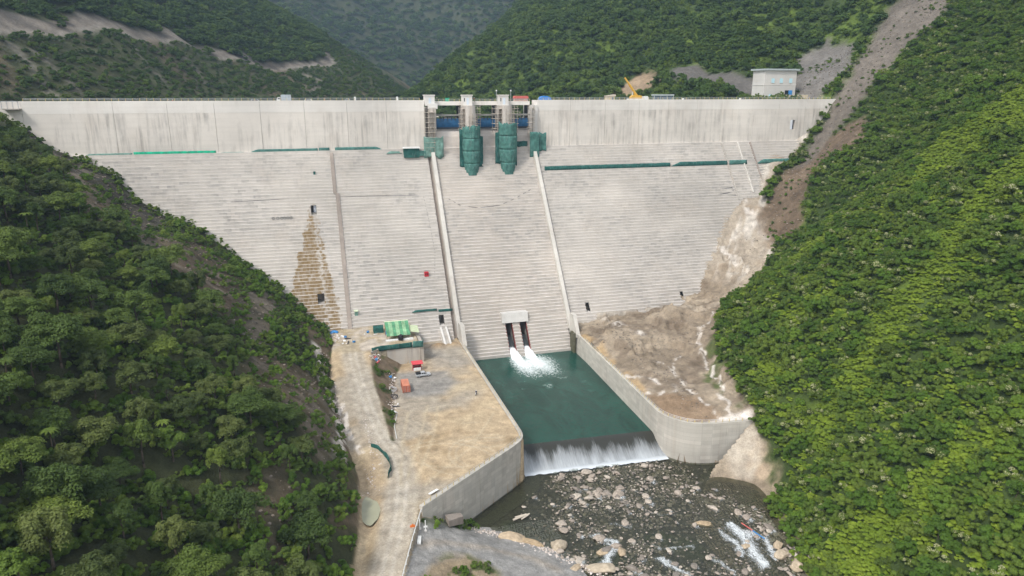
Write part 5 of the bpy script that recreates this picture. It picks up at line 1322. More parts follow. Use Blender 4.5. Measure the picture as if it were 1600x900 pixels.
for x in (25.7, 34.5):
    for y, zt in ((258.9, 16.6), (265.0, 20.1)): put(MB().box(x - 0.12, x + 0.12, y - 0.12, y + 0.12, 14.8, zt, M_wood).build('post', M_wood), sh)
put(MB().box(25.0, 35.4, 257.2, 258.4, 14.9, 15.5, M_white).build('front_slab', M_white), sh)
put(MB().hexa([(34.9, 260.5, 17.2), (38.2, 260.0, 16.6), (38.2, 264.5, 18.0), (34.9, 264.5, 18.6), (34.9, 260.5, 17.3), (38.2, 260.0, 16.7), (38.2, 264.5, 18.1), (34.9, 264.5, 18.7)], m_plain('sheet_pale_olive', (0.46, 0.52, 0.34), 0.7)).build('side_awning', None), sh)
wt = empty('water_tank', (30.7, 257.9, 15)); tag(wt, 'round black water tank in front of the green shed', 'tank')
put(MB().tube((30.7, 257.4, 15.4), (30.7, 257.4, 17.0), 1.05, 1.05, 14, M_black).tube((30.7, 257.4, 17.0), (30.7, 257.4, 17.4), 1.0, 0.35, 14, M_black).build('tank_body', M_black), wt); put(MB().tube((30.7, 257.4, 17.4), (30.7, 257.4, 17.55), 0.35, 0.35, 10, M_black).build('lid', M_black), wt)
tt = empty('canvas_tent', (24, 270, 15)); tag(tt, 'small dark green canvas tent left of the green shed', 'tent')
put(MB().prism_x([(268.3, 15.0), (268.6, 17.0), (270, 17.8), (271.4, 17.0), (271.6, 15.0)], 21.6, 25.4, M_netd).build('canvas', M_netd), tt); put(MB().tube((21.5, 270, 17.85), (25.5, 270, 17.85), 0.08, n=5, mat=M_wood).build('ridge_pole', M_wood), tt)
for i, (x, y) in enumerate(((34.0, 266.4), (26.4, 266.6))):
    o = MB().tube((x, y, 14.9), (x, y, 16.1 + 3.9 * (i == 0)), 0.5, 0.5, 10, M_bluel).tube((x, y, 16.1 + 3.9 * (i == 0)), (x, y, 16.2 + 3.9 * (i == 0)), 0.42, 0.42, 10, M_bluel).build('drum', M_bluel); tag(o, ['blue drum standing high behind the green shed', 'blue drum beside the small tent'][i], 'drum')
# container
ct = empty('shipping_container', (27.9, 226.8, 8.0), R(-1.5)); tag(ct, 'terracotta shipping container on the grey gravel of the terrace', 'container')
MB().box(-1.2, 1.2, -3.0, 3.0, 0.16, 2.50, M_terra).build('body', M_terra, ct)
MB().box(-1.22, 1.22, -3.03, 3.03, 2.505, 2.60, M_terra2).build('roof', M_terra2, ct)
for s in (-1, 1):
    d_ = MB().box(min(s * 0.04, s * 1.08), max(s * 0.04, s * 1.08), -3.07, -3.005, 0.24, 2.44, M_terra).build('door', M_terra, ct)
    for q in (0.35, 0.8): MB().tube((s * q, -3.1, 0.3), (s * q, -3.1, 2.4), 0.035, n=5, mat=M_galv).build('locking_bar', M_galv, d_)
    for yy in (-2.98, 2.98): MB().box(s * 1.24 - 0.06, s * 1.24 + 0.06, yy - 0.08, yy + 0.08, 0.0, 2.56, M_terra2).build('corner_post', M_terra2, ct)
    me = MB().box(-0.03, 0.03, -0.09, 0.09, 0.3, 2.42, M_terra).mesh('side_rib', M_terra)
    for k in range(14):
        o = bpy.data.objects.new('side_rib', me); COL.objects.link(o); o.parent = ct; o.location = (s * 1.22, -2.7 + k * 0.415, 0)
# kiosk
kk = empty('kiosk', (34.4, 243.6, 8.0)); tag(kk, 'small bright red kiosk with overhanging roof and white counter', 'kiosk')
MB().box(-1.5, 1.5, 0.9, 1.05, 0, 2.7, M_red).box(-1.5, -1.38, -0.9, 0.9, 0, 2.7, M_red).box(1.38, 1.5, -0.9, 0.9, 0, 2.7, M_red).build('wall', M_red, kk)
MB().hexa([(-1.9, -1.4, 2.55), (2.2, -1.4, 2.55), (2.2, 1.3, 2.95), (-1.9, 1.3, 2.95), (-1.9, -1.4, 2.67), (2.2, -1.4, 2.67), (2.2, 1.3, 3.07), (-1.9, 1.3, 3.07)], M_redl).build('roof', M_redl, kk)
MB().box(-1.36, 1.36, -1.1, -0.5, 0, 1.05, M_white).build('counter', M_white, kk); MB().box(-1.36, 1.36, 0.4, 0.85, 1.2, 1.3, M_woodp).build('shelf', M_woodp, kk)
for x in (-1.8, 2.0): MB().tube((x, -1.3, 0), (x, -1.3, 2.56), 0.06, n=5, mat=M_galv).build('roof_post', M_galv, kk)

# ------------------------------------------------------------------ people
def skinned(name, verts, edges, radii, mat, parent, sub=1):
    me = bpy.data.meshes.new(name); me.from_pydata(verts, edges, []); me.materials.append(mat)
    o = bpy.data.objects.new(name, me); COL.objects.link(o); o.parent = parent
    s = o.modifiers.new('skin', 'SKIN'); s.use_smooth_shade = True
    sv = me.skin_vertices[0].data
    for v, r_ in zip(sv, radii): v.radius = (r_, r_)
    sv[0].use_root = True
    u = o.modifiers.new('sub', 'SUBSURF'); u.levels = u.render_levels = sub
    return o
STAND = dict(pel=(0, 0, .95), chest=(0, 0, 1.30), neck=(0, 0, 1.50), head=(0, .02, 1.64), top=(0, .02, 1.76), sl=(-.19, 0, 1.42), el=(-.27, .02, 1.14), hl=(-.27, .12, .90), sr=(.19, 0, 1.42), er=(.27, .02, 1.14), hr=(.27, .12, .90),
             pl=(-.10, 0, .90), kl=(-.12, .04, .50), al=(-.12, 0, .09), fl=(-.13, .16, .05), pr=(.10, 0, .90), kr=(.12, .02, .50), ar=(.13, -.02, .09), fr=(.14, .14, .05))
RAD = dict(pel=.15, chest=.16, neck=.065, head=.10, top=.07, sl=.075, el=.05, hl=.04, sr=.075, er=.05, hr=.04, pl=.10, kl=.065, al=.045, fl=.04, pr=.10, kr=.065, ar=.045, fr=.04)
BON = [('pel', 'chest'), ('chest', 'neck'), ('neck', 'head'), ('head', 'top'), ('chest', 'sl'), ('sl', 'el'), ('el', 'hl'), ('chest', 'sr'), ('sr', 'er'), ('er', 'hr'), ('pel', 'pl'), ('pl', 'kl'), ('kl', 'al'), ('al', 'fl'), ('pel', 'pr'), ('pr', 'kr'), ('kr', 'ar'), ('ar', 'fr')]
def person(label, loc, rz, jacket, trousers, helmet, pose=None, group=None):
    root = empty('person', loc, rz); tag(root, label, 'person', group)
    J = dict(STAND); J.update(pose or {})
    def sub(keys, grow, name, mat):
        ks = list(keys); idx = {k: i for i, k in enumerate(ks)}
        skinned(name, [J[k] for k in ks], [(idx[a], idx[b2]) for a, b2 in BON if a in idx and b2 in idx], [RAD[k] + grow for k in ks], mat, root)
    sub(STAND.keys(), 0, 'body', M_skin)
    sub(['pel', 'chest', 'sl', 'el', 'sr', 'er'], 0.025, 'jacket', jacket)
    sub(['pel', 'pl', 'kl', 'al', 'pr', 'kr', 'ar'], 0.02, 'trousers', trousers)
    hx, hy, hz_ = J['head']; V = []; F = []; n = 10
    for j in range(5):
        t = j / 4 * math.pi * 0.55
        for i in range(n): V.append((hx + 0.15 * math.sin(t + 0.05) * math.cos(6.2832 * i / n), hy + 0.17 * math.sin(t + 0.05) * math.sin(6.2832 * i / n), hz_ + 0.02 + 0.16 * math.cos(t)))
    F = [(j * n + i, j * n + (i + 1) % n, (j + 1) * n + (i + 1) % n, (j + 1) * n + i) for j in range(4) for i in range(n)] 
    link('helmet', mesh_np('helmet', V, F, True), helmet, root)
    return root
for i, (x, lab, jk) in enumerate(((-51.5, 'standing worker in navy jacket on the left crest', M_jkt), (-50.0, 'worker in orange vest on the left crest beside a navy-clad worker', M_vest), (10.9, 'worker in orange vest on the crest between the white car and the pale pickup', M_vest), (60.6, 'worker in navy jacket on the bridge next to the left pier house', M_jkt), (77.9, 'worker in orange vest on the bridge between the two middle piers', M_vest))):
    person(lab, (x, 331.0, ZD if i < 3 else 102.2), rnd.uniform(0, 6), jk, M_trs, M_white)
# motorcycle with its rider on the terrace
mc = empty('motorcycle', (50.1, 215.6, 8.02), R(-118)); tag(mc, 'motorcycle with white panels ridden across the dirt terrace', 'motorcycle')
V, F = ring(0.27, 0.055, 16, 6)
wmesh = mesh_np('wheel', V, F, True); wmesh.materials.append(M_tyre)
hub = MB().tube((0, -0.05, 0), (0, 0.05, 0), 0.09, n=8, mat=M_rim); [hub.tube((0, 0, 0), (0.25 * math.cos(t), 0, 0.25 * math.sin(t)), 0.012, n=4, mat=M_rim) for t in np.linspace(0, 5.2, 6)]
hubm = hub.mesh('rim', M_rim)
for x in (-0.66, 0.68):
    w = bpy.data.objects.new('wheel', wmesh); COL.objects.link(w); w.parent = mc; w.location = (x, 0, 0.325); q = bpy.data.objects.new('rim', hubm); COL.objects.link(q); q.parent = w
MB().tube((0.68, 0, 0.33), (0.48, 0, 0.92), 0.045, n=6, mat=M_galv).tube((-0.66, 0, 0.33), (0.05, 0, 0.42), 0.05, n=6, mat=M_darkst).tube((0.05, 0, 0.42), (0.5, 0, 0.85), 0.05, n=6, mat=M_darkst).tube((-0.66, 0.1, 0.33), (-0.5, 0.1, 0.72), 0.03, n=5, mat=M_galv).build('frame', M_darkst, mc)
MB().box(-0.15, 0.25, -0.13, 0.13, 0.34, 0.62, M_darkst).build('engine', M_darkst, mc, bevel=0.04)
MB().prism_y([(-0.05, 0.66), (0.02, 0.86), (0.38, 0.90), (0.46, 0.72), (0.3, 0.64)], -0.13, 0.13, M_white).build('fuel_tank', M_white, mc, bevel=0.05)
MB().prism_y([(-0.85, 0.78), (-0.8, 0.86), (-0.05, 0.80), (-0.05, 0.70), (-0.6, 0.70)], -0.12, 0.12, M_black).build('seat', M_black, mc, bevel=0.03)
MB().tube((0.46, -0.36, 1.02), (0.46, 0.36, 1.02), 0.025, n=5, mat=M_black).build('handlebar', M_black, mc)
MB().box(0.52, 0.66, -0.1, 0.1, 0.82, 1.0, M_white).build('headlamp', M_white, mc, bevel=0.03)
MB().prism_y([(0.42, 0.66), (0.7, 0.70), (0.95, 0.58), (0.93, 0.55), (0.7, 0.66), (0.43, 0.62)], -0.08, 0.08, M_white).build('mudguard', M_white, mc)
person('rider in dark clothes and white helmet seated on the motorcycle', (50.1, 215.6, 8.02), R(-118) - R(90), M_jkt, M_trs, M_white, dict(pel=(0, -.25, .92), chest=(0, -.08, 1.25), neck=(0, 0, 1.43), head=(0, .05, 1.56), top=(0, .06, 1.68), sl=(-.19, -.03, 1.36), sr=(.19, -.03, 1.36), el=(-.30, .15, 1.15), er=(.30, .15, 1.15), hl=(-.30, .44, 1.04), hr=(.30, .44, 1.04),
       pl=(-.11, -.22, .90), pr=(.11, -.22, .90), kl=(-.20, .16, .74), kr=(.20, .16, .74), al=(-.19, -.02, .36), ar=(.19, -.02, .36), fl=(-.19, .14, .32), fr=(.19, .14, .32)))

# ------------------------------------------------------------------ loose things: debris, pond, posts, boulders, river stones
def rock_mesh(name, seed, sub=2, rough=0.28, flat=0.7, mat=None):
    bm = bmesh.new(); bmesh.ops.create_icosphere(bm, subdivisions=sub, radius=1.0)
    g = np.random.default_rng(seed); off = g.uniform(0, 50, 3)
    cut = [(Vector(g.normal(size=3)).normalized(), g.uniform(0.55, 0.85)) for _ in range(7)]
    for v in bm.verts:
        p = v.co.copy()
        for n, d in cut:
            k = p.dot(n)
            if k > d: p -= n * (k - d) * 0.85
        e = fbm(np.array([p.x * 2 + off[0] + p.z]), np.array([p.y * 2 + off[1] - p.z]), 1.0, 2, seed)[0]
        p *= 1 + rough * 0.5 * e
        v.co = Vector((p.x * 1.15, p.y * 0.9, p.z * flat))
    me = bpy.data.meshes.new(name); bm.to_mesh(me); bm.free()
    if mat: me.materials.append(mat)
    return me
def m_stone(name, a, b2, c2):
    b = NB(name)
    r_ = b.node('ObjectInfo').outputs['Random']; p = b.obj(); n = b.noise(p, 2.2, 5, 0.65)
    c = b.ramp(r_, [(0.0, a), (0.5, b2), (1.0, c2)])
    c = b.mix(1.0, c, b.ramp(n, [(0.25, 0.6), (0.75, 1.35)]), 'MULTIPLY')
    return b.done(b.principled(c, 0.85, b.bump(n, 0.6, 0.1), spec=0.2))
M_stone = m_stone('river_stone', (0.19, 0.168, 0.145), (0.32, 0.268, 0.222), (0.46, 0.405, 0.34))
M_boulder = m_stone('boulder_tan', (0.36, 0.27, 0.17), (0.42, 0.33, 0.23), (0.40, 0.34, 0.26))
M_rubble = m_stone('rubble_pale', (0.30, 0.25, 0.21), (0.50, 0.43, 0.38), (0.66, 0.60, 0.56))
ROCKS = [rock_mesh('rock', 700 + i, 2, 0.3, rnd.uniform(0.55, 0.85), M_stone) for i in range(6)]
BOULD = [rock_mesh('boulder', 720 + i, 3, 0.34, 0.75, M_boulder) for i in range(6)]
for i, (x, y, z, s, rz, lab) in enumerate([
        (44.6, 152.6, -4.6, (3.4, 2.2, 2.2), -25, 'big tan boulder at the tip of the gravel bar beside the wall'),
        (48.6, 149.6, -4.7, (2.8, 1.2, 1.5), -38, 'long narrow tan boulder leaning next to the bar-tip boulder'),
        (54.9, 147.0, -4.9, (2.3, 2.3, 2.2), 20, 'large rounded pale boulder standing alone in the river near the bar'),
        (61.6, 135.4, -4.7, (4.2, 1.9, 1.7), -18, 'long pale flat-topped boulder at the bottom of the picture'),
        (55.6, 136.8, -4.6, (1.9, 1.3, 1.2), 30, 'tan boulder just left of the long flat-topped boulder'),
        (64.6, 141.6, -5.1, (1.5, 1.3, 1.1), 0, 'dark boulder splitting the rapid near the long boulder'),
        (95.5, 145.5, -5.2, (2.3, 1.3, 0.9), -20, 'flat pink-tan boulder in mid river above the right rapid'),
        (106.8, 127.6, -4.5, (1.9, 1.6, 1.5), 10, 'pale boulder on the right bank beside the rapid'),
        (107.5, 123.0, -4.4, (2.2, 1.8, 1.7), 70, 'pale boulder at the lower right bank'),
        (108.6, 131.4, -4.6, (1.7, 1.3, 1.2), 40, 'tan boulder on the right bank above two pale boulders'),
        (100.5, 133.6, -5.1, (1.3, 1.1, 1.0), 0, 'wet boulder in the middle of the right rapid'),
        (69.5, 140.5, -5.0, (1.9, 1.3, 1.1), 60, 'grey boulder on the right side of the left rapid')]):
    o = bpy.data.objects.new('boulder', BOULD[i % 6]); COL.objects.link(o); o.location = (x, y, z); o.scale = s; o.rotation_euler = (rnd.uniform(-.2, .2), rnd.uniform(-.2, .2), R(rz)); tag(o, lab, 'boulder', 'boulders in and by the river')
x, y, s = RK
def zone(x, y):
    if y > 172: return 'just below the weir'
    if x > 103: return 'near the right bank'
    if x < 62: return 'near the gravel bar'
    if y > 152: return 'in the upper middle of the river'
    return 'in the lower middle of the river'
for a, b_, c in zip(x, y, s):
    o = bpy.data.objects.new('river_rock', rnd.choice(ROCKS)); COL.objects.link(o); o.location = (a, b_, -5.02 + 0.12 * c); o.scale = (c * rnd.uniform(.8, 1.3), c * rnd.uniform(.7, 1.1), c * rnd.uniform(.6, 1.0)); o.rotation_euler = (rnd.uniform(-.3, .3), rnd.uniform(-.3, .3), rnd.uniform(0, 6.28))
    tag(o, 'pale rounded stone standing out of the shallow water ' + zone(a, b_), 'stone', 'river stones ' + zone(a, b_))
# debris on the plateau and along the embankment
def gz(x, y): return float(H(np.array([float(x)]), np.array([float(y)]))[0])
g = random.Random(5)
bt2 = empty('tarpaulin_heap', (6.6, 274, 14.5)); tag(bt2, 'crumpled blue tarpaulin heap at the foot of the dam', 'tarpaulin')
V = []; n = 9
for i in range(n):
    for j in range(n):
        u, v = i / (n - 1) - .5, j / (n - 1) - .5; V.append((u * 3.4, v * 2.2, 0.1 + 0.9 * max(0, 1 - 3.2 * (u * u + v * v)) + 0.25 * float(fbm(np.array([u * 6]), np.array([v * 6]), 1, 2, 5)[0])))
o = link('sheet', mesh_np('sheet', V, [(i * n + j, (i + 1) * n + j, (i + 1) * n + j + 1, i * n + j + 1) for i in range(n - 1) for j in range(n - 1)], True), M_bluel, bt2); s_ = o.modifiers.new('t', 'SOLIDIFY'); s_.thickness = 0.05
bt2.location.z = gz(6.6, 274) + 0.05
DEB = [('plank', M_woodp, (2.8, 0.25, 0.08), 'pale plank'), ('panel', M_white, (1.5, 1.0, 0.08), 'white panel'), ('crate', M_bluel, (0.9, 0.7, 0.6), 'blue crate'), ('sack', M_white, (0.8, 0.5, 0.3), 'white sack'), ('beam', M_darkst, (2.6, 0.3, 0.3), 'dark beam')]
spots = [(8.6, 270.5), (9.6, 268.2), (10.6, 266.2), (8.2, 266.4), (11.4, 264.2), (12.6, 262.0), (10.0, 262.6), (13.4, 260.4), (9.2, 259.4), (11.2, 260.0), (20.4, 247.2), (19.6, 245.4), (20.0, 243.6), (21.2, 248.6), (20.2, 241.8), (24.8, 239.5), (25.4, 237.6), (24.0, 236.2), (23.8, 215.4), (23.0, 213.4), (24.0, 268.0), (22.0, 267.2), (19.5, 270), (18.0, 268)]
wh = ['among the debris below the seep', 'at the corner of the plateau wall', 'in the rubble strip beside the container', 'near the small tent']
for i, (x, y) in enumerate(spots):
    nm, mt, (a, b_, c), lb = DEB[i % 5]
    z_ = 0 if i < 10 else 1 if i < 15 else 2 if i < 20 else 3
    if i in (11, 14): mt = M_redl; lb = 'red ' + nm
    mb = MB()
    if nm == 'sack': mb.hexa([(-a / 2, -b_ / 2, 0), (a / 2, -b_ / 2, 0), (a / 2, b_ / 2, 0), (-a / 2, b_ / 2, 0), (-a * .36, -b_ * .3, c), (a * .4, -b_ * .34, c * .9), (a * .36, b_ * .3, c), (-a * .4, b_ * .3, c * .85)], mt)
    elif nm == 'crate': mb.box(-a / 2, a / 2, -b_ / 2, b_ / 2, 0, c * .85, mt).box(-a / 2 - .04, a / 2 + .04, -b_ / 2 - .04, b_ / 2 + .04, c * .85, c, mt)
    else: mb.hexa([(-a / 2, -b_ / 2, 0), (a / 2, -b_ / 2, 0.02), (a / 2, b_ / 2, 0.02), (-a / 2, b_ / 2, 0), (-a / 2, -b_ / 2, c), (a / 2, -b_ / 2, c * 1.1), (a / 2, b_ / 2, c * 1.1), (-a / 2, b_ / 2, c)], mt)
    o = mb.build(('debris_' + nm).replace('panel', 'board'), mt); o.location = (x, y, gz(x, y) + 0.08); o.rotation_euler = (g.uniform(-.15, .15), g.uniform(-.2, .2), g.uniform(0, 6.28)); tag(o, '%s lying %s' % (lb, wh[z_]), nm, 'debris ' + wh[z_])
def coil(cx_, cy_, r_, turns, mat, label):
    P = []; z0 = gz(cx_, cy_)
    for i in range(int(turns * 14) + 1):
        t = i / 14 * 2 * math.pi; rr = r_ * (1 + 0.15 * math.sin(t * 1.7)); P.append((cx_ + rr * math.cos(t), cy_ + 1.6 * rr * math.sin(t) + 0.05 * i * 0.1, z0 + 0.15 + 0.02 * i))
    mb = MB()
    for a, b_ in zip(P[:-1], P[1:]): mb.tube(a, b_, 0.09, n=5, mat=mat)
    return tag(mb.build('hose_coil', mat), label, 'hose', 'hose coils by the container')
coil(23.6, 226.5, 1.1, 3, M_galv, 'tangled pale hose coil left of the container')
coil(23.4, 220.8, 1.0, 3, M_darkst, 'dark hose coil below the pale hose')
ws = MB().hexa([(20.2, 211.6, 9.0), (22.0, 210.4, 8.2), (23.0, 208.6, 8.15), (21.6, 208.2, 8.7), (20.2, 211.6, 9.08), (22.0, 210.4, 8.28), (23.0, 208.6, 8.23), (21.6, 208.2, 8.78)], M_white).build('metal_sheet', M_white); tag(ws, 'white sheet lying at the lower end of the rubble strip', 'sheet'); 
pz = MB().tube((22.6, 208, 8.15), (20.6, 199, 8.3), 0.09, n=6, mat=M_white).tube((20.6, 199, 8.3), (20.3, 191, 8.35), 0.09, n=6, mat=M_white).build('pipe', M_white); tag(pz, 'white pipe running down from the white sheet along the road', 'pipe')
# pond beside the road
b = NB('pond_water'); bp = b.bump(b.noise(b.pos(), 1.5, 3, 0.5), 0.1, 0.05)
M_pond = b.done(b.principled((0.30, 0.295, 0.20), 0.25, bp, spec=0.4))
poly = [(9.4 + 2.3 * math.cos(t) * (1 + .22 * math.sin(2 * t + 1) + .12 * math.sin(5 * t)), 157.6 + 6.2 * math.sin(t) * (1 + .12 * math.cos(3 * t)), 6.95) for t in np.linspace(0, 2 * math.pi, 25)[:-1]]
me = bpy.data.meshes.new('pond'); me.from_pydata(poly, [], [tuple(range(24))]); o = link('pond', me, M_pond); o['kind'] = 'structure'
# signposts and slab near the guardrail
for i, (x, y, h_) in enumerate(((20.3, 148.8, 2.6), (21.6, 148.6, 2.8))):
    sp = empty('sign_post', (x, y, gz(x, y))); tag(sp, ['white post closest to the guardrail end', 'white post with a small plate beside the guardrail end'][i], 'post')
    MB().box(-0.09, 0.09, -0.09, 0.09, -0.2, h_, M_white).build('post', M_white, sp); MB().box(-0.3, 0.3, -0.3, 0.3, -0.1, 0.15, M_pale).build('footing', M_pale, sp)
    if i: MB().box(-0.45, 0.45, -0.12, -0.09, 0.9, 1.4, M_white).build('plate', M_white, sp)
zz = gz(19.4, 144.6) + 0.05
o = MB().hexa([(-0.45, -1.5, 0), (0.45, -1.5, 0), (0.45, 1.5, 0), (-0.45, 1.5, 0), (-0.4, -1.45, 0.35), (0.4, -1.45, 0.35), (0.4, 1.45, 0.35), (-0.4, 1.45, 0.35)], M_white).build('concrete_barrier', M_white); o.location = (19.5, 144.8, zz); o.rotation_euler = (0, 0, R(-12)); tag(o, 'white slab-like barrier lying below the guardrail', 'barrier')
o = MB().box(-0.6, 0.6, -0.25, 0.25, 0, 0.3, M_vest).box(-0.2, 0.2, -0.2, 0.2, 0.3, 0.6, M_vest).build('road_barrier', M_vest); o.location = (18.4, 147.2, gz(18.4, 147.2)); tag(o, 'orange road barrier beside the guardrail', 'barrier')
o = MB().hexa([(0, 0, 0), (2.9, 0.6, 0), (2.7, 1.3, 0), (-0.2, 0.7, 0), (0, 0, .15), (2.9, 0.6, .15), (2.7, 1.3, .15), (-0.2, 0.7, .15)], M_white).build('concrete_slab', M_white); o.location = (24.6, 158.6, 8.1); o.rotation_euler = (0, 0, R(22)); tag(o, 'pale slab lying on the terrace beside the downstream railing', 'slab')
o = MB().hexa([(28.2, 153.4, 1.5), (32.6, 156.8, -0.6), (32.2, 158.6, -0.6), (27.8, 156.0, 2.0), (28.2, 153.4, 3.2), (32.6, 156.8, 1.6), (32.2, 158.6, 1.6), (27.8, 156.0, 3.4)], M_strip).build('concrete_block', M_strip); tag(o, 'brown stained block leaning at the foot of the terrace wall', 'block')
# driftwood and pole in the river
lg = empty('driftwood', (49.7, 161.6, -4.9)); tag(lg, 'pale driftwood logs stranded in the shallows by the wall', 'driftwood')
for k, (a, b_) in enumerate((((-2.6, -0.6, 0.1), (2.4, 0.6, 0.35)), ((-1.8, 0.3, 0.15), (1.6, 0.9, 0.2)), ((-0.4, -0.9, 0.1), (1.9, 0.1, 0.4)))): MB().tube(a, b_, 0.3 - 0.05 * k, 0.2, 7, M_woodp).build('log', M_woodp, lg)
pp = empty('painted_pole', (106, 138, -4.8)); tag(pp, 'red and blue painted pole stranded in the right rapid', 'pole')
MB().tube((-1.2, 4.0, 0.5), (-0.2, 0.4, 0.35), 0.14, n=6, mat=M_redf).build('red_section', M_redf, pp); MB().tube((-0.2, 0.4, 0.35), (0.8, -3.4, 0.2), 0.14, n=6, mat=M_bluel).build('blue_section', M_bluel, pp)

# ------------------------------------------------------------------ vegetation
def m_leaf(name, dark, mid, light, patch=0.05, trans=0.18, lightf=0.5):
    b = NB(name)
    p = b.pos(); rnd_ = b.node('ObjectInfo').outputs['Random']
    n = b.noise(p, patch, 3, 0.6); n2 = b.noise(p, 0.8, 3, 0.6)
    f = b.math('ADD', b.math('MULTIPLY', rnd_, 0.55), b.math('MULTIPLY', n, 0.55))
    c = b.ramp(f, [(0.15, dark), (0.55, mid), (0.95, light)])
    c = b.mix(1.0, c, b.ramp(n2, [(0.3, 0.75), (0.7, 1.28)]), 'MULTIPLY')
    d = b.principled(c, 0.62, spec=0.22)
    t = b.node('BsdfTranslucent', {'Color': b.mix(0.35, c, (0.30, 0.40, 0.06))}).outputs[0]
    return b.done(b.node('MixShader', {0: trans, 1: d, 2: t}).outputs[0])
M_lf_forest = m_leaf('leaves_forest', (0.032, 0.057, 0.013), (0.069, 0.109, 0.020), (0.142, 0.186, 0.029))
M_lf_forest2 = m_leaf('leaves_forest_olive', (0.036, 0.055, 0.014), (0.075, 0.100, 0.025), (0.125, 0.149, 0.037))
M_lf_shrub = m_leaf('leaves_shrub', (0.035, 0.070, 0.008), (0.071, 0.135, 0.013), (0.137, 0.210, 0.023), 0.045)
M_lf_shrub2 = m_leaf('leaves_shrub_olive', (0.041, 0.064, 0.010), (0.080, 0.122, 0.016), (0.140, 0.186, 0.025), 0.045)
M_lf_lime = m_leaf('leaves_lime', (0.100, 0.153, 0.013), (0.148, 0.214, 0.018), (0.201, 0.265, 0.027))
M_lf_far = m_leaf('leaves_mountain', (0.027, 0.054, 0.011), (0.048, 0.088, 0.015), (0.104, 0.152, 0.023), 0.012)
M_lf_bright = m_leaf('leaves_bright', (0.052, 0.094, 0.014), (0.086, 0.138, 0.018), (0.135, 0.183, 0.026))
M_lf_cream = m_leaf('flower_heads', (0.26, 0.28, 0.12), (0.36, 0.36, 0.19), (0.46, 0.44, 0.28))
M_bark = m_plain('bark', (0.085, 0.066, 0.05), 0.9, 0.3, 4)

def crown_mesh(name, seed, r, h, nl, nleaf, leaf, squash=0.75, low=-0.25, mats=None, cream=0.0, spread=0.72):
    g = np.random.default_rng(seed)
    cs = []
    for i in range(nl):
        a = g.uniform(0, 2 * math.pi); ct = g.uniform(0.02, 1.0); st = math.sqrt(1 - ct * ct); k = g.uniform(0.62, 1.06) if g.uniform() < 0.8 else g.uniform(0.3, 0.6)
        wob = 1 + 0.22 * math.sin(2 * a + seed) + 0.13 * math.sin(5 * a + seed * 2)
        lr = r * g.uniform(0.17, 0.34)
        cs.append((r * 0.82 * st * k * wob * math.cos(a), r * 0.82 * st * k * wob * math.sin(a), h + r * squash * (ct * k * 1.05 - 0.15) + r * g.uniform(-0.08, 0.1), lr))
    cs = np.array(cs)
    w = cs[:, 3] ** 2; k = g.choice(nl, nleaf, p=w / w.sum())
    d = g.normal(size=(nleaf, 3)); d /= np.linalg.norm(d, axis=1)[:, None]
    d[:, 2] = np.where(d[:, 2] < low, -d[:, 2], d[:, 2])
    rad = cs[k, 3] * g.uniform(0.72, 1.05, nleaf)
    P = cs[k, :3] + d * rad[:, None] * np.array([1, 1, squash])
    N = d + np.array([0, 0, 0.7]) + g.normal(size=(nleaf, 3)) * 0.38; N /= np.linalg.norm(N, axis=1)[:, None]
    T = np.cross(N, g.normal(size=(nleaf, 3))); T /= np.linalg.norm(T, axis=1)[:, None]; B = np.cross(N, T)
    s = leaf * g.uniform(0.6, 1.35, nleaf)[:, None]; asp = g.uniform(0.55, 0.9, nleaf)[:, None]
    V = np.concatenate([P - T * s, P - B * s * asp - N * s * 0.15, P + T * s, P + B * s * asp - N * s * 0.15], 1).reshape(-1, 3)
    F = np.arange(4 * nleaf).reshape(-1, 4)
    me = mesh_np(name, V, F)
    for m in (mats or [M_lf_forest]): me.materials.append(m)
    if cream:
        topz = (P[:, 2] > np.quantile(P[:, 2], 0.45)) & (g.uniform(size=nleaf) < cream)
        lobe_sel = np.isin(k, np.arange(nl)[g.uniform(size=nl) < 0.6])
        me.polygons.foreach_set('material_index', (topz & lobe_sel).astype(np.int32))
    return me
def trunk_mesh(name, seed, h, r, lean=0.4):
    g = random.Random(seed); mb = MB()
    p = Vector((0, 0, -1.5)); rr = r
    for i in range(3):
        q = p + Vector((g.uniform(-lean, lean), g.uniform(-lean, lean), (h + 1.5) / 3)); mb.tube(p, q, rr, rr * 0.8, 6, M_bark); p = q; rr *= 0.8
    for i in range(4):
        a = g.uniform(0, 6.28); q = p + Vector((math.cos(a) * h * 0.28, math.sin(a) * h * 0.28, h * g.uniform(0.12, 0.3))); mb.tube(p - Vector((0, 0, h * 0.12 * i / 3)), q, rr * 0.6, rr * 0.2, 5, M_bark)
    return mb.mesh(name, M_bark, True)
TREES = [(crown_mesh('crown', 100 + i, r, h, nl, nf, lf, sq, mats=[m]), trunk_mesh('trunk', 200 + i, h, 0.22 + 0.02 * r), r) for i, (r, h, nl, nf, lf, sq, m) in enumerate([
    (5.2, 6.5, 44, 6500, 0.21, 0.72, M_lf_forest), (4.2, 6.0, 34, 5000, 0.20, 0.9, M_lf_forest2), (6.0, 7.0, 60, 8000, 0.21, 0.58, M_lf_forest), (3.6, 5.6, 28, 3600, 0.23, 1.0, M_lf_bright), (4.6, 5.2, 38, 5500, 0.22, 0.8, M_lf_forest2), (3.2, 7.0, 26, 3600, 0.20, 1.25, M_lf_forest)])]
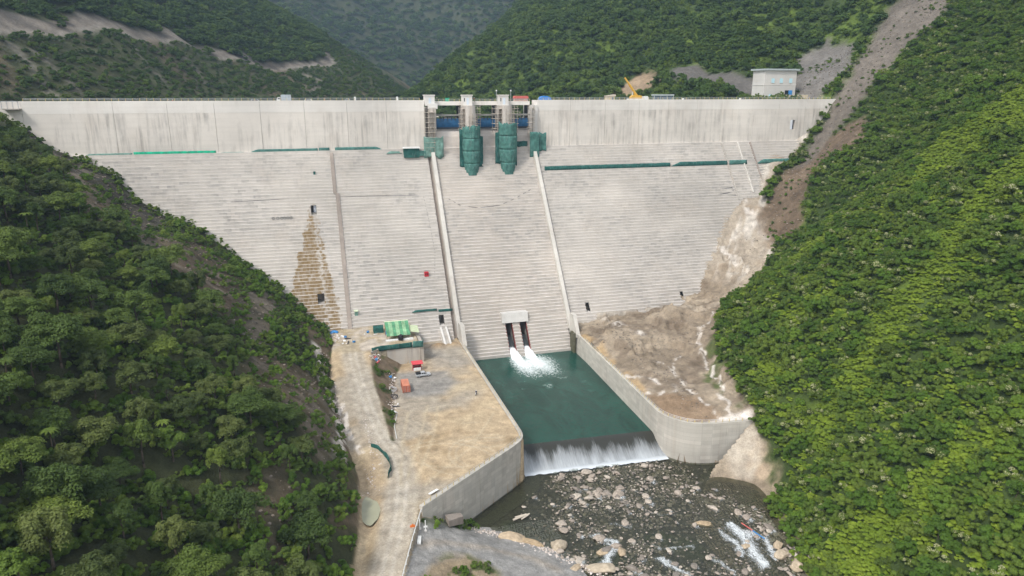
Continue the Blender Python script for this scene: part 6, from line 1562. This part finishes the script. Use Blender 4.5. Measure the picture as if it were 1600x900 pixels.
SHRUBS = [(crown_mesh('crown', 300 + i, r, h, nl, nf, lf, sq, low=-0.5, mats=m, cream=c), trunk_mesh('trunk', 400 + i, h, 0.12), r) for i, (r, h, nl, nf, lf, sq, m, c) in enumerate([
    (2.6, 1.9, 16, 2600, 0.16, 0.85, [M_lf_shrub], 0), (2.0, 1.5, 12, 2000, 0.15, 0.9, [M_lf_shrub2], 0), (3.0, 2.2, 20, 3200, 0.16, 0.75, [M_lf_shrub], 0), (2.2, 1.8, 14, 2200, 0.16, 0.9, [M_lf_shrub2, M_lf_cream], 0.42), (2.6, 2.1, 15, 2600, 0.16, 0.9, [M_lf_bright], 0)])]
LIME = [crown_mesh('crown', 500 + i, 1.7, 0.25, 16, 1300, 0.15, 0.6, low=-0.2, mats=[M_lf_lime]) for i in range(2)]
BUSH = [crown_mesh('crown', 520 + i, 1.7, 0.9, 12, 1300, 0.16, 0.9, low=-0.4, mats=[[M_lf_forest], [M_lf_bright], [M_lf_shrub]][i]) for i in range(3)]
FAR = [crown_mesh('crown', 540 + i, 5.0, 3.0, 14, 900, 0.5, 0.85, low=-0.4, mats=[M_lf_far]) for i in range(3)]

def poisson(n, x0, x1, y0, y1, dmin, ok, tries=1):
    X = rng.uniform(x0, x1, n); Y = rng.uniform(y0, y1, n)
    k = ok(X, Y); X = X[k]; Y = Y[k]
    cell = {}; out = []
    for x, y in zip(X, Y):
        cx_, cy_ = int(x // dmin), int(y // dmin); good = True
        for a in (-1, 0, 1):
            for b_ in (-1, 0, 1):
                for (u, v) in cell.get((cx_ + a, cy_ + b_), ()):
                    if (u - x) ** 2 + (v - y) ** 2 < dmin * dmin: good = False; break
                if not good: break
            if not good: break
        if good: cell.setdefault((cx_, cy_), []).append((x, y)); out.append((x, y))
    return np.array(out)
def az_ok(x, y, lo=-30, hi=68):
    a = np.degrees(np.arctan2(x, y)); return (a > lo) & (a < hi)

def scatter(name, P, scl, protos, idx=None, label=None, cat=None):
    """one mass of foliage: crowns set out on the points of one mesh by geometry nodes"""
    P = np.asarray(P); n = len(P)
    me = bpy.data.meshes.new(name); me.vertices.add(n); me.vertices.foreach_set('co', P.astype(np.float32).ravel())
    a = me.attributes.new('rot', 'FLOAT', 'POINT'); a.data.foreach_set('value', rng.uniform(0, 6.283, n).astype(np.float32))
    s3 = np.stack([scl * rng.uniform(0.85, 1.15, n), scl * rng.uniform(0.85, 1.15, n), scl * rng.uniform(0.75, 1.2, n)], 1)
    a = me.attributes.new('scl', 'FLOAT_VECTOR', 'POINT'); a.data.foreach_set('vector', s3.astype(np.float32).ravel())
    a = me.attributes.new('idx', 'INT', 'POINT'); a.data.foreach_set('value', (rng.integers(0, len(protos), n) if idx is None else idx).astype(np.int32))
    o = bpy.data.objects.new(name, me); COL.objects.link(o)
    ng = bpy.data.node_groups.new(name, 'GeometryNodeTree')
    ng.interface.new_socket('Geometry', in_out='INPUT', socket_type='NodeSocketGeometry'); ng.interface.new_socket('Geometry', in_out='OUTPUT', socket_type='NodeSocketGeometry')
    N = ng.nodes; L = ng.links
    gi = N.new('NodeGroupInput'); go = N.new('NodeGroupOutput'); ip = N.new('GeometryNodeInstanceOnPoints'); jn = N.new('GeometryNodeJoinGeometry')
    for pm in protos:
        po = bpy.data.objects.new(name + '_source', pm)
        oi = N.new('GeometryNodeObjectInfo'); oi.transform_space = 'ORIGINAL'; oi.inputs['Object'].default_value = po; oi.inputs['As Instance'].default_value = True
        L.new(oi.outputs['Geometry'], jn.inputs[0])
    def at(nm, ty):
        q = N.new('GeometryNodeInputNamedAttribute'); q.data_type = ty; q.inputs['Name'].default_value = nm
        return [s for s in q.outputs if s.enabled][0]
    cx_ = N.new('ShaderNodeCombineXYZ'); L.new(at('rot', 'FLOAT'), cx_.inputs[2])
    L.new(gi.outputs[0], ip.inputs['Points']); L.new(jn.outputs[0], ip.inputs['Instance']); ip.inputs['Pick Instance'].default_value = True
    L.new(at('idx', 'INT'), ip.inputs['Instance Index']); L.new(cx_.outputs[0], ip.inputs['Rotation']); L.new(at('scl', 'FLOAT_VECTOR'), ip.inputs['Scale'])
    L.new(ip.outputs[0], go.inputs[0])
    md = o.modifiers.new('foliage', 'NODES'); md.node_group = ng
    tag(o, label, cat, None, 'stuff')
    return o
def ground_pts(P, f=H, dz=0.0): return np.column_stack([P, f(P[:, 0], P[:, 1]) + dz])

def plant(name, label, cat, group, cm, tm, loc, sc, rz):
    e = empty(name, loc, rz); e.scale = (sc, sc, sc * rnd.uniform(0.85, 1.15)); tag(e, label, cat, group)
    for nm, me in (('crown', cm), ('trunk', tm)):
        c = bpy.data.objects.new(nm, me); COL.objects.link(c); c.parent = e
    return e
# --- left slope
okl = lambda x, y: (x < xfoot(y) - 4) & az_ok(x, y, -31, 12) & (bare_left(x, y) < 0.35) & (y < 322)
def okl_tree(x, y):
    near = polymask(x, y, [(-300, 330), (-80, 300), (-62, 262), (-33, 222), (-15, 188), (-2, 160), (2, 100), (-300, 60)], 1) > 0.5
    return okl(x, y) & near & (x < xfoot(y) - 7) & (np.hypot(x, y) > 60)
PT = poisson(6000, -170, 0, 60, 322, 5.6, okl_tree)
dist = np.hypot(PT[:, 0], PT[:, 1]); order = np.argsort(dist)
PT = PT[order]
vis = PT[:290]; rest = PT[290:]
def zone_l(x, y):
    if y > 255: return 'near the dam abutment'
    if x > -22: return 'low above the dirt road'
    if y < 125: return 'low at the near end of the left slope'
    if x < -62: return 'high on the left slope'
    if y > 190: return 'below the bare earth streak'
    return 'in the middle of the left slope'
def zone_r(x, y, z):
    if y < 105: return 'at the near lower end of the right slope'
    if z < 25: return 'at the foot of the right slope'
    if y > 215: return 'on the spur below the rock face of the right slope'
    if z > 75: return 'high on the right slope'
    return 'in the middle of the right slope'
LAB = ['broad dark forest tree with spreading crown on the left slope', 'rounded green forest tree on the left slope', 'wide flat-topped forest tree on the left slope', 'bright green leafy tree among darker forest on the left slope', 'dense dome-shaped forest tree on the left slope', 'tall narrow forest tree on the left slope']
for (x, y) in vis:
    k = rnd.choices(range(6), [5, 5, 3, 2.2, 4, 3])[0]; cm, tm, r = TREES[k]
    zn = zone_l(x, y)
    plant('forest_tree', LAB[k].replace('on the left slope', zn), 'tree', '%s trees %s' % (['broad', 'rounded', 'flat-topped', 'bright', 'domed', 'narrow'][k], zn), cm, tm, (x, y, float(H(np.array([x]), np.array([y]))[0]) - 0.6), rnd.uniform(0.55, 1.02), rnd.uniform(0, 6.28))
if len(rest):
    scatter('forest', ground_pts(rest, H, -0.4), rng.uniform(0.5, 0.9, len(rest)), [t[0] for t in TREES], label='dense green forest higher up the left slope', cat='forest')
PB = poisson(30000, -170, 6, 60, 325, 1.9, lambda x, y: (x < xfoot(y) - 1.0) & az_ok(x, y, -31, 12) & (bare_left(x, y) < rng.uniform(0.35, 1.04, np.shape(x))) & (fbm(x, y, 10, 3, 301) > -0.45 + 0.25 * (x > xfoot(y) - 8)))
scatter('undergrowth', ground_pts(PB, H, -0.2), rng.uniform(0.55, 1.25, len(PB)), BUSH, label='green undergrowth of bushes covering the left slope', cat='undergrowth')
FERN = MB()
for k in range(13):
    a = 2 * math.pi * k / 13 + 0.1 * (k % 3); pr_ = None
    for i in range(6):
        t = i / 5; rr = 3.0 * t; zz = 4.2 + 1.1 * math.sin(t * 2.2) - 0.9 * t * t; w = 0.42 * math.sin(math.pi * min(1, 0.12 + t * 0.86)) + 0.03
        c_ = Vector((rr * math.cos(a), rr * math.sin(a), zz)); sd = Vector((-math.sin(a), math.cos(a), 0)) * w
        if pr_: FERN.add([pr_[0] - pr_[1] + Vector((0, 0, -0.1)), pr_[0], c_, c_ - sd + Vector((0, 0, -0.1))], [(0, 1, 2, 3)], M_lf_shrub2).add([pr_[0], pr_[0] + pr_[1] + Vector((0, 0, -0.1)), c_ + sd + Vector((0, 0, -0.1)), c_], [(0, 1, 2, 3)], M_lf_shrub2)
        pr_ = (c_, sd)
FERNM = FERN.mesh('fronds', M_lf_bright); FERNT = MB().tube((0, 0, -1), (0.1, 0, 4.3), 0.22, 0.14, 7, M_bark).mesh('trunk', M_bark)
for (x, y, sc_, lab) in ((-54.5, 141, 1.5, 'star-shaped light green tree fern at the left picture edge'), (-30.6, 143, 1.2, 'star-shaped tree fern in the middle of the left slope forest'), (-41.5, 112, 1.4, 'tree fern low at the near left corner'), (-15.5, 152, 0.9, 'small tree fern near the foot of the left slope'), (-70, 210, 1.3, 'tree fern high on the left slope'), (-45, 128, 1.2, 'tree fern half hidden among broad trees near the left edge')):
    e = empty('tree_fern', (x, y, float(H(np.array([x]), np.array([y]))[0]) + 3.9), rnd.uniform(0, 6)); e.scale = (sc_ * 0.45,) * 3; tag(e, lab, 'tree fern', 'tree ferns on the left slope')
    for nm, me in (('fronds', FERNM), ('trunk', FERNT)):
        c = bpy.data.objects.new(nm, me); COL.objects.link(c); c.parent = e
# --- right slope
lime_keys = ('r_lime1', 'r_lime2', 'r_lime3', 'r_lime4')
def lime_mask(x, y):
    wx, wy = warp(x, y, 5, 9, 85); m = np.zeros(np.shape(x))
    for k in lime_keys: m = np.maximum(m, polymask(wx, wy, MAPS[k], 3))
    return np.maximum(m, 0.85 * sstep(0.12, 0.34, fbm(x, y * 1.6, 30, 4, 305)))
ins_r = lambda x, y: polymask(*warp(x, y, 1.2, 4), FOOT_R, 0.8) > 0.6
okr = lambda x, y: ins_r(x, y) & az_ok(x, y, 10, 68) & (bare_right(x, y) < 0.45)
PS = poisson(230000, 95, 520, 45, 345, 2.05, lambda x, y: okr(x, y) & (np.hypot(x, y) < 540) & ((lime_mask(x, y) < rng.uniform(0.25, 0.8, np.shape(x))) | (np.hypot(x, y) > 325)))
zs = H(PS[:, 0], PS[:, 1]); dist = np.sqrt(PS[:, 0] ** 2 + PS[:, 1] ** 2 + (zs - 106) ** 2)
o_ = np.argsort(dist + rng.uniform(0, 60, len(dist))); PS = PS[o_]
LABS = ['dark green rounded shrub in the thicket on the right slope', 'small green shrub in the thicket on the right slope', 'wide spreading green shrub in the thicket on the right slope', 'shrub with cream flower heads in the thicket on the right slope', 'bright green shrub in the thicket on the right slope']
for (x, y) in PS[:280]:
    k = rnd.choices(range(5), [5, 4, 4, 1.4, 3])[0]; cm, tm, r = SHRUBS[k]
    zn = zone_r(x, y, float(H(np.array([x]), np.array([y]))[0]))
    plant('hillside_shrub', LABS[k].replace('in the thicket on the right slope', zn), 'shrub', '%s shrubs %s' % (['dark rounded', 'small', 'wide spreading', 'cream flowering', 'bright green'][k], zn), cm, tm, (x, y, float(H(np.array([x]), np.array([y]))[0]) - 0.3), rnd.uniform(0.7, 1.2), rnd.uniform(0, 6.28))
PR_ = PS[280:]
scatter('thicket', ground_pts(PR_, H, -0.2), rng.uniform(0.55, 1.0, len(PR_)) * (1 + 0.55 * (rng.uniform(size=len(PR_)) > 0.93)) * (1 + 0.25 * fbm(PR_[:, 0], PR_[:, 1], 30, 3, 311)), [s[0] for s in SHRUBS], rng.choice(5, len(PR_), p=[0.33, 0.24, 0.23, 0.09, 0.11]), label='dense green shrub thicket covering the right slope', cat='thicket')
PG = poisson(170000, 95, 420, 45, 345, 1.15, lambda x, y: okr(x, y) & (np.hypot(x, y) < 340) & ((lime_mask(x, y) > rng.uniform(0.3, 0.9, np.shape(x))) | (rng.uniform(size=np.shape(x)) < 0.12)))
scatter('ferns', ground_pts(PG, H, -0.1), rng.uniform(0.7, 1.3, len(PG)), LIME, label='lime green ferns and grass in open patches on the right slope', cat='ferns')
# --- mountains behind the dam
def veg_ml(x, y):
    c = col_ml(x, y, 0 * x); return (c[..., 0] < 0.11)
PM = poisson(40000, -300, 150, 345, 960, 3.6, lambda x, y: veg_ml(x, y) & (ml0(x, y) > 60))
zr_ = np.interp(PM[:, 1], [p[1] for p in LINES_M['road']], [p[0] for p in LINES_M['road']])
sm = np.where(PM[:, 0] > zr_, 0.50, 0.85)
scatter('mountain_forest_left', ground_pts(PM, mount_left, -1.2), sm * rng.uniform(0.7, 1.3, len(PM)), FAR, label='green scrub and forest on the mountain behind the left end of the dam', cat='forest')
PM = poisson(60000, 80, 600, 346, 1000, 4.4, lambda x, y: (bare_right(x, y) < 0.4) & (hill_right0(x, y) > 74) & ~((y < 364) & (x < 268)))
lim5 = polymask(*warp(PM[:, 0], PM[:, 1], 8, 20), MAPS['r_lime5'], 5)
scatter('mountain_forest_right', ground_pts(PM, H, -1.2), np.where(lim5 > 0.5, 0.9, 0.95) * rng.uniform(0.7, 1.3, len(PM)), FAR + [SHRUBS[4][0]], np.where(lim5 > 0.5, 3, rng.integers(0, 3, len(PM))), label='dark green forest on the steep mountain behind the right end of the dam', cat='forest')
PM = poisson(42000, -700, 1300, 1060, 2300, 8.5, lambda x, y: az_ok(x, y, -22, 34))
scatter('mountain_forest_far', ground_pts(PM, mount_far, -2), 1.55 * rng.uniform(0.7, 1.3, len(PM)), FAR, label='bluish hazy forest on the far mountain beyond the valley', cat='forest')

# ------------------------------------------------------------------ haze
b = NB('haze_air')
pv = b.node('VolumePrincipled', {'Color': (0.52, 0.74, 1.0, 1), 'Density': 0.00014, 'Anisotropy': 0.2})
b.nt.links.new(pv.outputs[0], b.out.inputs['Volume'])
hz = MB().box(-1000, 1800, -100, 2800, -12, 1300, b.mat).build('haze', b.mat); hz['kind'] = 'stuff'
tag(hz, 'thin bluish haze filling the valley air', 'haze')
# ------------------------------------------------------------------ small stones and rubble as masses
PEB = [rock_mesh('pebble', 760 + i, 1, 0.3, 0.7, M_stone) for i in range(4)]
x, y, s = rocks_pts(3000, 0.10, 0.40, 9, 1.8)
scatter('river_gravel', np.column_stack([x, y, -5.04 + 0 * x]), s, PEB, label='loose gravel and small stones breaking the shallow river surface', cat='gravel')
x, y, s = rocks_pts(4200, 0.25, 0.7, 12, 1.6)
scatter('river_cobbles', np.column_stack([x, y, riverbed(x, y) + 0.05]), s, PEB, label='drowned cobbles on the river bed', cat='gravel')
RUB = [rock_mesh('rubble', 780 + i, 1, 0.4, 0.7, M_rubble) for i in range(4)]
SCR = [rock_mesh('rubble', 790 + i, 1, 0.4, 0.7, m_stone('scree_stone', (0.10, 0.083, 0.066), (0.18, 0.148, 0.118), (0.30, 0.25, 0.205))) for i in range(3)]
def line_scatter(pts, n, w, smin, smax, seed):
    g = np.random.default_rng(seed); P = resample(pts, 0.5); k = g.integers(0, len(P), n)
    x = np.array([P[i].x for i in k]) + g.normal(size=n) * w; y = np.array([P[i].y for i in k]) + g.normal(size=n) * w
    return x, y, smin + (smax - smin) * g.uniform(size=n) ** 2
parts_ = [line_scatter([(36, 159), (45, 153), (56, 141), (66, 128)], 500, 1.0, 0.15, 0.5, 1), line_scatter([(0.5, 280), (6, 270), (9, 262)], 260, 1.6, 0.12, 0.55, 2), line_scatter([(2, 250), (1.5, 235), (4, 215), (5.5, 195)], 300, 1.0, 0.12, 0.5, 3),
          line_scatter([(24.5, 240), (23.4, 225), (21.6, 212)], 170, 0.7, 0.12, 0.45, 4), line_scatter([(12.2, 205), (14, 185), (10, 165)], 160, 1.2, 0.1, 0.35, 5), line_scatter([(110, 150), (112, 138), (108, 122)], 300, 1.8, 0.2, 0.8, 6), line_scatter([(20, 249), (19, 243)], 60, 0.8, 0.15, 0.5, 8),
          ]
parts_m = [line_scatter(LINES['ridge_r'], 700, 2.6, 0.1, 0.45, 9), line_scatter([(130, 224), (145, 240), (135, 250), (125, 230)], 500, 6, 0.1, 0.4, 10), line_scatter([(170, 262), (195, 275), (206, 285)], 260, 4, 0.1, 0.4, 11)]
x = np.concatenate([p[0] for p in parts_]); y = np.concatenate([p[1] for p in parts_]); s = np.concatenate([p[2] for p in parts_])
scatter('rubble', np.column_stack([x, y, H(x, y)]), s, RUB, label='pale rubble and broken stone along the banks and road edges', cat='rubble')
PQ = poisson(9000, -110, 6, 110, 332, 1.1, lambda x, y: bare_left(x, y) > 0.5)
PQ2 = poisson(9000, 200, 350, 265, 370, 1.5, lambda x, y: bare_right(x, y) > 0.5)
PQ = np.concatenate([PQ, PQ2] + [np.column_stack([p[0], p[1]]) for p in parts_m])
scatter('scree', ground_pts(PQ, H, 0.0), np.concatenate([rng.uniform(0.12, 0.55, len(PQ) - sum(len(p[0]) for p in parts_m))] + [p[2] for p in parts_m]), SCR, label='broken rock and scree on the bare slopes', cat='scree')
PQ = poisson(5000, -110, 6, 110, 332, 1.6, lambda x, y: (bare_left(x, y) > 0.5) & (fbm(x, y, 7, 3, 331) > 0.0))
PQ2 = poisson(5000, 200, 350, 265, 370, 2.2, lambda x, y: (bare_right(x, y) > 0.5) & (fbm(x, y, 9, 3, 332) > 0.18))
PQ3 = poisson(3000, 2, 40, 100, 250, 0.9, lambda x, y: (col_left(x, y)[..., 1] > col_left(x, y)[..., 0] * 0.98) & (x > xfoot(y) - 1))
PQ = np.concatenate([q for q in (PQ, PQ2, PQ3) if len(q)])
scatter('weeds', ground_pts(PQ, H, -0.15), rng.uniform(0.25, 0.75, len(PQ)), BUSH, label='scattered weeds and tufts on the bare earth', cat='weeds')
